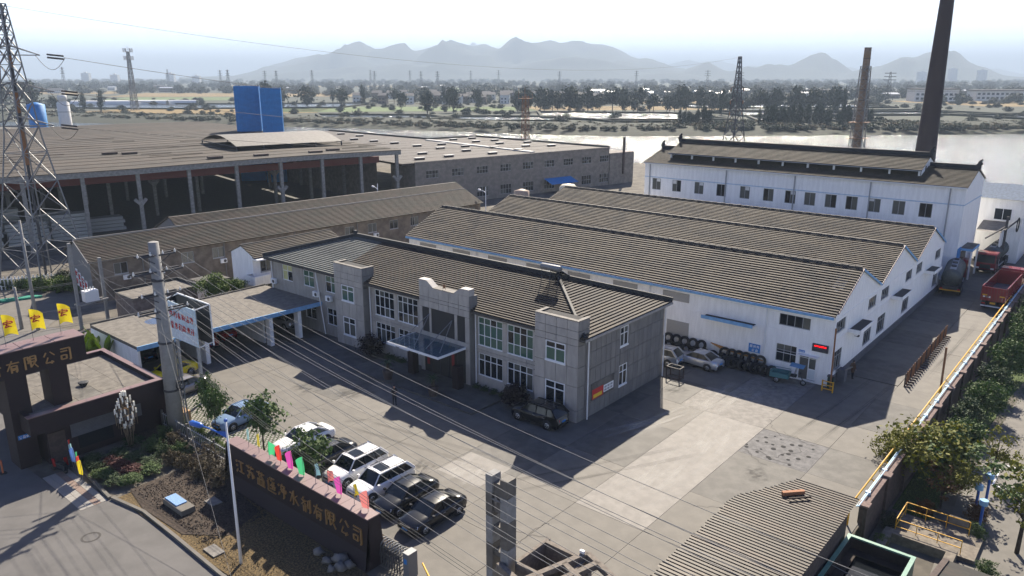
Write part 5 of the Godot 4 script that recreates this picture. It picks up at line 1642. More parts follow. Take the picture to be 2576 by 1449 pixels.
func build_pylons() -> void:
	var p := V(-111.1, 0, 35.4)
	var o := thing("lattice_pylon", "huge galvanised lattice pylon with rust streaked arms beside the open shed", "pylon", p, 0.35)
	var x := o.global_transform
	lattice(o, x, 35.0, 7.6, 0.7, 13, M.steel, 0.085, 19.0, 2.9)
	var core := bar(o, "centre_post", p + Vector3.UP * 1, p + Vector3.UP * 34, 0.28, M.steel_dark)
	for q in [[27.5, 29.0], [15.5, 20.0], [22.0, 24.5]]:
		bar(core, "rust_streak", p + Vector3.UP * q[0], p + Vector3.UP * q[1], 0.36, M.steel_rust)
	var ends := []
	for y in [29.0, 24.6, 20.4]:
		for sgn in [1.0, -1.0]:
			var al: float = 3.4 if y > 28 else (4.4 if y > 24 else 3.8)
			var tip: Vector3 = p + Vector3(sgn * al * 0.6, y, -sgn * al * 0.8)
			for q in [[1, 0.0], [-1, 0.0], [1, 1.2], [-1, 1.2]]:
				bar(o, "cross_arm", p + Vector3(0.3 * q[0], y + q[1], 0.3 * q[0]), tip, 0.11, M.steel)
			if sgn > 0:
				ends.append(tip)
				var ins := Build.new(true)
				var dirw := Vector3(0.75, -0.1, -0.66).normalized()
				for k in 2:
					var off := Vector3.UP * (0.18 if k else -0.18)
					ins.tube([tip + dirw * 0.9 + off, tip + dirw * 2.9 + off], [0.11, 0.11], 8)
				mi(o, "insulator_string", ins.done(), M.steel_dark)
				var jl := Build.new(true)
				var pts := []
				for k in 9:
					var f := k / 8.0
					pts.append(tip + dirw * 3.1 * (1 - f) + Vector3(-0.4, 0, 0.4) * f - Vector3.UP * 1.6 * sin(PI * f))
				jl.tube(pts, [0.03, 0.03, 0.03, 0.03, 0.03, 0.03, 0.03, 0.03, 0.03], 5)
				mi(o, "jumper_loop", jl.done(), M.wire)
	# lines from it across the river to the second pylon
	var far_at := C(83.0, -290.0)
	var fp := pylon("grey lattice pylon standing in front of the river behind the white hall", far_at, deg_to_rad(70), 33.5, 6.2, 11, 0.17, [22.5, 18.0, 14.0], 3.2, M.steel_dark)
	for i in ends.size():
		var dest: Vector3 = far_at + Vector3(0, [22.5, 18.0, 14.0][i], 0) + Vector3(-1.0, 0, 2.0)
		wire(ends[i] + Vector3(0.75, -0.1, -0.66) * 2.9, dest, 7.0, 0.03, "high voltage wire slung between the two big lattice pylons", "wires between the big pylons", M.wire)
		wire(dest + Vector3(2, 0, -1), C(330.0, -330.0, [26.0, 21.0, 17.0][i]), 3.0, 0.035, "high voltage wire running from the river pylon past the tall chimney", "wires past the chimney", M.wire)
	wire(p + Vector3.UP * 34.8, far_at + Vector3.UP * 33.3, 6.0, 0.022, "thin earth wire between the two pylon tops", "earth wires", M.wire)
	# guyed mast, telecom mast
	var ms := thing("radio_mast", "slim rusty lattice mast with a platform behind the brown factory", "mast", C(5.0, -290.0))
	lattice(ms, ms.global_transform, 19.5, 2.2, 1.7, 10, M.steel_rust, 0.1)
	var pf := Build.new()
	pf.box(-1.9, 1.9, 18.6, 18.75, -1.9, 1.9)
	mi(ms, "platform", pf.done(), M.steel_rust, ms.global_transform)
	for q in [[-1.8, -1.8], [1.8, 1.8], [-1.8, 1.8], [1.8, -1.8], [0, 0]]:
		var b: Vector3 = ms.global_transform * Vector3(q[0], 18.7, q[1])
		bar(ms, "antenna", b, b + Vector3.UP * (4.0 if q[0] == -1.8 else 1.6), 0.1, M.steel_rust)
	var tm := thing("telecom_mast", "slender telecom mast with two rings of antennas across the river", "mast", C(-310.0, -644.0))
	lattice(tm, tm.global_transform, 46.0, 4.6, 1.5, 14, M.steel, 0.26)
	for y in [46.0, 40.0]:
		for k in 6:
			var a := TAU * k / 6
			var q: Vector3 = tm.global_transform * Vector3(cos(a) * 3.2, y, sin(a) * 3.2)
			bar(tm, "antenna_panel", q - Vector3.UP * 0.4, q + Vector3.UP * 2.6, 0.7, M.house_white)
			bar(tm, "antenna_arm", tm.global_transform * Vector3(0, y, 0), q, 0.16, M.steel)
	bar(tm, "spire", tm.global_transform * Vector3(0, 46, 0), tm.global_transform * Vector3(0, 50.5, 0), 0.15, M.steel)
	# rows of far pylons fading into the haze
	for q in [[-930, -1640, 46], [-1000, -2300, 48], [-560, -1560, 40], [-530, -1780, 40], [-640, -2050, 42], [-480, -1900, 42], [-420, -2350, 46], [-330, -1900, 40], [-290, -2250, 44], [-230, -2000, 40], [-120, -2300, 44], [-40, -2350, 46], [120, -2000, 40], [330, -2100, 42], [420, -1700, 40], [430, -900, 32], [360, -1250, 34], [850, -1900, 44], [-700, -1900, 42], [-160, -1700, 38]]:
		var fo := thing("far_pylon", "distant grey lattice pylon standing on the hazy plain", "pylon", C(q[0], q[1]), rng.randf() * 0.6, "distant pylons on the plain")
		var fx := fo.global_transform
		var fm := Build.new()
		for k in 6:
			var ya: float = q[2] * k / 6.0
			var yb: float = q[2] * (k + 1) / 6.0
			var wa := lerpf(3.5, 0.6, k / 6.0)
			var wc := lerpf(3.5, 0.6, (k + 1) / 6.0)
			for e in [[1, 1, 1, 1], [-1, 1, -1, 1], [1, -1, 1, -1], [-1, -1, -1, -1], [1, 1, -1, 1], [-1, 1, 1, 1], [1, -1, -1, -1], [-1, -1, 1, -1]]:
				fm.bar(Vector3(wa * e[0], ya, wa * e[1]), Vector3(wc * e[2], yb, wc * e[3]), 0.35)
		mi(fo, "lattice_frame", fm.done(), M.steel_dark, fx)
		for y in [0.72, 0.83, 0.95]:
			bar(fo, "cross_arm", fx * Vector3(-6.5 * (1.3 - y * 0.4), q[2] * y, 0), fx * Vector3(6.5 * (1.3 - y * 0.4), q[2] * y, 0), 0.7, M.steel_dark)

func build_utility_poles() -> void:
	var base := V(-54.6, 0, 24.6)
	var o := thing("utility_pole", "thick grey concrete utility pole with four insulator cross arms", "utility pole", base)
	var b := Build.new(true)
	b.tube([base, base + Vector3.UP * 14.9, base + Vector3.UP * 14.92], [0.62, 0.36, 0.3], 20)
	mi(o, "shaft", b.done(), M.pole_concrete)
	var arms := [[13.95, 1.36], [12.73, 1.82], [11.0, 1.42], [9.74, 1.84]]
	var tips := []
	for q in arms:
		for e in [-1.0, 1.0]:
			var side := V(0.3 * e, 0, 0)
			var arm := bar(o, "cross_arm", base + side + V(0, q[0], -q[1]), base + side + V(0, q[0], q[1]), 0.12, M.steel_dark)
			if e > 0:
				for k in 4:
					var f := -1.0 + k * 2.0 / 3.0
					var tp: Vector3 = base + side + V(0, q[0], q[1] * f)
					var ins := Build.new(true)
					ins.tube([tp, tp + Vector3.UP * 0.12, tp + Vector3.UP * 0.2, tp + Vector3.UP * 0.32], [0.05, 0.09, 0.05, 0.03], 8)
					mi(arm, "insulator", ins.done(), M.insulator)
					if k != 2 or q[1] > 1.5:
						tips.append(tp + Vector3.UP * 0.25)
		bar(o, "stay_brace", base + V(0.3, q[0] - 0.7, 0), base + V(0.3, q[0], q[1] * 0.8), 0.06, M.steel_dark)
		bar(o, "stay_brace", base + V(0.3, q[0] - 0.7, 0), base + V(0.3, q[0], -q[1] * 0.8), 0.06, M.steel_dark)
	# clamp ring, cable coil and climbing frame
	for y in [3.4, 7.2, 12.0]:
		var rg := Build.new()
		var r := lerpf(0.66, 0.42, y / 14.9)
		rg.tube([base + Vector3.UP * y, base + Vector3.UP * (y + 0.16)], [r, r], 18)
		mi(o, "clamp_ring", rg.done(), M.steel_dark)
	for e in [0.0, 0.42]:
		bar(o, "ladder_rail", base + V(0.55 + e, 0.2, 0.55), base + V(0.3 + e, 7.4, 0.45), 0.09, M.steel)
	for k in 11:
		var y := 0.8 + k * 0.6
		bar(o, "ladder_rung", base + V(0.53, y, 0.53), base + V(0.95, y, 0.53), 0.05, M.steel)
	var coil := Build.new(true)
	var cp := []
	var rr := []
	for i in 40:
		var a := TAU * i / 13.0
		cp.append(base + V(0.75, 3.9 + 0.35 * sin(a), 0.3 + 0.3 * cos(a)) + V(0.004 * i, 0, 0))
		rr.append(0.04)
	coil.tube(cp, rr, 6)
	mi(o, "cable_coil", coil.done(), M.rubber)
	# its lines: to the right towards the road's next pole, to the left along the works
	var lab := "power line from the concrete utility pole across the yard"
	for i in tips.size():
		var a: Vector3 = tips[i]
		var shift := V(58.0, 1.0, -8.5)
		wire(a, a + shift + V(0, 0, (a - base).z * 0.35), 1.3, 0.011, lab, "power lines over the yard", M.wire_pale)
		if i % 2 == 0:
			wire(a, a + V(-14.0, -1.5, -22.0), 0.5, 0.011, "power line from the concrete utility pole over the gatehouse", "power lines over the gatehouse", M.wire_pale)
	for q in [[12.0, 0.3], [11.0, -0.5], [7.8, 0.2], [7.3, -0.2]]:
		wire(base + V(0, q[0], q[1]), V(-87.0, 7.4, 31.5 + q[1]), 0.6, 0.01, "thin service line from the concrete pole to the twin poles", "service lines to the twin poles", M.wire_pale)
	for k in 3:
		wire(base + V(0.5, 6.9 - k * 0.15, 0.2), V(-14, 4.6 - k * 0.25, 21.5), 0.8, 0.012, "dark telephone cable sagging across the yard", "telephone cables over the yard", M.wire)
	wire(base + V(0.4, 9.2, -0.4), V(-33.5, 0.5, 17.0), 0.05, 0.01, "straight guy wire from the concrete pole to the verge", "", M.wire_pale, "guy_wire")
	for q in [[-89.6, 26.9, 12.0, "bare slim concrete pole standing behind the yellow flags"], [-91.4, 25.9, 4.7, "short dark post behind the yellow flags"]]:
		var sp := thing("plain_pole", q[3], "pole", V(q[0], 0, q[1]))
		var sb := Build.new(true)
		sb.tube([V(q[0], 0, q[1]), V(q[0], q[2], q[1])], [0.2, 0.13], 10)
		mi(sp, "shaft", sb.done(), M.pole_concrete)
		bar(sp, "step_iron", V(q[0] - 0.3, q[2] * 0.8, q[1]), V(q[0] + 0.3, q[2] * 0.8, q[1]), 0.05, M.steel_dark)
	# twin poles with a transformer shelf
	var h := thing("twin_pole", "pair of concrete poles joined by a transformer platform near the brown dormitory", "utility pole", V(-87, 0, 31.6))
	for q in [[-86.4, 30.1, 9.5], [-87.2, 33.2, 7.3]]:
		bar(h, "post", V(q[0], 0, q[1]), V(q[0], q[2], q[1]), 0.3, M.pole_concrete)
	bar(h, "platform_beam", V(-86.0, 2.7, 29.9), V(-86.8, 2.7, 33.4), 0.16, M.pole_concrete)
	bar(h, "platform_beam", V(-86.8, 2.7, 29.9), V(-87.6, 2.7, 33.4), 0.16, M.pole_concrete)
	bx(h, "transformer", -87.3, -86.3, 2.8, 4.0, 30.9, 32.3, M.pipe_white)
	for k in 4:
		rod(h, "bushing", V(-86.8, 4.0, 31.1 + k * 0.3), V(-86.8, 4.35, 31.1 + k * 0.3), 0.06, M.insulator)
	# street lamps
	street_lamp(V(-35.6, 0.06, 18.65), 8.7, V(-1.0, 0, -0.2).normalized(), 2.0, "white street lamp with blue lantern on the dry verge by the sign wall", true)
	street_lamp(V(-88.5, 0, 98.0), 8.0, V(-0.9, 0, 0.3).normalized(), 1.8, "white street lamp between dormitory and brown factory", false)
	street_lamp(V(-100.5, 0, 84.0), 9.0, V(-0.9, 0, 0.3).normalized(), 1.6, "white street lamp peeping over the dormitory roof", false)

func street_lamp(at: Vector3, h: float, d: Vector3, reach: float, label: String, blue: bool) -> void:
	var o := thing("street_lamp", label, "street lamp", at)
	var b := Build.new(true)
	b.tube([at, at + Vector3.UP * h], [0.095, 0.05], 10)
	mi(o, "post", b.done(), M.pipe_white)
	var a := Build.new(true)
	var pts := []
	for k in 7:
		var f := k / 6.0
		pts.append(at + Vector3.UP * (h - 0.95 + 0.22 * sin(f * PI * 0.55)) + d * reach * f)
	a.tube(pts, [0.06, 0.055, 0.05, 0.045, 0.04, 0.035, 0.035], 8)
	var arm := mi(o, "arm", a.done(), M.lamp_blue if blue else M.pipe_white)
	var hd := Build.new(true)
	var e: Vector3 = pts[-1]
	hd.tube([e - d * 0.15, e + d * 0.1, e + d * 0.75, e + d * 0.95], [0.05, 0.16, 0.17, 0.06], 10)
	mi(arm, "lantern", hd.done(), M.lamp_blue if blue else M.pipe_white)
	if blue:
		var fin := Build.new()
		fin.tri(at + Vector3.UP * (h - 0.95), at + Vector3.UP * (h - 0.6), at + Vector3.UP * (h - 0.78) + d * 0.9)
		fin.tri(at + Vector3.UP * (h - 0.95) + Vector3(0.01, 0, 0.02), at + Vector3.UP * (h - 0.6) + Vector3(0.01, 0, 0.02), at + Vector3.UP * (h - 0.78) + d * 0.9)
		mi(o, "fin", fin.done(), M.lamp_blue)
		var ball := SphereMesh.new()
		ball.radius = 0.1
		ball.height = 0.2
		mi(o, "finial", ball, M.lamp_blue, Transform3D(Basis.IDENTITY, at + Vector3.UP * (h + 0.05)))

func build_foreground() -> void:
	# billboard beside the concrete pole
	var o := thing("billboard", "pale blue billboard with two lines of red writing on tall posts", "billboard", V(-60, 0, 28.6))
	for s in [-58.1, -61.6]:
		bar(o, "post", V(s, 0, 28.75), V(s, 8.2, 28.75), 0.22, M.pipe_grey)
	var bd := bx(o, "front_sheet", -62.4, -57.3, 5.1, 8.3, 28.4, 28.45, mat("board_blue", lin(0.58, 0.74, 0.84), 0.5, "mottle", 5))
	bx(bd, "white_band", -62.3, -57.4, 5.15, 5.9, 28.385, 28.4, mat("board_white", lin(0.74, 0.83, 0.9), 0.5, "mottle", 3))
	writing(bd, "red_character", "以所有的洁净", V(-61.6, 7.0, 28.4), Vector3.RIGHT, Vector3.UP, 0.56, 0.68, M.red_sign, 0.075)
	writing(bd, "red_character", "是我们的责任", V(-61.6, 6.0, 28.4), Vector3.RIGHT, Vector3.UP, 0.56, 0.68, M.red_sign, 0.075)
	bx(o, "back_sheet", -62.2, -56.7, 5.2, 8.7, 29.4, 29.45, M.ridge_black)
	for q in [[-57.3, 5.1], [-57.3, 8.3], [-62.4, 5.1], [-62.4, 8.3]]:
		bar(o, "side_tie", V(q[0], q[1], 28.43), V(q[0] + 0.5, q[1] + 0.35, 29.43), 0.08, M.pipe_white)
	bar(o, "frame_edge", V(-62.2, 8.7, 29.38), V(-56.7, 8.7, 29.38), 0.09, M.pipe_white)
	bar(o, "frame_edge", V(-56.68, 5.2, 29.4), V(-56.68, 8.7, 29.4), 0.09, M.pipe_white)
	# twin column gate pillar with star
	var g := thing("gate_pillar", "pale concrete gate pillar of two shafts with a star plaque", "gate pillar", V(-23.0, 0, 26.6))
	var pn := [M.pole_concrete, M.concrete_c]
	for k in 5:
		var y0 := [0.0, 1.0, 2.6, 4.2, 5.6][k] as float
		var y1 := [1.0, 2.6, 4.2, 5.6, 6.6][k] as float
		bx(g, "shaft_block", -23.95, -23.5, y0 + 0.012, y1 - 0.012, 26.3, 27.0, pn[k % 2])
		bx(g, "shaft_block", -22.95, -22.45, y0 + 0.012, y1 - 0.012, 26.3, 27.0, pn[(k + 1) % 2])
	for q in [[1.9, 2.2], [3.3, 3.7], [4.5, 6.2]]:
		bx(g, "cross_block", -23.5, -22.95, q[0], q[1], 26.42, 26.9, M.concrete_c)
	var star := Build.new()
	for i in 8:
		var a := PI / 2 + TAU * i / 8
		var b := PI / 2 + TAU * (i + 1) / 8
		var ra := 0.42 if i % 2 == 0 else 0.12
		var rb := 0.42 if i % 2 == 1 else 0.12
		var c := V(-23.22, 5.3, 26.28)
		star.tri(c + Vector3(0, 0, 0.08), c + Vector3(cos(a) * ra, sin(a) * ra, 0), c + Vector3(cos(b) * rb, sin(b) * rb, 0))
	mi(g, "star_plaque", star.done(), M.concrete_pale)
	# roofless concrete pits and frame in the foreground
	var p := thing("concrete_pit", "roofless square concrete pit with dark inside beside the gate pillar", "pit", V(-20.8, 0, 28.5))
	var h := 2.0
	for q in [[-22.2, -22.0, 26.6, 29.4], [-19.55, -19.35, 26.6, 29.1], [-22.0, -19.55, 28.95, 29.2], [-22.0, -19.55, 26.5, 26.7]]:
		bx(p, "pit_wall", q[0], q[1], 0, h, q[2], q[3], mat("pit_wall", lin(0.2, 0.17, 0.14), 0.9, "stain", 3))
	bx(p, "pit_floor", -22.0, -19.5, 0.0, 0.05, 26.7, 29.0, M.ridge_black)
	var f := thing("concrete_trellis", "open concrete beam frame with rough grey top beside the pit", "trellis", V(-18, 0, 27.8))
	var beams := [[-19.5, 29.3, -15.0, 27.6], [-19.9, 27.8, -15.6, 26.2], [-20.3, 26.2, -17.0, 24.9], [-19.5, 29.3, -20.6, 25.6], [-18.6, 29.0, -19.6, 25.4], [-17.4, 28.5, -18.4, 25.2], [-16.0, 28.0, -17.0, 25.0]]
	for q in beams:
		bar(f, "beam", V(q[0], 2.15, q[1]), V(q[2], 2.15, q[3]), 0.3, M.pit_wall, 0.32)
	for q in [[-19.4, 29.2], [-17.4, 28.4], [-15.2, 27.6], [-20.4, 25.8], [-18.3, 25.5], [-16.8, 25.2]]:
		bar(f, "stump", V(q[0], 0, q[1]), V(q[0], 2.0, q[1]), 0.34, M.pole_concrete)
	bar(p, "kerb_beam", V(-22.9, 1.7, 26.1), V(-19.0, 1.9, 24.9), 0.3, M.pit_wall, 0.34)
	var cam := thing("yard_camera", "small white camera with bent pipe on the pit edge", "camera", V(-19.5, 2.0, 29.0))
	rod(cam, "pipe", V(-19.7, 2.0, 29.05), V(-19.7, 2.35, 29.05), 0.03, M.pipe_white)
	bx(cam, "camera_head", -19.75, -19.5, 2.35, 2.5, 28.95, 29.1, M.pipe_white)
	# boom of the yard barrier
	var bo := thing("barrier_boom", "orange barrier boom lying low across the driveway", "barrier", V(-26, 0, 23.6))
	rod(bo, "boom", V(-26.9, 0.9, 24.4), V(-24.6, 0.9, 23.2), 0.05, M.yellow_paint)
	bar(bo, "stand", V(-24.8, 0, 23.3), V(-24.8, 1.0, 23.3), 0.25, M.yellow_paint)
	# rocks at the foot of the sign wall
	for q in [[-31.4, 22.3, 0.55], [-30.9, 21.9, 0.45], [-31.9, 21.8, 0.35], [-30.7, 22.35, 0.4], [-31.2, 21.5, 0.3], [-33.0, 22.0, 0.4]]:
		var sp := SphereMesh.new()
		sp.radial_segments = 12
		sp.rings = 7
		var rock := ArrayMesh.new()
		var arr := sp.get_mesh_arrays()
		var vs: PackedVector3Array = arr[Mesh.ARRAY_VERTEX]
		var n := FastNoiseLite.new()
		n.seed = int(q[2] * 100)
		n.frequency = 1.5
		for i in vs.size():
			vs[i] = vs[i] * (1.0 + n.get_noise_3dv(vs[i]) * 0.9) * Vector3(1.2, 0.8, 1.0) * q[2] * 1.4
		arr[Mesh.ARRAY_VERTEX] = vs
		rock.add_surface_from_arrays(Mesh.PRIMITIVE_TRIANGLES, arr)
		tag(mi(self, "boulder", rock, M.concrete_pale, Transform3D(Basis.IDENTITY, V(q[0], q[2] * 0.4 + 0.06, q[1]))), "pale rough boulder at the foot of the sign wall", "rock", "boulders at the sign wall foot")
	var hp := thing("meter_box", "low pale concrete box with blue lid on the dug up verge", "meter box", V(-44.2, 0.09, 18.9))
	bx(hp, "box", -45.0, -42.6, 0.05, 0.45, 18.8, 19.7, M.concrete_c)
	bx(hp, "lid", -44.9, -43.4, 0.45, 0.52, 18.9, 19.6, mat("lid_blue", lin(0.2, 0.36, 0.62), 0.6, "stain", 1))
	tag(bx(self, "concrete_cover", -43.2, -42.2, 0.08, 0.16, 20.6, 21.3, M.concrete_pale), "square pale concrete cover lying on the dug up verge", "cover")
	tag(bx(self, "stone_slab", -38.4, -37.2, 0.06, 0.14, 17.9, 18.6, M.concrete_pale), "pale stone slab lying on the dry grass near the street lamp", "stone slab")
	# manhole in the road
	var mh := Build.new()
	for i in 20:
		var a := TAU * i / 20
		var b := TAU * (i + 1) / 20
		var c := V(-44.8, 0.006, 14.3)
		for r in [[0.42, 0.55]]:
			mh.quad(c + Vector3(cos(a), 0, sin(a)) * r[0], c + Vector3(cos(a), 0, sin(a)) * r[1], c + Vector3(cos(b), 0, sin(b)) * r[1], c + Vector3(cos(b), 0, sin(b)) * r[0])
	tag(mi(self, "manhole_ring", mh.done(), M.crack), "round dark manhole ring set into the road", "manhole")
	# flower shaped lamp of tubes
	var d := thing("cluster_lamp", "tall cluster lamp of white tipped brass tubes in the flower bed", "lamp", V(-54.4, 0.1, 21.0))
	for k in 48:
		var lvl := k / 6
		var a := TAU * (k % 6) / 6.0 + lvl * 0.4
		var top: float = 1.75 + lvl * 0.34 + rng.randf_range(-0.12, 0.12)
		var rr := maxf(0.06, 0.85 * (1.0 - absf(top - 2.85) / 1.7)) * rng.randf_range(0.75, 1.05)
		var b := V(-54.4 + cos(a) * rr, 0, 21.0 + sin(a) * rr)
		var foot := V(-54.4 + cos(a) * 0.14, 0.1, 21.0 + sin(a) * 0.14)
		var t := rod(d, "tube", foot if k % 4 == 0 else b + Vector3.UP * maxf(1.2, top - 0.9), b + Vector3.UP * top, 0.018, mat("bronze", lin(0.16, 0.115, 0.07), 0.5))
		rod(t, "glass_tip", b + Vector3.UP * top, b + Vector3.UP * (top + 0.34), 0.05, M.lamp_shell)
	for y in [1.8, 2.6, 3.2]:
		bar(d, "ring_tie", V(-54.9, y, 21.0), V(-53.9, y, 21.0), 0.03, M.gold)
		bar(d, "ring_tie", V(-54.4, y, 20.5), V(-54.4, y, 21.5), 0.03, M.gold)
	# flags in a stand beside the flower bed
	var fl := [["flag_red", "tall dark red flag in the rack by the flower bed"], ["flag_cyan", "pale blue flag in the rack by the flower bed"], ["flag_blue", "dark blue flag in the rack by the flower bed"], ["flag_green", "green flag in the rack by the flower bed"], ["flag_red", "bright red flag leaning over the rack by the flower bed"], ["flag_yellow", "yellow flag at the kerb end of the rack by the flower bed"]]
	for i in fl.size():
		flag(V(-54.2 + i * 0.5, 0.0, 16.85 - i * 0.05), fl[i][1], M[fl[i][0]], 2.3 - i * 0.12, 0.95, 2.6 + 0.25 * (i % 3), "flags in the rack by the flower bed")
	# iron railing behind the bed and at the parking bays
	var fe := thing("picket_fence", "white picket fence in front of the open shed", "fence", V(-107, 0, 32.5))
	for k in 46:
		var s := V(-113.0 + k * 0.2, 0, 26.0 + k * 0.36)
		bar(fe, "picket", s, s + Vector3.UP * 1.7, 0.12, M.frame_white)
	for y in [0.5, 1.4]:
		bar(fe, "rail", V(-113, y, 26), V(-103.8, y, 42.4), 0.07, M.frame_white)
	var ir := thing("iron_railing", "grey iron railing between flower bed and parking bays", "railing", V(-50, 0, 24.2))
	for k in 42:
		var s := lerpf(-56.2, -44.6, k / 41.0)
		bar(ir, "bar", V(s, 0, 24.3), V(s, 1.25, 24.3), 0.03, M.pipe_grey)
	for y in [0.25, 1.1]:
		bar(ir, "rail", V(-56.2, y, 24.3), V(-44.6, y, 24.3), 0.045, M.pipe_grey)
	for s in [-56.2, -52.3, -48.4, -44.6]:
		bar(ir, "post", V(s, 0, 24.3), V(s, 1.4, 24.3), 0.14, M.concrete_c)
	var nt := thing("net_bundle", "folded green netting lying on the pale road by the pylon", "netting", V(-104, 0, 29))
	for k in 5:
		bar(nt, "fold", V(-105.5 + k * 0.25, 0.1 + 0.03 * (k % 2), 27.2 + k * 0.2), V(-104.3 + k * 0.25, 0.1, 31.5 + k * 0.15), 0.28, mat("net_green", lin(0.02, 0.24, 0.16), 0.8, "grain", 1))
	# pale road on the left and the low brick court in front of the dormitory
	structure("side_road", sheet([[-118, 30], [-105.4, 36.0], [-97.6, 34.2], [-88.4, 26.6], [-91.6, 23.7], [-100, 17], [-122, 20]], 0.01), M.concrete_c)

func build_right_side() -> void:
	# boundary wall: brown blocks with caps, painted pipes on top
	var w := thing("boundary_wall", "long low brown boundary wall with capped piers and pipes on top", "wall", V(-10.2, -2, 78))
	bx(w, "wall", -10.35, -10.1, -2.0, 1.05, 45.2, 150, M.wall_brown)
	for k in 22:
		var t := 45.3 + k * 4.75
		bx(w, "pier", -10.42, -9.95, -2.0, 1.15, t, t + 0.5, M.wall_brown)
		bx(w, "pier_cap", -10.5, -9.85, 1.15, 1.28, t - 0.08, t + 0.58, mat("cap_brown", lin(0.2, 0.14, 0.12), 0.9, "stain", 2))
	for k in 21:
		var t := 45.8 + k * 4.75
		bx(w, "coping", -10.42, -10.02, 1.05, 1.12, t, t + 4.25, M.cap_brown)
	var yp := thing("yellow_pipe", "yellow gas pipe running along the boundary wall", "pipe", V(-10.75, 0, 80))
	var yb := Build.new(true)
	yb.tube([V(-10.8, 0.0, 44.6), V(-10.8, 1.15, 44.7), V(-10.8, 1.3, 44.9), V(-10.8, 1.3, 120)], [0.06, 0.06, 0.06, 0.06], 8)
	mi(yp, "pipe", yb.done(), M.yellow_paint)
	for k in 24:
		bar(yp, "bracket", V(-10.8, 1.2, 46 + k * 3.1), V(-10.35, 1.0, 46 + k * 3.1), 0.06, M.yellow_paint)
	var bp := thing("pale_blue_pipe", "pale blue water pipes strapped to the boundary wall top", "pipe", V(-10.4, 1.2, 80))
	for k in 2:
		rod(bp, "pipe", V(-10.5 + k * 0.11, 1.22 + 0.05 * (k % 2), 45.0), V(-10.5 + k * 0.11, 1.22 + 0.05 * (k % 2), 112.0), 0.04, M.pale_blue_pipe)
	for k in 16:
		bx(bp, "strap", -10.58, -10.3, 1.12, 1.32, 47.0 + k * 3.7, 47.2 + k * 3.7, M.pale_blue_pipe)
	# lower lot beyond the wall
	structure("car_park", sheet([[-6.8, 57.0], [30, 57.0], [30, 120], [-2.5, 120], [-6.2, 78]], -1.98), M.concrete_c)
	structure("lawn", sheet([[-9.9, 52], [-7.6, 52], [-6.9, 78], [-3.2, 120], [-9.9, 120]], -1.97), M.grass)
	structure("path", sheet([[-6.2, 45.8], [20, 45.8], [20, 56.8], [-6.8, 56.8]], -1.975), M.concrete)
	structure("lawn", sheet([[-4.6, 44.0], [-2.4, 44.5], [-2.6, 47.2], [-4.4, 47.0]], -1.94), M.grass)
	for q in [[-5.2, 60.0, -1.0, 60.0], [-5.2, 64.0, -1.0, 64.0], [-5.2, 60.0, -5.2, 64.0]]:
		var mk := bar(self, "road_marking", V(q[0], -1.972, q[1]), V(q[2], -1.972, q[3]), 0.01, M.frame_white, 0.12)
		mk.transform = Transform3D(Basis(Vector3(maxf(0.12, absf(q[2] - q[0])), 0, 0), Vector3(0, 0.008, 0), Vector3(0, 0, maxf(0.12, absf(q[3] - q[1])))), V((q[0] + q[2]) / 2, -1.972, (q[1] + q[3]) / 2))
		mk.set_meta("kind", "structure")
	# corrugated roof shed in the corner: sheets laid side by side, ribs run across
	var o := thing("corrugated_shed", "low shed with wide weathered corrugated roof in the yard corner", "shed", V(-12.8, 0, 34))
	var y := 3.0
	bx(o, "wall", -15.2, -10.2, 0, y - 0.15, 22.0, 38.0, M.wall_brown)
	bx(o, "wall", -13.4, -10.2, 0, y - 0.15, 38.0, 42.0, M.wall_brown)
	var k := 0
	var t := 20.0
	while t < 42.6:
		var s0 := -15.5
		if t > 38.2:
			s0 = lerpf(-15.5, -13.3, (t - 38.2) / 4.4)
		var sheet_m: Material = M.corrugated if (k / 4) % 3 else M.corrugated_b
		if t > 40.0 and (k % 5) < 3:
			sheet_m = M.corrugated_b
		var b := Build.new()
		var jag := rng.randf_range(-0.12, 0.08)
		b.quad(V(s0 + jag, y + 0.02, t), V(-9.85, y + 0.02, t), V(-9.85, y, t + 0.19), V(s0 + jag, y, t + 0.19))
		b.quad(V(s0 + jag, y, t + 0.19), V(-9.85, y, t + 0.19), V(-9.85, y + 0.045, t + 0.23), V(s0 + jag, y + 0.045, t + 0.23))
		b.quad(V(s0 + jag, y + 0.045, t + 0.23), V(-9.85, y + 0.045, t + 0.23), V(-9.85, y + 0.02, t + 0.27), V(s0 + jag, y + 0.02, t + 0.27))
		mi(o, "roof_rib_sheet", b.done(), sheet_m)
		t += 0.27
		k += 1
	var pl := thing("roof_plank", "rusty plank frame lying on the corrugated roof", "plank", V(-13, 3.1, 40.5))
	bar(pl, "plank", V(-13.4, 3.16, 40.2), V(-12.5, 3.16, 41.2), 0.22, mat("plank_rust", lin(0.3, 0.13, 0.06), 0.8))
	bar(pl, "plank", V(-12.9, 3.16, 39.9), V(-12.0, 3.16, 40.9), 0.09, M.rust_dark)
	# green steel tank with rail walkway
	var g := thing("green_tank", "open green steel tank holding dark water", "tank", V(-8.2, -2, 39))
	for q in [[-10.0, -9.85, 35.5, 42.0], [-6.65, -6.5, 35.5, 42.0], [-9.85, -6.65, 41.85, 42.0], [-9.85, -6.65, 35.5, 35.65]]:
		bx(g, "side", q[0], q[1], -2.0, 1.0, q[2], q[3], M.tank_green)
	for q in [[-9.84, -9.8, 35.7, 41.8], [-6.7, -6.66, 35.7, 41.8], [-9.8, -6.7, 41.8, 41.84], [-9.8, -6.7, 35.66, 35.7]]:
		bx(g, "liner", q[0], q[1], -0.9, 0.95, q[2], q[3], M.rust_dark)
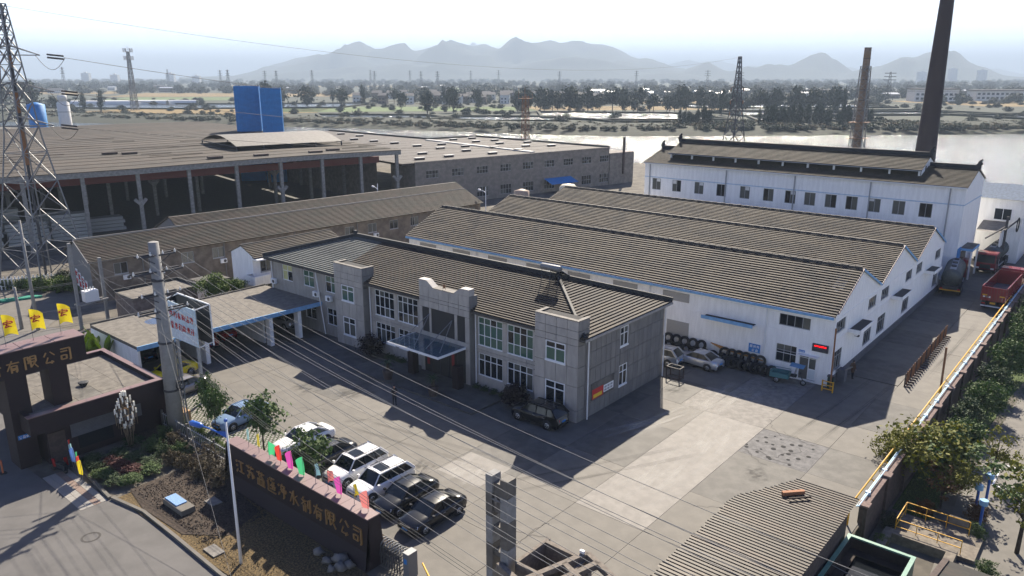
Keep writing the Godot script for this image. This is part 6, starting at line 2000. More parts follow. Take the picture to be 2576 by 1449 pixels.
	for q in [[-10.04, -9.82, 35.4, 42.04], [-6.68, -6.46, 35.4, 42.04], [-9.82, -6.68, 41.82, 42.04], [-9.82, -6.68, 35.4, 35.6]]:
		bx(g, "rim", q[0], q[1], 1.0, 1.06, q[2], q[3], M.tank_green)
	bx(g, "inner_ledge", -9.85, -6.65, 0.3, 0.36, 41.2, 41.8, M.rust_dark)
	bx(g, "inner_ledge", -9.8, -9.3, 0.3, 0.36, 35.7, 41.2, M.rust_dark)
	bx(g, "water", -9.84, -6.66, 0.1, 0.15, 35.66, 41.84, M.tank_water)
	bar(g, "cross_pipe", V(-9.9, 0.85, 37.7), V(-6.6, 0.85, 36.9), 0.08, M.rust_dark)
	rod(g, "cross_rod", V(-9.9, 1.05, 38.4), V(-6.6, 1.05, 37.6), 0.02, M.steel)
	for e in [1.06, 1.5, 1.95]:
		bar(g, "handrail", V(-10.25, e, 35.0), V(-10.25, e, 39.3), 0.05, M.tank_green)
	for q in [35.1, 36.5, 37.9, 39.3]:
		bar(g, "handrail_post", V(-10.25, 0.9, q), V(-10.25, 1.95, q), 0.05, M.tank_green)
	# concrete basin behind it
	var c := thing("concrete_basin", "open concrete basin with murky water beside the green tank", "basin", V(-7, -2, 45))
	var bm: Material = mat("basin", lin(0.21, 0.18, 0.14), 0.9, "stain", 4)
	for q in [[-9.4, -8.9, 41.9, 48.4], [-5.85, -5.3, 40.0, 48.4], [-8.9, -5.85, 47.8, 48.4]]:
		bx(c, "basin_wall", q[0], q[1], -2.6, -1.35, q[2], q[3], bm)
	bx(c, "basin_water", -8.9, -5.85, -2.5, -2.3, 42.0, 47.8, M.tank_water)
	bx(c, "walkway", -9.4, -4.4, -2.0, -1.7, 48.4, 51.4, bm)
	var yr := thing("yellow_railing", "yellow pipe railing round the basin walkway", "railing", V(-7, -1.7, 50))
	for q in [[-8.9, 48.6, -5.2, 48.6], [-8.9, 48.6, -8.9, 51.2], [-8.9, 51.2, -5.2, 51.2]]:
		for e in [-1.25, -0.75]:
			bar(yr, "rail", V(q[0], e, q[1]), V(q[2], e, q[3]), 0.045, M.yellow_paint)
	for s in [-8.9, -7.7, -6.5, -5.2]:
		for t2 in [48.6, 51.2]:
			bar(yr, "post", V(s, -1.7, t2), V(s, -0.75, t2), 0.045, M.yellow_paint)
	bx(yr, "plate", -6.4, -5.3, -1.2, -0.7, 51.24, 51.28, M.concrete_pale)
	# tiled lean-to in the corner of the picture
	var tl := thing("tiled_lean_to", "small building with dark worn tile roof beside the basin", "building", V(-3.8, -2, 40))
	bx(tl, "wall", -5.1, 3.0, -2.0, 0.0, 30.0, 44.0, M.wall_brown)
	tile_slope(tl, V(3.2, 0.0, 44.4), V(-5.3, 0.0, 44.4), V(3.2, 1.6, 38.5), V(-5.3, 1.6, 38.5), 0.3, M.tiles_dorm)
	tile_slope(tl, V(-5.3, 0.0, 32.0), V(3.2, 0.0, 32.0), V(-5.3, 1.6, 38.5), V(3.2, 1.6, 38.5), 0.3, M.tiles_dorm)
	bar(tl, "verge", V(-5.35, 0.05, 44.4), V(-5.35, 1.65, 38.5), 0.3, M.wall_brown, 0.3)
	# blue valves by the path
	for q in [[-4.9, 53.2, "blue valve post with a fan top beside the lower path"], [-5.5, 55.2, "blue valve post with grey stem by the lower path"], [-5.2, 57.4, "blue valve post with grey cap near the orange shrubs"]]:
		var vv := thing("valve_post", q[2], "valve", V(q[0], -1.97, q[1]))
		rod(vv, "stem", V(q[0], -1.97, q[1]), V(q[0], -0.3, q[1]), 0.09, M.lamp_blue)
		rod(vv, "head", V(q[0], -0.3, q[1]), V(q[0], 0.05, q[1]), 0.26, mat("valve_blue", lin(0.2, 0.4, 0.62), 0.5))
	# comb like row of steel bars standing in the lane
	var cr := thing("steel_rack", "row of rusty steel stakes forming a rack in the lane", "rack", V(-13.9, 0, 79))
	for i in 27:
		var t3 := 70.3 + i * 0.67
		var s3 := lerpf(-13.85, -14.1, i / 26.0)
		bar(cr, "stake", V(s3, 0, t3), V(s3, 1.25, t3), 0.1, M.steel_rust if i % 3 else M.wall_brown)
		bx(cr, "foot", s3 - 0.06, s3 + 0.5, 0.0, 0.1, t3 - 0.06, t3 + 0.06, M.wall_brown)
	var wp := thing("wooden_post", "leaning brown timber post by the yellow pipe", "post", V(-11.2, 0, 71.2))
	bar(wp, "post", V(-11.15, 0, 71.0), V(-11.3, 3.9, 71.6), 0.16, M.steel_rust)
	bar(wp, "yellow_base", V(-11.15, 0, 71.0), V(-11.17, 0.6, 71.1), 0.19, M.yellow_paint)
	var ft := thing("flag_post", "tall rusty pole with striped foot at the warehouse corner", "post", V(-18.5, 0, 65.3))
	bar(ft, "post", V(-18.6, 0, 65.2), V(-18.75, 5.6, 65.4), 0.12, M.steel_rust)
	for e in [0.0, 0.35, 0.7]:
		bx(ft, "guard_rail", -19.2, -18.2, 0.2 + e, 0.27 + e, 64.7, 64.76, M.yellow_paint)
	bx(ft, "guard_post", -19.2, -19.1, 0, 1.0, 64.68, 64.78, M.yellow_paint)
	bx(ft, "guard_post", -18.3, -18.2, 0, 1.0, 64.68, 64.78, M.yellow_paint)
	var bn := thing("rubbish_bin", "dark green rubbish bin behind yellow guard rails", "bin", V(-18.8, 0, 65.2))
	bx(bn, "body", -19.0, -18.5, 0, 1.1, 65.5, 65.85, mat("bin_green", lin(0.02, 0.05, 0.035), 0.6))
	bx(bn, "lid", -19.05, -18.45, 1.1, 1.2, 65.45, 65.88, M.steel_dark)
	# filling hoses at the white hall
	var fs := thing("filling_arm", "black steel filling arm with looped hose above the parked tanker", "filling arm", V(-14.8, 0, 127))
	bar(fs, "column", V(-15.0, 0, 126.5), V(-15.0, 7.4, 126.5), 0.3, M.steel_dark)
	bar(fs, "boom", V(-15.0, 5.6, 125.0), V(-14.0, 6.6, 131.0), 0.16, M.steel_dark)
	bar(fs, "boom", V(-17.0, 4.4, 124.0), V(-15.0, 6.0, 126.5), 0.16, M.steel_dark)
	var hs := Build.new(true)
	var hp := []
	var hr := []
	for i in 17:
		var a := TAU * i / 16.0
		hp.append(V(-14.0, 5.9 + 1.0 * cos(a), 129.5 + 1.1 * sin(a)))
		hr.append(0.08)
	hs.tube(hp, hr, 6)
	mi(fs, "hose", hs.done(), M.rubber)

# ---- vehicles: local axes, front towards -z, right hand side +x ----

func paint(key: String, c: Color) -> StandardMaterial3D:
	if not M.has(key):
		var m := mat(key, c, 0.25)
		m.metallic_specular = 0.35
		m.clearcoat_enabled = true
		m.clearcoat = 0.55
		m.clearcoat_roughness = 0.05
		if key in ["paint_silver", "paint_grey", "paint_champagne"]:
			m.metallic = 0.5
	return M[key]

func make_wheel(parent: Node3D, c: Vector3, r: float, w: float) -> void:
	var b := Build.new(true)
	b.tube([c - Vector3(w / 2, 0, 0), c - Vector3(w / 2 - 0.03, 0, 0), c + Vector3(w / 2 - 0.03, 0, 0), c + Vector3(w / 2, 0, 0)], [r * 0.86, r, r, r * 0.86], 18)
	var t := mi(parent, "wheel", b.done(), M.rubber)
	var side := signf(c.x)
	var d := Build.new(true)
	d.tube([c + Vector3(side * w * 0.44, 0, 0), c + Vector3(side * (w * 0.5 + 0.012), 0, 0)], [r * 0.64, r * 0.6], 14)
	mi(t, "rim", d.done(), mat("rim", lin(0.42, 0.43, 0.44), 0.35, "", 1, 0.7) if not M.has("rim") else M.rim)
	var h := Build.new()
	for k in 5:
		var a := TAU * k / 5
		var o := c + Vector3(side * (w * 0.5 + 0.016), 0, 0)
		h.bar(o + Vector3(0, cos(a), sin(a)) * r * 0.28, o + Vector3(0, cos(a + 0.5), sin(a + 0.5)) * r * 0.5, r * 0.17)
	mi(t, "rim_gap", h.done(), M.ridge_black)

# p: length, width, height, belt height, hood height, and where windscreen foot, roof front, roof rear and rear glass foot lie from the nose (0..1)
func make_car(label: String, kind: String, body_m: Material, group := "", called := "parked_car") -> Node3D:
	var o := thing(called, label, "car", Vector3.ZERO, 0, group)
	var suv := kind == "suv" or kind == "wagon"
	var L := 4.65 if kind == "sedan" else (4.7 if suv else 4.4)
	var W := 1.8 if not suv else 1.88
	var Hh := 1.47 if not suv else 1.7
	var belt := 0.93 if not suv else 1.06
	var hood := 0.9 if not suv else 1.04
	var deck := 1.0 if not suv else 1.1
	var wf := 0.27 if not suv else 0.25
	var rf := 0.43 if not suv else 0.38
	var rr := 0.69 if not suv else 0.86
	var rb := 0.86 if not suv else 0.975
	var zz := func(f: float) -> float: return (f - 0.5) * L
	# lower body lofted from cross sections
	var stations := [[0.0, 0.62, 0.34, 0.52], [0.012, 0.8, 0.22, 0.68], [0.05, 0.92, 0.18, hood - 0.12], [0.12, 0.97, 0.18, hood - 0.05], [wf - 0.02, 1.0, 0.2, hood + 0.03], [0.4, 1.0, 0.2, belt], [0.6, 1.0, 0.2, belt + 0.01], [rb, 0.98, 0.2, deck], [0.955, 0.94, 0.22, deck - 0.02], [0.988, 0.86, 0.26, deck - 0.12], [1.0, 0.74, 0.36, 0.62]]
	var rings := []
	for s in stations:
		var hw: float = W / 2 * s[1]
		var z: float = zz.call(s[0])
		var bot: float = s[2]
		var top: float = s[3]
		var m := lerpf(bot, top, 0.45)
		rings.append([Vector3(-hw * 0.86, bot, z), Vector3(-hw * 0.98, lerpf(bot, m, 0.45), z), Vector3(-hw, m, z), Vector3(-hw * 0.97, lerpf(m, top, 0.72), z), Vector3(-hw * 0.86, top, z), Vector3(-hw * 0.45, top + 0.035, z), Vector3(0, top + 0.045, z), Vector3(hw * 0.45, top + 0.035, z), Vector3(hw * 0.86, top, z), Vector3(hw * 0.97, lerpf(m, top, 0.72), z), Vector3(hw, m, z), Vector3(hw * 0.98, lerpf(bot, m, 0.45), z), Vector3(hw * 0.86, bot, z)])
	var b := Build.new(true)
	for i in rings.size() - 1:
		for j in 12:
			b.quad(rings[i][j], rings[i + 1][j], rings[i + 1][j + 1], rings[i][j + 1])
	for j in 12:
		b.tri(rings[0][6] * Vector3(1, 0.9, 1), rings[0][j + 1], rings[0][j])
		b.tri(rings[-1][6] * Vector3(1, 0.9, 1), rings[-1][j], rings[-1][j + 1])
	mi(o, "body", b.done(), body_m)
	var un := Build.new()
	un.box(-W * 0.44, W * 0.44, 0.16, 0.4, -zz.call(0.96), -zz.call(0.04))
	mi(o, "underbody", un.done(), M.rubber)
	# glasshouse
	var wb := W / 2 * 0.86
	var wr := W / 2 * 0.68
	var y0 := belt - 0.01
	var F := [Vector3(-wb, hood + 0.02, zz.call(wf)), Vector3(wb, hood + 0.02, zz.call(wf))]
	var A := [Vector3(-wr, Hh - 0.05, zz.call(rf)), Vector3(wr, Hh - 0.05, zz.call(rf))]
	var B := [Vector3(-wr, Hh - 0.06, zz.call(rr)), Vector3(wr, Hh - 0.06, zz.call(rr))]
	var E := [Vector3(-wb, deck, zz.call(rb)), Vector3(wb, deck, zz.call(rb))]
	var patch := func(p0: Vector3, p1: Vector3, q1: Vector3, q0: Vector3, bulge: Vector3, m: Material, nm: String) -> Node3D:
		var g := Build.new(true)
		for i in 4:
			for j in 3:
				var f := func(u: float, v: float) -> Vector3: return p0.lerp(p1, u).lerp(q0.lerp(q1, u), v) + bulge * (1.0 - pow(2.0 * u - 1.0, 2.0)) * (1.0 - pow(2.0 * v - 1.0, 4.0) * 0.5)
				g.quad(f.call(i / 4.0, j / 3.0), f.call((i + 1) / 4.0, j / 3.0), f.call((i + 1) / 4.0, (j + 1) / 3.0), f.call(i / 4.0, (j + 1) / 3.0))
		return mi(o, nm, g.done(), m)
	patch.call(F[0], F[1], A[1], A[0], Vector3(0, 0.02, -0.08), M.car_glass, "windscreen")
	var roof: Node3D = patch.call(A[0], A[1], B[1], B[0], Vector3(0, 0.07, 0), body_m, "roof")
	patch.call(B[0], B[1], E[1], E[0], Vector3(0, 0.02, 0.07), M.car_glass, "rear_window")
	for k in 2:
		var sx := -1.0 if k == 0 else 1.0
		var g := Build.new()
		g.quad(F[k], A[k], B[k], E[k])
		mi(o, "side_window", g.done(), M.car_glass)
		var off := Vector3(sx * 0.012, 0.012, 0)
		for q in [[F[k], A[k], 0.06], [A[k], B[k], 0.07], [B[k], E[k], 0.1 if not suv else 0.16]]:
			bar(o, "pillar", q[0] + off, q[1] + off, q[2], body_m)
		var mid := 0.56 if not suv else 0.55
		bar(o, "door_pillar", Vector3(sx * (wb + 0.005), belt, zz.call(mid)), Vector3(sx * (wr + 0.012), Hh - 0.06, zz.call(mid - 0.01)), 0.07, M.rubber)
		if suv:
			bar(o, "door_pillar", Vector3(sx * (wb + 0.005), belt, zz.call(0.76)), Vector3(sx * (wr + 0.012), Hh - 0.06, zz.call(0.75)), 0.07, M.rubber)
			bar(roof, "roof_rail", A[k] + Vector3(-sx * 0.06, 0.1, 0.2), B[k] + Vector3(-sx * 0.06, 0.09, -0.1), 0.035, M.steel_dark)
		var mr := bx(o, "mirror", sx * (W / 2 + 0.02), sx * (W / 2 + 0.19), belt + 0.02, belt + 0.15, -zz.call(wf + 0.055), -zz.call(wf + 0.025), body_m)
		for hx in [0.5, 0.7]:
			bx(mr, "door_handle", sx * (W / 2 - 0.005), sx * (W / 2 + 0.02), belt - 0.17, belt - 0.13, -zz.call(hx + 0.045), -zz.call(hx), M.steel)
		# door seam and lamps
		var lampf := Build.new()
		lampf.quad(Vector3(sx * W * 0.27, hood - 0.3, zz.call(0.008) - 0.02), Vector3(sx * W * 0.47, hood - 0.27, zz.call(0.055)), Vector3(sx * W * 0.455, hood - 0.13, zz.call(0.075)), Vector3(sx * W * 0.27, hood - 0.17, zz.call(0.025) - 0.01))
		mi(o, "headlight", lampf.done(), M.car_lamp)
		var tl := Build.new()
		tl.quad(Vector3(sx * W * 0.27, deck - 0.16, zz.call(0.992) + 0.02), Vector3(sx * W * 0.468, deck - 0.14, zz.call(0.955)), Vector3(sx * W * 0.478, deck - 0.33, zz.call(0.95)), Vector3(sx * W * 0.27, deck - 0.33, zz.call(0.998) + 0.01))
		mi(o, "tail_light", tl.done(), M.car_tail)
		var sl := bx(o, "sill", sx * W * 0.485, sx * W * 0.5, 0.2, 0.28, -zz.call(0.72), -zz.call(0.28), M.rubber)
		for wz in [0.185, 0.8]:
			make_wheel(o, Vector3(sx * (W / 2 - 0.1), 0.32 if not suv else 0.36, zz.call(wz)), 0.32 if not suv else 0.36, 0.22)
			var ar := Build.new(true)
			var rad := 0.41 if not suv else 0.455
			ar.tube([Vector3(sx * (W / 2 - 0.24), rad * 0.8, zz.call(wz)), Vector3(sx * (W / 2 + 0.004), rad * 0.8, zz.call(wz))], [rad, rad], 20)
			mi(o, "wheel_arch", ar.done(), M.rubber)
	if suv:
		bx(roof, "sunroof", -0.42, 0.42, Hh + 0.0, Hh + 0.032, -zz.call(0.6), -zz.call(0.44), M.car_glass)
	bx(o, "grille", -W * 0.24, W * 0.24, hood - 0.34, hood - 0.2, -zz.call(0.012), -zz.call(-0.002), M.ridge_black)
	bx(o, "licence_plate", -0.22, 0.22, 0.42, 0.55, -zz.call(0.0), -zz.call(-0.006), M.blue_sign)
	bx(o, "licence_plate", -0.22, 0.22, 0.66, 0.79, -zz.call(1.008), -zz.call(1.0), M.blue_sign)
	return o

func build_vehicles() -> void:
	mat("car_glass", lin(0.012, 0.016, 0.018), 0.04)
	mat("car_lamp", lin(0.7, 0.72, 0.74), 0.15)
	mat("car_tail", lin(0.45, 0.015, 0.02), 0.2)
	var white := paint("paint_white", lin(0.78, 0.78, 0.77))
	var black := paint("paint_black", lin(0.008, 0.009, 0.011))
	var silver := paint("paint_silver", lin(0.5, 0.51, 0.52))
	var champ := paint("paint_champagne", lin(0.3, 0.28, 0.27))
	var blue := paint("paint_blue", lin(0.16, 0.24, 0.36))
	var yellow := paint("paint_yellow", lin(0.72, 0.56, 0.01))
	var redp := paint("paint_red", lin(0.28, 0.015, 0.015))
	var grp := "cars parked along the sign wall"
	var row := [["sedan", black, "black sedan parked next to the folding gate", -30.6, 28.75, 0.0], ["sedan", black, "black sedan parked between a white car and the end black sedan", -33.3, 29.0, 0.02], ["wagon", white, "white estate car with roof rails parked next to a black sedan", -35.7, 28.95, -0.02], ["suv", white, "white sport utility car with dark sunroof beside the white estate car", -38.5, 29.1, 0.02], ["sedan", paint("paint_dark", lin(0.02, 0.023, 0.03)), "dark grey sedan half hidden behind the tree at the sign wall", -41.6, 28.9, 0.0], ["sedan", white, "white sedan parked between two small trees by the sign wall", -44.9, 29.4, -0.03]]
	for q in row:
		var c := make_car(q[2], q[0], q[1], grp)
		c.position = V(q[3], 0, q[4])
		c.rotation.y = PI + q[5]
	var c1 := make_car("black sport utility car parked in the shade at the office corner", "suv", black)
	c1.position = V(-34.2, 0, 44.0)
	c1.rotation.y = PI / 2 + 0.02
	var c2 := make_car("silver sport utility car half hidden by the office end", "suv", silver)
	c2.position = V(-33.6, 0, 61.7)
	c2.rotation.y = PI / 2 + 0.06
	var c3 := make_car("silver sedan parked in front of the heap of tyres", "sedan", silver)
	c3.position = V(-30.2, 0, 63.4)
	c3.rotation.y = PI / 2 - 0.08
	var c4 := make_car("bright yellow sedan parked behind the concrete pole", "sedan", yellow)
	c4.position = V(-65.4, 0, 29.6)
	c4.rotation.y = PI + 0.12
	var c5 := make_car("grey champagne sedan parked beside the billboard post", "sedan", champ)
	c5.position = V(-61.2, 0, 28.4)
	c5.rotation.y = PI + 0.1
	var c6 := make_car("pale blue sedan parked behind the leafy saplings", "sedan", blue)
	c6.position = V(-52.2, 0, 28.7)
	c6.rotation.y = PI + 0.12
	var cp := "cars under the carport"
	for q in [["sedan", black, "dark sedan in the end bay of the carport", -72.5, 30.0], ["sedan", silver, "silver sedan in the carport bay behind the yellow car", -72.0, 32.2], ["sedan", redp, "red sedan close to the front in the middle carport bay", -71.4, 35.7], ["sedan", redp, "dark red sedan farther back in the middle carport bay", -72.6, 38.4], ["sedan", silver, "pale sedan in the carport bay nearest the office", -70.8, 45.0], ["sedan", black, "black sedan in the narrow carport bay beside the pillars", -71.2, 42.0]]:
		var c := make_car(q[2], q[0], q[1], cp)
		c.position = V(q[3], 0, q[4])
		c.rotation.y = PI / 2
	# tank lorries
	tank_truck("red cabbed tank lorry seen from behind with dark ribbed tank", V(-17.9, 0, 110.2), 0.12, paint("paint_truck", lin(0.2, 0.02, 0.025)))
	tank_truck("red cabbed tank lorry facing the yard under the filling arm", V(-15.9, 0, 127.0), PI - 0.02, M.paint_truck)
	# dropside lorry
	var o := thing("dropside_lorry", "dark red open lorry with high slatted sides seen from behind", "lorry", Vector3.ZERO)
	var red: Material = M.paint_truck
	var bed := Build.new()
	bed.box(-1.22, 1.22, 1.1, 1.25, -4.6, 4.8)
	mi(o, "bed_floor", bed.done(), M.plinth)
	for sx in [-1.0, 1.0]:
		for k in 4:
			bx(o, "side_board", sx * 1.2, sx * 1.27, 1.15 + k * 0.4, 1.5 + k * 0.4, -4.6, 4.8, red)
		for k in 9:
			bx(o, "side_stake", sx * 1.27, sx * 1.33, 1.0, 2.78, -4.6 + k * 1.16, -4.5 + k * 1.16, red)
		bx(o, "top_rail", sx * 1.19, sx * 1.3, 2.72, 2.84, -4.6, 4.8, red)
		for wz in [-3.6, -2.3, 3.2, 4.6, 6.0]:
			make_wheel(o, Vector3(sx * 1.02, 0.52, -wz), 0.52, 0.42)
		bx(o, "side_guard", sx * 1.1, sx * 1.16, 0.6, 0.75, -1.4, 2.4, M.pipe_grey)
		bx(o, "tail_light", sx * 0.75, sx * 1.1, 0.72, 0.85, -4.72, -4.66, M.car_tail)
	for k in 8:
		bx(o, "tail_board", -1.2 + k * 0.3, -0.92 + k * 0.3, 1.1, 2.75, -4.68, -4.6, red)
	bx(o, "headboard", -1.22, 1.22, 1.2, 3.0, 4.8, 4.9, red)
	for y in [1.9, 1.6]:
		for k in 3:
			bx(o, "white_print", -1.05 + k * 0.28, -0.86 + k * 0.28, 1.5, 1.66, -4.7, -4.685, M.frame_white)
	for sx in [-0.9, 0.85]:
		bx(o, "yellow_board", sx - 0.25, sx + 0.25, 1.72, 1.86, -4.7, -4.685, M.yellow_paint)
	bx(o, "licence_plate", -0.28, 0.28, 0.78, 1.0, -4.72, -4.69, M.yellow_paint)
	bx(o, "bumper", -1.2, 1.2, 0.42, 0.56, -4.75, -4.62, M.pipe_white)
	bx(o, "chassis", -0.45, 0.45, 0.6, 1.1, -4.5, 7.0, M.rubber)
	lorry_cab(o, -7.0, red, 3.05)
	o.position = V(-12.0, 0, 106.2)
	o.rotation.y = -0.02
	# cargo tricycle
	var t := thing("cargo_tricycle", "small green cargo tricycle with blue canopy parked at the white wall", "tricycle", Vector3.ZERO)
	var gm: Material = mat("trike_green", lin(0.05, 0.17, 0.18), 0.5)
	bx(t, "box_floor", -0.55, 0.55, 0.5, 0.56, -1.7, -0.1, gm)
	for sx in [-1.0, 1.0]:
		bx(t, "box_side", sx * 0.53, sx * 0.58, 0.52, 0.95, -1.7, -0.1, gm)
		bx(t, "box_rail", sx * 0.53, sx * 0.56, 1.1, 1.14, -1.7, -0.1, gm)
		make_wheel(t, Vector3(sx * 0.5, 0.28, 1.1), 0.28, 0.12)
		bar(t, "canopy_post", Vector3(sx * 0.4, 0.7, -0.3), Vector3(sx * 0.4, 1.75, -0.5), 0.04, M.steel_dark)
	bx(t, "tail_board", -0.55, 0.55, 0.52, 0.95, -1.72, -1.68, gm)
	bx(t, "head_board", -0.55, 0.55, 0.52, 1.0, -0.12, -0.07, gm)
	make_wheel(t, Vector3(0.04, 0.26, -1.1), 0.26, 0.11)
	bx(t, "seat", -0.25, 0.25, 0.7, 0.85, 0.0, 0.5, M.rubber)
	bar(t, "fork", Vector3(0, 0.3, -1.1), Vector3(0, 1.05, -0.8), 0.07, M.steel_dark)
	bar(t, "handlebar", Vector3(-0.35, 1.08, -0.78), Vector3(0.35, 1.08, -0.78), 0.04, M.steel_dark)
	var cb := Build.new()
	cb.quad(Vector3(-0.55, 1.7, -1.1), Vector3(0.55, 1.7, -1.1), Vector3(0.55, 1.8, 0.1), Vector3(-0.55, 1.8, 0.1))
	mi(t, "canopy", cb.done(), mat("trike_canopy", lin(0.1, 0.26, 0.42), 0.5))
	t.position = V(-21.9, 0, 64.6)
	t.rotation.y = -PI / 2 + 0.15
	# motor scooters by the gatehouse door
	for q in [[-54.6, 16.2, 0.3], [-54.2, 16.9, 0.5]]:
		var s := thing("motor_scooter", "dark motor scooter parked at the gatehouse door", "scooter", Vector3.ZERO, 0, "scooters at the gatehouse door")
		make_wheel(s, Vector3(0.01, 0.25, -0.6), 0.25, 0.1)
		make_wheel(s, Vector3(0.01, 0.25, 0.55), 0.25, 0.1)
		bx(s, "body", -0.14, 0.14, 0.3, 0.7, -0.7, 0.05, M.paint_dark)
		bx(s, "seat", -0.14, 0.14, 0.7, 0.8, -0.6, 0.1, M.rubber)
		bar(s, "front_shield", Vector3(0, 0.35, -0.4), Vector3(0, 0.95, -0.5), 0.24, redp, 0.08)
		bar(s, "handlebar", Vector3(-0.3, 1.0, -0.48), Vector3(0.3, 1.0, -0.48), 0.04, M.steel_dark)
		s.position = V(q[0], 0, q[1])
		s.rotation.y = q[2] + PI / 2

func lorry_cab(o: Node3D, z: float, m: Material, h: float) -> void:
	# z: middle of the cab along the lorry (front is -z)
	var b := Build.new()
	var x := 1.22
	var pr := [[-1.05, 0.55], [-1.1, 1.5], [-0.8, h - 0.15], [-0.55, h], [0.95, h], [1.05, h - 0.1], [1.05, 0.55]]
	for i in pr.size():
		var p: Array = pr[i]
		var q: Array = pr[(i + 1) % pr.size()]
		b.quad(Vector3(-x, p[1], z + p[0]), Vector3(x, p[1], z + p[0]), Vector3(x, q[1], z + q[0]), Vector3(-x, q[1], z + q[0]))
	for sx in [-x, x]:
		for i in range(1, pr.size() - 1):
			b.tri(Vector3(sx, pr[0][1], z + pr[0][0]), Vector3(sx, pr[i][1], z + pr[i][0]), Vector3(sx, pr[i + 1][1], z + pr[i + 1][0]))
	var cab := mi(o, "cab", b.done(), m)
	var g := Build.new()
	g.quad(Vector3(-1.08, 1.62, z - 1.085), Vector3(1.08, 1.62, z - 1.085), Vector3(1.02, h - 0.3, z - 0.86), Vector3(-1.02, h - 0.3, z - 0.86))
	mi(cab, "windscreen", g.done(), M.car_glass)
	for sx in [-1.0, 1.0]:
		var w := Build.new()
		w.quad(Vector3(sx * 1.235, 1.6, z - 0.85), Vector3(sx * 1.235, 1.6, z + 0.2), Vector3(sx * 1.235, h - 0.35, z + 0.2), Vector3(sx * 1.235, h - 0.35, z - 0.7))
		mi(cab, "side_window", w.done(), M.car_glass)
		bx(cab, "mirror", sx * 1.3, sx * 1.5, 1.7, 2.3, -(z - 1.0), -(z - 1.12), M.rubber)
		bx(cab, "headlight", sx * 0.7, sx * 1.1, 0.75, 0.95, -(z - 1.06), -(z - 1.13), M.car_lamp)
		make_wheel(o, Vector3(sx * 1.02, 0.52, z), 0.52, 0.36)
	bx(cab, "grille", -0.65, 0.65, 0.8, 1.35, -(z - 1.06), -(z - 1.12), M.ridge_black)
	bx(cab, "bumper", -1.2, 1.2, 0.42, 0.68, -(z - 0.9), -(z - 1.16), M.rubber)

func tank_truck(label: String, at: Vector3, turn: float, m: Material) -> void:
	var o := thing("tank_lorry", label, "tank lorry", Vector3.ZERO, 0, "tank lorries at the white hall")
	bx(o, "chassis", -0.5, 0.5, 0.7, 1.05, -4.6, 6.2, M.rubber)
	var tb := Build.new(true)
	var pts := [[4.6, 0.75], [4.5, 1.0], [4.2, 1.12], [-3.2, 1.12], [-3.5, 1.0], [-3.6, 0.75]]
	var p := []
	var r := []
	for q in pts:
		p.append(Vector3(0, 2.15, q[0]))
		r.append(q[1])
	tb.tube(p, r, 22)
	var tank := mi(o, "tank", tb.done(), mat("tank_grey", lin(0.085, 0.1, 0.1), 0.4, "stain", 3, 0.3) if not M.has("tank_grey") else M.tank_grey)
	for k in 9:
		var rb := Build.new(true)
		var z := -3.0 + k * 0.9
		rb.tube([Vector3(0, 2.15, z - 0.05), Vector3(0, 2.15, z + 0.05)], [1.16, 1.16], 22)
		mi(tank, "rib", rb.done(), M.tank_grey)
	bx(tank, "walkway", -0.35, 0.35, 3.25, 3.3, -4.2, 3.0, M.pipe_grey)
	for z in [-1.8, 0.4, 2.6]:
		rod(tank, "hatch", Vector3(0, 3.25, z), Vector3(0, 3.5, z), 0.3, M.steel_dark)
	for sx in [-1.0, 1.0]:
		for wz in [1.6, 2.75, 3.9]:
			make_wheel(o, Vector3(sx * 1.0, 0.52, wz), 0.52, 0.44)
		bx(o, "mudguard", sx * 0.8, sx * 1.22, 1.05, 1.12, -4.5, -1.0, M.rubber)
		bx(o, "side_guard", sx * 1.05, sx * 1.12, 0.65, 0.8, -0.8, 3.0, M.pipe_grey)
		bx(o, "tail_light", sx * 0.8, sx * 1.1, 0.75, 0.92, -4.72, -4.66, M.car_tail)
	bx(o, "rear_beam", -1.15, 1.15, 0.6, 0.75, -4.72, -4.6, M.yellow_paint)
	bx(o, "hose_box", -0.9, 0.9, 0.8, 1.2, -4.7, -4.3, M.steel_dark)
	lorry_cab(o, -5.2, m, 2.95)
	o.position = at
	o.rotation.y = turn

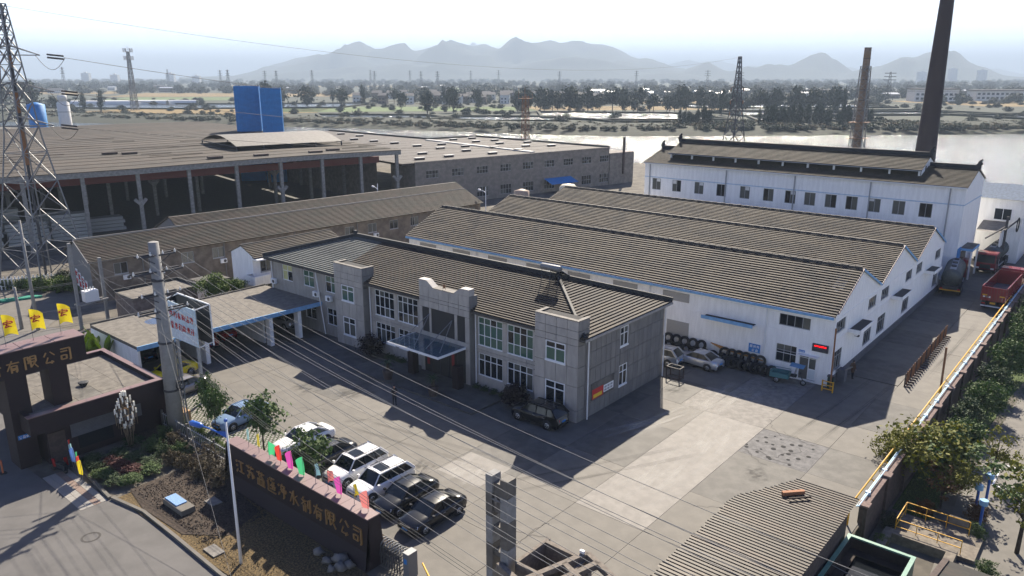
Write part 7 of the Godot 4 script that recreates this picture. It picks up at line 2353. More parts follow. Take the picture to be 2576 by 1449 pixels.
func build_small_things() -> void:
	# heap of lorry tyres along the warehouse wall
	var tb := Build.new(true)
	var prof := [[0.3, -0.13], [0.44, -0.16], [0.52, -0.1], [0.54, 0.0], [0.52, 0.1], [0.44, 0.16], [0.3, 0.13]]
	for i in 20:
		var a := TAU * i / 20
		var b := TAU * (i + 1) / 20
		for k in prof.size() - 1:
			var g := func(an: float, p: Array) -> Vector3: return Vector3(cos(an) * p[0], sin(an) * p[0], p[1])
			tb.quad(g.call(a, prof[k]), g.call(b, prof[k]), g.call(b, prof[k + 1]), g.call(a, prof[k + 1]))
	var tyre := tb.done()
	var spots := []
	for k in 9:
		spots.append([-35.4 + k * 0.95, 0.52, 65.3, -0.15, 0.0])
		if k % 2 == 0:
			spots.append([-35.0 + k * 0.95, 0.5, 64.7, -0.3, 0.15])
	for k in 5:
		spots.append([-34.6 + k * 0.9, 1.25, 65.35, -0.35, 0.1])
	for k in 9:
		spots.append([-28.2 + k * 0.55, 0.5, 65.0 - 0.25 * (k % 2), -0.25, 0.9 - 0.1 * (k % 3)])
		if k < 6:
			spots.append([-28.6 + k * 0.7, 1.05, 65.45, -0.3, 0.5])
	for q in spots:
		var bas := Basis(Vector3.UP, q[4] + rng.randf_range(-0.15, 0.15)) * Basis(Vector3.RIGHT, q[3])
		tag(mi(self, "lorry_tyre", tyre, M.rubber, Transform3D(bas, V(q[0], q[1] + 0.02, q[2]))), "black used lorry tyre in the heap along the white wall", "tyre", "used tyres along the warehouse wall")
	var bb := thing("bamboo_poles", "bundle of orange bamboo poles lying on the tyre heap", "poles", V(-27, 1.4, 65.6))
	for k in 6:
		bar(bb, "pole", V(-30.2 + 0.2 * k, 1.62 - 0.05 * k, 65.72 - 0.04 * k), V(-25.6 + 0.15 * k, 1.12, 65.74 - 0.05 * k), 0.07, mat("bamboo", lin(0.42, 0.2, 0.05), 0.7) if not M.has("bamboo") else M.bamboo)
	# steel trolley frame at the office corner
	var fr := thing("steel_stand", "small empty steel frame stand at the back corner of the office", "stand", V(-30.4, 0, 59.0))
	for a in 4:
		var p := V(-31.0 + (1.3 if a & 1 else 0.0), 0, 58.6 + (0.8 if a & 2 else 0.0))
		bar(fr, "leg", p, p + Vector3.UP * 1.15, 0.08, M.wall_brown)
	for y in [0.12, 1.12]:
		for q in [[-31.0, 58.6, -29.7, 58.6], [-31.0, 59.4, -29.7, 59.4], [-31.0, 58.6, -31.0, 59.4], [-29.7, 58.6, -29.7, 59.4]]:
			bar(fr, "rail", V(q[0], y, q[1]), V(q[2], y, q[3]), 0.07, M.concrete_pale if y > 1 else M.wall_brown)
	# potted sago palms on the apron
	for q in [[-49.9, 41.9], [-44.1, 41.9]]:
		var o := thing("potted_palm", "squat potted palm standing on the entrance apron", "potted palm", V(q[0], 0.14, q[1]), 0, "potted palms at the office entrance")
		var pb := Build.new(true)
		var c := V(q[0], 0.14, q[1])
		pb.tube([c, c + Vector3.UP * 0.1, c + Vector3.UP * 0.75, c + Vector3.UP * 0.85], [0.34, 0.36, 0.5, 0.46], 14)
		mi(o, "pot", pb.done(), M.wall_brown)
		var tr := Build.new(true)
		tr.tube([c + Vector3.UP * 0.8, c + Vector3.UP * 1.5], [0.2, 0.17], 9)
		mi(o, "trunk", tr.done(), M.bark)
		for k in 18:
			var a := TAU * k / 18.0 + rng.randf() * 0.2
			var d := Vector3(cos(a), 0, sin(a))
			var l := Build.new()
			var prev := c + Vector3.UP * 1.5
			var up := rng.randf_range(0.5, 1.1)
			for i in 4:
				var f := (i + 1) / 4.0
				var nx := c + Vector3.UP * (1.5 + up * f - 0.75 * f * f) + d * 0.75 * f
				var w := d.cross(Vector3.UP) * 0.09 * (1.0 - f * 0.6)
				l.quad(prev - w, prev + w, nx + w * 0.7, nx - w * 0.7)
				prev = nx
			mi(o, "frond", l.done(), M.leaf_dark)
	# weighing machine box by the gable
	var bxn := thing("control_box", "dark control box with pipes at the warehouse gable foot", "control box", V(-18.4, 0, 68.2))
	bx(bxn, "cabinet", -18.85, -18.2, 0, 1.2, 67.6, 68.4, M.plinth)
	bar(bxn, "pipe", V(-18.3, 1.2, 67.7), V(-17.9, 1.35, 68.6), 0.1, M.concrete_pale)
	# cones of the gate, small red post by the gatehouse
	var rp := thing("road_post", "small orange road post beside the gatehouse pillar", "post", V(-57.6, 0, 13.3))
	rod(rp, "post", V(-57.4, 0, 13.6), V(-57.4, 1.0, 13.6), 0.06, mat("orange_post", lin(0.5, 0.14, 0.05), 0.6))
	bx(rp, "base", -57.6, -57.2, 0, 0.05, 13.4, 13.8, M.rubber)

# ---- people: tapered bones joined smoothly into one skin ----

func body_mesh(bones: Array, cell: float, k := 0.05) -> ArrayMesh:
	var lo := Vector3(99, 99, 99)
	var hi := -lo
	for b in bones:
		for i in 2:
			var r := Vector3.ONE * (maxf(b[2], b[3]) + 0.08)
			lo = lo.min(b[i] - r)
			hi = hi.max(b[i] + r)
	var n := Vector3i(((hi - lo) / cell).ceil()) + Vector3i.ONE
	var val := PackedFloat32Array()
	val.resize(n.x * n.y * n.z)
	val.fill(1.0)
	for b in bones:
		var a: Vector3 = b[0]
		var c: Vector3 = b[1]
		var r0: float = b[2]
		var r1: float = b[3]
		var ab := c - a
		var l2 := maxf(ab.length_squared(), 0.00001)
		var pad := Vector3.ONE * (maxf(r0, r1) + k + cell * 2.0)
		var i0 := Vector3i(((a.min(c) - pad - lo) / cell).floor()).clamp(Vector3i.ZERO, n - Vector3i.ONE)
		var i1 := Vector3i(((a.max(c) + pad - lo) / cell).ceil()).clamp(Vector3i.ZERO, n - Vector3i.ONE)
		for z in range(i0.z, i1.z + 1):
			for y in range(i0.y, i1.y + 1):
				for x in range(i0.x, i1.x + 1):
					var p := lo + Vector3(x, y, z) * cell
					var f := clampf((p - a).dot(ab) / l2, 0, 1)
					var e := p.distance_to(a + ab * f) - lerpf(r0, r1, f)
					var q := (z * n.y + y) * n.x + x
					var d := val[q]
					var h := clampf(0.5 + 0.5 * (d - e) / k, 0, 1)
					val[q] = lerpf(d, e, h) - k * h * (1.0 - h)
	var at := func(x: int, y: int, z: int) -> float: return val[(z * n.y + y) * n.x + x]
	var cells := {}
	for z in n.z - 1:
		for y in n.y - 1:
			for x in n.x - 1:
				var sum := Vector3.ZERO
				var cnt := 0
				var c := []
				for i in 8:
					c.append(at.call(x + (i & 1), y + ((i >> 1) & 1), z + (i >> 2)))
				for e in [[0, 1], [2, 3], [4, 5], [6, 7], [0, 2], [1, 3], [4, 6], [5, 7], [0, 4], [1, 5], [2, 6], [3, 7]]:
					var va: float = c[e[0]]
					var vb: float = c[e[1]]
					if (va < 0) != (vb < 0):
						var f := va / (va - vb)
						var pa := Vector3(e[0] & 1, (e[0] >> 1) & 1, e[0] >> 2)
						var pb := Vector3(e[1] & 1, (e[1] >> 1) & 1, e[1] >> 2)
						sum += pa.lerp(pb, f)
						cnt += 1
				if cnt:
					cells[Vector3i(x, y, z)] = lo + (Vector3(x, y, z) + sum / cnt) * cell
	var s := Build.new(true)
	for q in cells:
		for ax in 3:
			var d := Vector3i(int(ax == 0), int(ax == 1), int(ax == 2))
			var u := Vector3i(int(ax == 1), int(ax == 2), int(ax == 0))
			var w := Vector3i(int(ax == 2), int(ax == 0), int(ax == 1))
			if q.x + d.x >= n.x or q.y + d.y >= n.y or q.z + d.z >= n.z:
				continue
			var v0: float = at.call(q.x, q.y, q.z)
			var v1: float = at.call(q.x + d.x, q.y + d.y, q.z + d.z)
			if (v0 < 0) == (v1 < 0):
				continue
			if cells.has(q - u) and cells.has(q - w) and cells.has(q - u - w):
				var r := [cells[q], cells[q - u], cells[q - u - w], cells[q - w]]
				if v0 < 0:
					s.quad(r[0], r[1], r[2], r[3])
				else:
					s.quad(r[3], r[2], r[1], r[0])
	return s.done()

# Standing figure 1.7 m tall facing -z; arms by pose, legs apart by stride.
func make_person(label: String, top: Material, legs: Material, pose: String, stride: float, coat := false) -> Node3D:
	var o := thing("person", label, "person")
	var v := func(x: float, y: float, z: float) -> Vector3: return Vector3(x, y, z)
	var bones := []
	var hands := []
	for sx in [-1.0, 1.0]:
		var fz: float = stride * sx
		var hip := Vector3(0.09 * sx, 0.9, 0)
		var knee := Vector3(0.1 * sx, 0.49, fz * 0.5 - 0.02)
		var ank := Vector3(0.1 * sx, 0.09, fz)
		bones.append([hip, knee, 0.088, 0.06])
		bones.append([knee, ank, 0.06, 0.042])
		bones.append([ank - Vector3.UP * 0.04, ank + Vector3(0.015 * sx, -0.05, -0.15), 0.045, 0.038])
		var sh := Vector3(0.18 * sx, 1.4, 0)
		var el: Vector3
		var wr: Vector3
		if pose == "phone":
			el = Vector3(0.24 * sx, 1.13, -0.03)
			wr = Vector3(0.07 * sx, 1.2, -0.25)
		else:
			el = Vector3(0.26 * sx, 1.12, 0.05)
			wr = Vector3(0.2 * sx, 0.92, -0.14 * (1.0 if pose == "walk" else 0.6))
		bones.append([sh, el, 0.055, 0.045])
		bones.append([el, wr, 0.045, 0.032])
		hands.append([el, wr])
	bones.append([Vector3(0, 0.95, 0), Vector3(0, 1.15, 0), 0.135, 0.13])
	bones.append([Vector3(-0.07, 1.3, 0), Vector3(0.07, 1.3, 0), 0.135, 0.135])
	bones.append([Vector3(-0.13, 1.4, 0), Vector3(0.13, 1.4, 0), 0.07, 0.07])
	bones.append([Vector3(0, 1.42, 0.01), Vector3(0, 1.54, -0.01), 0.055, 0.05])
	if coat:
		bones.append([Vector3(0, 0.72, 0), Vector3(0, 1.0, 0), 0.17, 0.14])
	var body := mi(o, "body", body_mesh(bones, 0.035), top)
	var lg := []
	for b in bones.slice(0, 3) + bones.slice(5, 8):
		lg.append([b[0], b[1], b[2] + 0.008, b[3] + 0.008])
	mi(o, "trousers", body_mesh(lg, 0.035, 0.02), legs)
	# head with brow, nose, jaw, ears and hair
	var tilt := -0.05 if pose == "phone" else 0.0
	var hc := Vector3(0, 1.62, -0.02 + tilt * 0.3)
	var head := mi(o, "head", body_mesh([[hc + Vector3(0, 0.03, 0.0), hc + Vector3(0, -0.02, -0.01), 0.092, 0.086], [hc + Vector3(0, -0.06, -0.03), hc + Vector3(0, -0.085, -0.055), 0.06, 0.035], [hc + Vector3(0, 0.0, -0.095), hc + Vector3(0, -0.03, -0.112), 0.012, 0.016], [hc + Vector3(0.088, -0.01, 0), hc + Vector3(0.092, 0.025, 0), 0.015, 0.016], [hc + Vector3(-0.088, -0.01, 0), hc + Vector3(-0.092, 0.025, 0), 0.015, 0.016], [hc - Vector3(0, 0.06, 0), hc - Vector3(0, 0.13, -0.02), 0.05, 0.05]], 0.016, 0.02), M.skin)
	mi(head, "hair", body_mesh([[hc + Vector3(0, 0.06, 0.02), hc + Vector3(0, 0.045, 0.03), 0.095, 0.098], [hc + Vector3(0, -0.02, 0.05), hc + Vector3(0, -0.05, 0.05), 0.07, 0.05]], 0.014, 0.03), M.hair)
	for q in [[-0.034, 0.012], [0.034, 0.012]]:
		bx(head, "eye", q[0] - 0.013, q[0] + 0.013, hc.y + q[1] - 0.006, hc.y + q[1] + 0.006, -(hc.z - 0.088), -(hc.z - 0.096), M.hair)
	bx(head, "mouth", -0.022, 0.022, hc.y - 0.066, hc.y - 0.06, -(hc.z - 0.082), -(hc.z - 0.096), M.red_sign)
	for q in hands:
		var el: Vector3 = q[0]
		var wr: Vector3 = q[1]
		var d := (wr - el).normalized()
		var side := d.cross(Vector3.UP).normalized()
		var palm := wr + d * 0.085
		var hb := [[wr, palm, 0.026, 0.03]]
		for f in 4:
			var root := palm + side * (f - 1.5) * 0.017
			var kn := root + d * (0.035 + 0.004 * (1 if f in [1, 2] else 0)) + Vector3(0, -0.008, 0)
			hb.append([root, kn, 0.0095, 0.009])
			hb.append([kn, kn + (d + Vector3(0, -0.7, 0)).normalized() * 0.035, 0.009, 0.0075])
		var ths := signf(-wr.x) if wr.x != 0 else 1.0
		hb.append([wr + d * 0.03, wr + d * 0.06 + Vector3(ths * 0.04, 0.0, -0.01), 0.013, 0.011])
		hb.append([wr + d * 0.06 + Vector3(ths * 0.04, 0, -0.01), wr + d * 0.09 + Vector3(ths * 0.045, -0.005, -0.012), 0.011, 0.009])
		mi(o, "hand", body_mesh(hb, 0.009, 0.006), M.skin)
	return o

func build_people() -> void:
	var a := make_person("person in dark clothes looking at a phone in the shade before the office", M.cloth_black, M.cloth_black, "phone", 0.05)
	a.position = V(-45.4, 0, 38.7)
	a.rotation.y = -2.0
	var ph := tag(bx(self, "phone", -0.035, 0.035, 1.22, 1.36, 0.3, 0.31, M.steel_dark), "phone held by the dark clothed person before the office", "phone")
	ph.transform = a.transform * ph.transform
	var b := make_person("person in brown jacket walking away beside the warehouse gable", M.cloth_brown, M.cloth_black, "walk", 0.12, true)
	b.position = V(-18.0, 0, 69.3)
	b.rotation.y = -0.4
	var c := make_person("person in dark clothes standing between the parked lorries", M.cloth_black, M.cloth_black, "walk", 0.05)
	c.position = V(-14.0, 0, 117.5)
	c.rotation.y = 0.4

# ---- plants ----

# A crown of separate leaves gathered in clumps, about one unit in radius.
func crown_mesh(sd: int, clumps: int, per: int, leaf: float, clump_r: float, tall := 1.0, inner := 0.25) -> ArrayMesh:
	var r := RandomNumberGenerator.new()
	r.seed = sd
	var vs := PackedVector3Array()
	var ns := PackedVector3Array()
	for c in clumps:
		var d := Vector3(r.randfn(), r.randfn(), r.randfn()).normalized()
		var cc := d * r.randf_range(inner, 0.85)
		cc.y *= tall
		var cr := clump_r * r.randf_range(0.6, 1.25)
		for k in per:
			var o := Vector3(r.randfn(), r.randfn() * 0.75, r.randfn()) * cr * 0.55
			var p := cc + o
			var n := (o.normalized() * 0.8 + Vector3(r.randfn(), r.randfn() + 0.5, r.randfn()) * 0.6).normalized()
			var x := n.cross(Vector3(r.randfn(), r.randfn(), r.randfn())).normalized()
			var y := n.cross(x)
			var l := leaf * r.randf_range(0.6, 1.4)
			var a := p - x * l
			var b := p + y * l * 0.55
			var e := p + x * l
			var f := p - y * l * 0.55
			vs.append_array([a, b, e, a, e, f])
			for i in 6:
				ns.append(n)
	var arr := []
	arr.resize(Mesh.ARRAY_MAX)
	arr[Mesh.ARRAY_VERTEX] = vs
	arr[Mesh.ARRAY_NORMAL] = ns
	var m := ArrayMesh.new()
	m.add_surface_from_arrays(Mesh.PRIMITIVE_TRIANGLES, arr)
	return m

func make_crowns() -> void:
	crowns["dense_a"] = crown_mesh(1, 46, 110, 0.062, 0.34)
	crowns["dense_b"] = crown_mesh(2, 42, 110, 0.062, 0.36)
	crowns["dense_c"] = crown_mesh(3, 50, 90, 0.07, 0.3)
	crowns["loose_a"] = crown_mesh(4, 60, 60, 0.05, 0.26, 1.0, 0.1)
	crowns["loose_b"] = crown_mesh(5, 70, 52, 0.05, 0.24, 1.0, 0.1)
	crowns["big_leaf"] = crown_mesh(12, 40, 34, 0.085, 0.3, 1.0, 0.1)
	crowns["sparse"] = crown_mesh(6, 26, 26, 0.06, 0.2)
	crowns["far_a"] = crown_mesh(7, 20, 36, 0.14, 0.42)
	crowns["far_b"] = crown_mesh(8, 24, 30, 0.14, 0.4, 1.0, 0.1)
	crowns["far_c"] = crown_mesh(9, 16, 40, 0.15, 0.46)
	crowns["hedge"] = crown_mesh(10, 60, 60, 0.075, 0.25, 0.8, 0.1)

func plant(called: String, label: String, cat: String, at: Vector3, h: float, r: float, kind: String, m: Material, group := "", trunk := 0.1, cy := -1.0, limbs := 4) -> Node3D:
	var o := thing(called, label, cat, at, rng.randf() * TAU, group)
	var top := (h - r if cy < 0 else cy)
	var ch := (h - top)
	var b := Build.new(true)
	var lean := Vector3(rng.randf_range(-0.1, 0.1), 0, rng.randf_range(-0.1, 0.1)) * h * 0.3
	b.tube([at, at + Vector3.UP * top * 0.5 + lean * 0.4, at + Vector3.UP * (top + ch * 0.3) + lean], [trunk, trunk * 0.8, trunk * 0.35], 7)
	mi(o, "trunk", b.done(), M.bark)
	for k in limbs:
		var a := TAU * k / maxi(limbs, 1) + rng.randf()
		var f := rng.randf_range(0.45, 0.9)
		var s := at + Vector3.UP * top * f + lean * f
		var lb := Build.new(true)
		lb.tube([s, s + Vector3(cos(a) * r * 0.35, ch * 0.25, sin(a) * r * 0.35), s + Vector3(cos(a) * r * 0.7, ch * 0.65, sin(a) * r * 0.7)], [trunk * 0.5, trunk * 0.35, trunk * 0.12], 6)
		mi(o, "limb", lb.done(), M.bark)
	mi(o, "crown", crowns[kind], m, Transform3D(Basis(Vector3.UP, rng.randf() * TAU) * Basis.from_scale(Vector3(r, ch, r)), at + Vector3.UP * top + lean))
	return o

func build_greenery() -> void:
	var low := -2.0
	# trees along the outside of the boundary wall
	var row := [[-8.2, 98.0, 4.0, 1.8, "dense_a", "leaf_mid"], [-7.4, 90.5, 4.2, 1.9, "dense_b", "leaf_mid"], [-7.6, 84.0, 4.2, 2.0, "dense_a", "leaf_mid"], [-7.9, 77.6, 3.5, 1.6, "dense_c", "leaf_dark"], [-7.6, 72.4, 3.7, 1.75, "dense_b", "leaf_mid"], [-8.4, 67.6, 3.4, 1.45, "dense_a", "leaf_dark"], [-7.9, 63.6, 3.5, 1.5, "dense_c", "leaf_mid"], [-7.6, 105, 4.4, 2.0, "dense_b", "leaf_dark"], [-7.2, 113, 4.5, 2.0, "dense_a", "leaf_mid"], [-4.6, 101, 4.4, 2.0, "dense_c", "leaf_mid"]]
	for q in row:
		plant("evergreen_tree", "round evergreen tree in the row outside the boundary wall", "tree", V(q[0], low, q[1]), q[2], q[3], q[4], M[q[5]], "evergreens outside the boundary wall", 0.12)
	var bt := plant("leafy_tree", "broad yellow green tree leaning over the boundary wall", "tree", V(-8.6, low, 56.8), 5.4, 3.7, "loose_a", M.leaf_yellow, "", 0.16, 2.9)
	mi(bt, "crown", crowns["loose_b"], M.leaf_mid, Transform3D(Basis.from_scale(Vector3(3.3, 2.2, 3.3)), V(-8.4, 0.8, 57.3)))
	mi(bt, "crown", crowns["loose_b"], M.leaf_yellow, Transform3D(Basis.from_scale(Vector3(2.0, 1.8, 2.0)), V(-10.6, 1.0, 55.4)))
	var ot := plant("autumn_tree", "small tree with orange and green leaves beside the basin walkway", "tree", V(-7.4, low, 54.2), 3.8, 1.7, "sparse", M.leaf_orange, "", 0.08)
	mi(ot, "crown", crowns["loose_b"], M.leaf_yellow, Transform3D(Basis.from_scale(Vector3(1.5, 1.1, 1.4)), V(-6.6, 0.3, 54.8)))
	var st := plant("bare_tree", "half bare tree with a dark trunk in the corner beside the lower path", "tree", V(-2.6, low, 51.5), 6.5, 2.8, "sparse", M.leaf_yellow, "", 0.14, 4.0, 7)
	mi(st, "crown", crowns["sparse"], M.leaf_mid, Transform3D(Basis(Vector3.UP, 1.0) * Basis.from_scale(Vector3(2.6, 1.8, 2.6)), V(-3.4, 2.2, 52.0)))
	plant("bare_tree", "slender half bare young tree on the lower lot by the lawn edge", "tree", V(-5.4, low, 60.5), 4.8, 1.7, "sparse", M.leaf_yellow, "", 0.07, 2.8, 5)
	for q in [[-9.4, 49.3, 0.8, "leaf_far_b"], [-9.3, 46.8, 0.6, "leaf_bright"], [-5.3, 54.0, 0.9, "leaf_orange"], [-4.8, 51.8, 0.7, "leaf_mid"], [-8.0, 52.6, 0.8, "leaf_orange"], [-3.6, 47.6, 0.8, "leaf_mid"]]:
		plant("small_shrub", "low shrub growing between basin walkway and boundary wall", "shrub", V(q[0], low, q[1]), q[2] * 1.7, q[2], "loose_b", M[q[3]], "low shrubs on the lower lot", 0.04, -1, 2)
	# trees behind the sign wall and at the parking bays
	plant("broadleaf_tree", "small broadleaf tree standing behind the sign wall among parked cars", "tree", V(-40.0, 0, 26.3), 4.1, 1.95, "big_leaf", M.leaf_mid, "", 0.08, 2.2)
	plant("broadleaf_tree", "upright young broadleaf tree beside the white sedan", "tree", V(-46.4, 0, 27.0), 4.9, 1.75, "big_leaf", M.leaf_mid, "", 0.07, 3.0)
	plant("sapling", "thin leafy sapling next to the billboard post", "tree", V(-54.8, 0, 27.4), 4.1, 1.0, "big_leaf", M.leaf_mid, "", 0.05, 2.3)
	plant("sapling", "thin leafy sapling in front of the pale blue sedan", "tree", V(-51.6, 0, 26.2), 4.4, 1.25, "big_leaf", M.leaf_mid, "", 0.05, 2.6)
	# shrubs at the office
	plant("round_shrub", "big round dark shrub at the left pilaster of the office", "shrub", V(-55.9, 0, 44.9), 2.5, 1.45, "hedge", M.leaf_purple, "", 0.08, 1.15, 0)
	plant("round_shrub", "big round dark red shrub beside the right office pilaster", "shrub", V(-37.5, 0, 45.0), 2.3, 1.3, "hedge", M.leaf_purple, "", 0.08, 1.05, 0)
	for k in 8:
		var s := -54.0 + k * 0.7 if k < 4 else -42.4 + (k - 4) * 1.0
		plant("low_shrub", "low green shrub in the planting strip under the office windows", "shrub", V(s, 0, 45.5), 0.7, 0.45, "loose_b", M.leaf_dark, "strip shrubs under the office windows", 0.03, -1, 0)
	plant("bright_bush", "sunlit yellow green bush behind the carport roof", "bush", V(-79.8, 0, 42.2), 5.0, 2.0, "dense_a", M.leaf_bright, "", 0.1, 3.4, 0)
	plant("bright_bush", "smaller yellow green bush at the carport corner by the white house", "bush", V(-78.4, 0, 44.2), 4.3, 1.2, "dense_b", M.leaf_bright, "", 0.1, 3.2, 0)
	# banana clump beside the gatehouse
	var bn := thing("banana_clump", "clump of broad bright green banana leaves behind the gatehouse", "plant", V(-72.3, 0, 25.4))
	for k in 34:
		var a := rng.randf() * TAU
		var base := V(-72.2 + rng.randf_range(-1.6, 1.6), 0, 25.3 + rng.randf_range(-1.3, 1.3))
		var d := Vector3(cos(a), 0, sin(a))
		var l := Build.new()
		var hgt := rng.randf_range(3.0, 4.6)
		l.bar(base, base + Vector3.UP * hgt * 0.55 + d * 0.1, 0.07)
		var prev := base + Vector3.UP * hgt * 0.5 + d * 0.08
		for i in 5:
			var f := (i + 1) / 5.0
			var nx := base + Vector3.UP * (hgt * (0.5 + 0.55 * f) - 0.5 * f * f) + d * (0.1 + 0.75 * f)
			var w := d.cross(Vector3.UP) * 0.34 * sin(PI * (0.15 + 0.8 * f))
			var w0 := d.cross(Vector3.UP) * 0.34 * sin(PI * (0.15 + 0.8 * (f - 0.2)))
			l.quad(prev - w0, prev + w0, nx + w, nx - w)
			prev = nx
		mi(bn, "leaf", l.done(), M.leaf_banana)
	# flower bed: hedges, red shrubs and dry brush
	var bed := [["leaf_dark", -54.2, 18.2], ["leaf_dark", -52.8, 17.9], ["leaf_mid", -51.4, 17.8], ["leaf_dark", -50.0, 17.9], ["leaf_mid", -49.2, 18.6], ["leaf_red", -52.6, 18.9], ["leaf_red", -51.6, 19.0], ["leaf_red", -50.4, 19.3], ["leaf_dark", -53.6, 19.8], ["leaf_dark", -52.2, 20.2], ["leaf_dark", -50.6, 20.6], ["leaf_mid", -49.6, 20.2], ["leaf_dark", -54.8, 21.4], ["leaf_mid", -52.8, 21.8], ["leaf_dark", -51.0, 21.9], ["leaf_dry", -49.6, 21.8], ["leaf_dry", -48.4, 22.2], ["leaf_mid", -50.4, 22.9], ["leaf_dry", -47.4, 22.8], ["leaf_dry", -52.2, 23.2], ["leaf_mid", -53.8, 23.2], ["leaf_dry", -46.4, 22.2]]
	for q in bed:
		var low_h := 0.75 if q[1] < -48.8 and q[2] < 21.5 else 1.3
		plant("bed_shrub", {"leaf_dark": "clipped dark green shrub in the flower bed by the gatehouse", "leaf_mid": "fresh green shrub in the flower bed by the gatehouse", "leaf_red": "red leaved shrub in the flower bed by the gatehouse", "leaf_dry": "dry brown brushy shrub on the dug up bed"}[q[0]], "shrub", V(q[1], 0.05, q[2]), low_h, 0.85, "hedge" if low_h < 1 else "loose_b", M[q[0]], "shrubs of the flower bed " + q[0].right(-5), 0.04, 0.35, 0 if low_h < 1 else 3)
	for k in 9:
		plant("bed_shrub", "leafy shrub along the railing of the parking bays", "shrub", V(-56.0 + k * 1.25, 0.05, 24.9 + 0.3 * (k % 2)), 0.9, 0.6, "loose_b", M.leaf_bright if k % 3 == 0 else M.leaf_mid, "shrubs along the parking bay railing", 0.03, 0.4, 0)
	for q in [[-45.6, 22.9, 1.6], [-44.6, 22.4, 1.4], [-43.9, 22.9, 1.9], [-46.8, 23.4, 1.7], [-48.2, 23.6, 1.8]]:
		plant("dry_brush", "tangle of dry twiggy brush at the end of the sign wall", "shrub", V(q[0], 0.05, q[1]), q[2], 0.95, "sparse", M.leaf_dry, "dry brush at the sign wall end", 0.05, -1, 9)
	# left edge: shrubs round the pylon foot
	for q in [[-109.0, 32.0, 1.2, "leaf_mid"], [-106.5, 33.0, 1.5, "leaf_bright"], [-104.0, 34.8, 1.6, "leaf_bright"], [-102.0, 36.4, 1.3, "leaf_mid"], [-111.0, 30.5, 1.1, "leaf_dark"], [-107.0, 36.0, 1.7, "leaf_far_b"]]:
		plant("garden_shrub", "green garden shrub near the foot of the big pylon", "shrub", V(q[0], 0, q[1]), q[2] * 1.5, q[2], "dense_c", M[q[3]], "garden shrubs at the pylon foot", 0.05, -1, 0)
	for k in 12:
		plant("bed_shrub", "flowering shrub in the bed behind the gatehouse sign beam", "shrub", V(-76.0 - (k % 4) * 2.2, 0, 17.0 + (k / 4) * 2.4), 0.9, 1.2, "hedge", [M.leaf_mid, M.leaf_orange, M.leaf_bright][k % 3], "flowering shrubs behind the gatehouse", 0.04, 0.4, 0)
	# clods on the dug up soil and tufts on the dry grass
	var clod := Build.new()
	for k in 2400:
		var s := rng.randf_range(-48.0, -38.8)
		var t := rng.randf_range(18.3, 22.6)
		var r := rng.randf_range(0.025, 0.1)
		var c := V(s, 0.09 + r * 0.1, t)
		var p := []
		for i in 6:
			p.append(c + [Vector3.RIGHT, Vector3.LEFT, Vector3.UP, Vector3.DOWN, Vector3.BACK, Vector3.FORWARD][i] * Vector3(1, 0.6, 1) * r * rng.randf_range(0.6, 1.3))
		for f in [[0, 2, 4], [4, 2, 1], [1, 2, 5], [5, 2, 0], [4, 3, 0], [1, 3, 4], [5, 3, 1], [0, 3, 5]]:
			clod.tri(p[f[0]], p[f[1]], p[f[2]])
	var co := mi(self, "soil_clods", clod.done(), M.earth)
	tag(co, "dark broken soil clods on the dug up verge", "soil")
	co.set_meta("kind", "stuff")
	var tuft := Build.new()
	for k in 5200:
		var s := rng.randf_range(-47.0, -21.0)
		var t := rng.randf_range(17.8, 22.4)
		if s < -39.5 and rng.randf() < 0.85:
			continue
		var c := V(s, 0.06, t)
		var d := Vector3(rng.randfn(), 0, rng.randfn()).normalized() * 0.05
		tuft.tri(c - d * 0.5, c + d * 0.5, c + Vector3(rng.randfn() * 0.04, rng.randf_range(0.05, 0.14), rng.randfn() * 0.04))
	var tu := mi(self, "dry_grass", tuft.done(), M.leaf_dry)
	tag(tu, "dry brown grass of the verge under the street lamp", "grass")
	tu.set_meta("kind", "stuff")
	var gt := Build.new()
	for k in 5000:
		var t := rng.randf_range(52.0, 112.0)
		var c := V(rng.randf_range(-9.8, -7.5 + (t - 52) * 0.06), -1.97, t)
		var d := Vector3(rng.randfn(), 0, rng.randfn()).normalized() * 0.06
		gt.tri(c - d * 0.5, c + d * 0.5, c + Vector3(rng.randfn() * 0.04, rng.randf_range(0.06, 0.16), rng.randfn() * 0.04))
	var go := mi(self, "lawn_grass", gt.done(), M.leaf_bright)
	tag(go, "bright green lawn grass outside the boundary wall", "grass")
	go.set_meta("kind", "stuff")

# ---- beyond the river ----

func scatter(called: String, label: String, category: String, mesh: Mesh, m: Material, places: Array) -> void:
	var mm := MultiMesh.new()
	mm.transform_format = MultiMesh.TRANSFORM_3D
	mm.mesh = mesh
	mm.instance_count = places.size()
	for i in places.size():
		mm.set_instance_transform(i, places[i])
	var o := MultiMeshInstance3D.new()
	o.name = numbered(called)
	o.multimesh = mm
	o.material_override = m
	add_child(o)
	tag(o, label, category)
	o.set_meta("kind", "stuff")

func far_tree(x: float, z: float, h: float, r: float, slim: bool, label: String, group: String, m: Material) -> void:
	var o := thing("far_tree", label, "tree", C(x, z, -0.1), 0.0, group)
	var b := o.global_transform
	bar(o, "trunk", b.origin, b.origin + Vector3.UP * h * 0.5, h * 0.03, M.bark)
	var ch := h * (0.52 if slim else 0.47)
	mi(o, "crown", crowns[["far_a", "far_b", "far_c"][rng.randi() % 3]], m, Transform3D(Basis(Vector3.UP, rng.randf() * TAU) * Basis.from_scale(Vector3(r, ch, r)), b.origin + Vector3.UP * (h - ch * 0.95)))

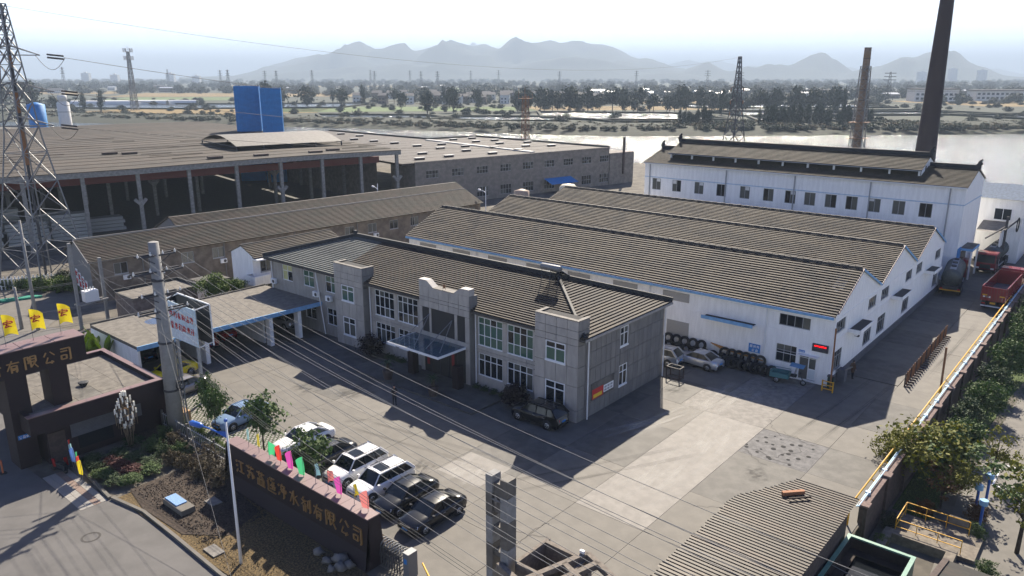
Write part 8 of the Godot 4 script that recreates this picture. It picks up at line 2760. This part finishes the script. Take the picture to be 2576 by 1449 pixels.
func build_far_shore() -> void:
	# single trees one can tell apart
	var labels := ["broad green tree standing on the far side of the river", "slim dark poplar standing on the far side of the river"]
	var spots := [[-60, -555, 15], [-45, -600, 17], [-92, -650, 14], [-30, -700, 17], [-180, -690, 20], [-152, -700, 18], [-205, -690, 16], [-238, -760, 20], [-420, -640, 22], [-405, -660, 24], [-440, -650, 21], [-455, -640, 20], [-350, -600, 12], [-120, -800, 16], [-90, -820, 18], [-60, -790, 15]]
	for k in 46:
		spots.append([4.0 + k * 5.6 + rng.randf_range(-3, 3), -604.0 - rng.randf_range(-8, 26), rng.randf_range(11, 19)])
	for q in spots:
		far_tree(q[0], q[1], q[2] * rng.randf_range(0.9, 1.1), q[2] * rng.randf_range(0.32, 0.46), false, labels[0], "broad trees beyond the river", M.leaf_far if rng.randf() < 0.6 else M.leaf_far_b)
	for k in 74:
		var x := 142.0 + k * 0.95 + rng.randf_range(-3, 3)
		var z := -428.0 - rng.randf_range(0, 30)
		if k > 62:
			x = 92.0 + (k - 62) * 1.6
			z = -434.0 - rng.randf_range(0, 6)
		if x > 158 and x < 166 and k % 2:
			continue
		far_tree(x, z, rng.randf_range(6.5, 12.5), rng.randf_range(1.1, 2.0), true, labels[1], "slim poplars on the river bank", M.leaf_far)
	for q in [[-190, -560], [-395, -640], [-178, -780], [-146, -770], [-320, -610], [-70, -800], [-355, -650], [150, -560], [158, -562], [232, -560], [240, -566], [252, -560]]:
		far_tree(q[0], q[1], rng.randf_range(14, 19), 2.6, true, labels[1], "slim poplars on the river bank", M.leaf_far)
	# bushes of the bank and belts of wood that read as one mass
	var bush := []
	for k in 3600:
		var x := rng.randf_range(-620, 640)
		var z := -402.0 - rng.randf_range(4, 58)
		if x < 40:
			z -= (40 - x) * 0.37 * clampf((40 - x) / 120.0, 0.35, 1.0)
		if x > 240:
			z -= (x - 240) * 0.16
		var s := rng.randf_range(0.5, 1.7)
		if x > 90 and x < 235:
			s *= 1.5
		bush.append(Transform3D(Basis(Vector3.UP, rng.randf() * TAU) * Basis.from_scale(Vector3(s * 1.5, s, s * 1.5)), C(x, z, 0.2)))
	scatter("bank_scrub", "scrub and reeds covering the far river bank", "scrub", crowns["far_b"], M.leaf_far_b, bush.slice(0, 2700))
	scatter("bank_reeds", "pale dry reeds mixed into the scrub of the far river bank", "reeds", crowns["far_b"], M.reed, bush.slice(2700))
	var hedge := []
	for k in 1500:
		var hx := rng.randf_range(-640, 640)
		var hz2 := rng.randf_range(-470, -860)
		if fmod(absf(hx * 0.021 + sin(hz2 * 0.03) * 0.8), 1.0) > 0.22 and fmod(absf(hz2 * 0.026 + sin(hx * 0.012)), 1.0) > 0.2:
			continue
		var hs := rng.randf_range(0.8, 3.0)
		hedge.append(Transform3D(Basis(Vector3.UP, rng.randf() * TAU) * Basis.from_scale(Vector3(hs * 1.5, hs, hs * 1.5)), C(hx, hz2 - absf(minf(hx, 0)) * 0.25, hs * 0.3)))
	scatter("field_hedges", "hedges and bushes along the fields and ponds of the plain", "hedges", crowns["far_a"], M.leaf_far, hedge)
	var wood := []
	for band in [[-760, -900, 260, 9], [-900, -1150, 380, 11], [-1150, -1500, 520, 12], [-1500, -2100, 650, 13], [-2100, -3200, 900, 14], [-3200, -4600, 800, 16]]:
		for k in band[2]:
			var z := rng.randf_range(band[1], band[0])
			var x: float = rng.randf_range(-0.95, 0.95) * -z * 0.85
			if z > -1000 and x < -160 or z > -1250 and x < -330:
				continue
			if fmod(absf(x * 0.013 + z * 0.031 + sin(x * 0.011) * 1.7), 2.0) < 0.75:
				continue
			var h: float = band[3] * rng.randf_range(0.5, 1.15)
			var r := h * rng.randf_range(0.45, 0.9)
			wood.append(Transform3D(Basis(Vector3.UP, rng.randf() * TAU) * Basis.from_scale(Vector3(r * 1.3, h * 0.6, r)), C(x, z, h * 0.45)))
	scatter("far_woodland", "belts of hazy woodland across the plain", "woodland", crowns["far_c"], M.leaf_far, wood)
	# village houses and works
	var hz := []
	for k in 46:
		hz.append([rng.randf_range(-170, 120), rng.randf_range(-790, -990), rng.randf_range(8, 13), rng.randf_range(6.5, 9), 0])
	for k in 26:
		hz.append([rng.randf_range(80, 700), rng.randf_range(-950, -1400), rng.randf_range(14, 30), rng.randf_range(5, 7), 1])
	for k in 16:
		hz.append([rng.randf_range(-900, -150), rng.randf_range(-1300, -1900), rng.randf_range(14, 26), rng.randf_range(5, 8), k % 2])
	for q in hz:
		var house := "farm house with dark roof in the village beyond the river" if q[4] == 0 else "low works building with bright sheet roof on the plain"
		var o := thing("far_house", house, "house", C(q[0], q[1], -0.1), deg_to_rad(40 + rng.randf_range(-12, 12)), "village houses beyond the river" if q[4] == 0 else "works buildings on the plain")
		var x := o.global_transform
		var w: float = q[2] / 2
		var d: float = 4.5 if q[4] == 0 else 7.0
		var h: float = q[3]
		var b := Build.new()
		b.box(-w, w, 0, h, -d, d)
		mi(o, "wall", b.done(), M.house_white if rng.randf() < 0.6 else M.dorm_wall, x)
		b = Build.new()
		var rise := 2.4 if q[4] == 0 else 1.5
		b.quad(Vector3(-w - 0.4, h - 0.2, d + 0.6), Vector3(w + 0.4, h - 0.2, d + 0.6), Vector3(w + 0.4, h + rise, 0), Vector3(-w - 0.4, h + rise, 0))
		b.quad(Vector3(w + 0.4, h - 0.2, -d - 0.6), Vector3(-w - 0.4, h - 0.2, -d - 0.6), Vector3(-w - 0.4, h + rise, 0), Vector3(w + 0.4, h + rise, 0))
		for e in [-w, w]:
			b.tri(Vector3(e, h, d), Vector3(e, h + rise - 0.2, 0), Vector3(e, h, -d))
		mi(o, "roof", b.done(), M.house_roof if q[4] == 0 else M.tin_roof, x)
		for k in int(q[2] / 3.4):
			for fl in 2:
				var wn := Build.new()
				var wx := -w + 1.2 + k * 3.4
				wn.box(wx, wx + 1.5, 1.0 + fl * 3.1, 2.5 + fl * 3.1, -d - 0.05, -d + 0.02)
				if 2.5 + fl * 3.1 < h:
					mi(o, "window", wn.done(), M.glass_dark, x)
	# bright greenhouse tunnels and faint tower blocks
	for k in 3:
		var gh := thing("greenhouse_tunnel", "long white plastic greenhouse tunnel across the river", "greenhouse", C(-400 + k * 26, -770 - k * 9, 0), deg_to_rad(40), "greenhouse tunnels across the river")
		var gb := Build.new(true)
		for i in 8:
			var a := PI * i / 8
			var c := PI * (i + 1) / 8
			gb.quad(Vector3(-32, 4 * sin(a), 4 * cos(a)), Vector3(32, 4 * sin(a), 4 * cos(a)), Vector3(32, 4 * sin(c), 4 * cos(c)), Vector3(-32, 4 * sin(c), 4 * cos(c)))
		mi(gh, "cover", gb.done(), M.house_white, gh.global_transform)
	for q in [[-1560, -2900, 40], [-1480, -2950, 34], [-1250, -2900, 38], [-1180, -2960, 30], [1560, -2900, 52], [1640, -2950, 56], [1720, -2900, 50], [1500, -2900, 44]]:
		var tw := thing("tower_block", "faint tower block in the haze on the plain", "building", C(q[0], q[1]), deg_to_rad(40), "tower blocks in the haze")
		var tb := Build.new()
		tb.box(-14, 14, 0, q[2], -9, 9)
		mi(tw, "wall", tb.done(), M.house_white, tw.global_transform)
		tb = Build.new()
		tb.box(-4, 4, q[2], q[2] + 4, -4, 4)
		mi(tw, "roof_house", tb.done(), M.house_white, tw.global_transform)
	# works on the right shore and the pavilion peak
	for q in [[470, -880, 46, 13, "pale works hall with a long low roof line behind the fields"], [560, -905, 60, 11, "long pale works hall right of the first one behind the fields"], [420, -1050, 40, 9, "small grey works hall half hidden by trees"]]:
		var wh := thing("works_hall", q[4], "building", C(q[0], q[1]), deg_to_rad(34))
		var x := wh.global_transform
		var b := Build.new()
		b.box(-q[2] / 2.0, q[2] / 2.0, 0, q[3], -12, 12)
		mi(wh, "wall", b.done(), M.house_white, x)
		b = Build.new()
		b.box(-q[2] / 2.0 - 1, q[2] / 2.0 + 1, q[3], q[3] + 1.2, -13, 13)
		mi(wh, "roof", b.done(), M.house_roof, x)
		for k in int(q[2] / 5.0):
			for fl in 2:
				b = Build.new()
				b.box(-q[2] / 2.0 + 1.5 + k * 5, -q[2] / 2.0 + 4.5 + k * 5, 2 + fl * 4.5, 4.4 + fl * 4.5, -12.1, -11.9)
				mi(wh, "window", b.done(), M.glass_dark, x)
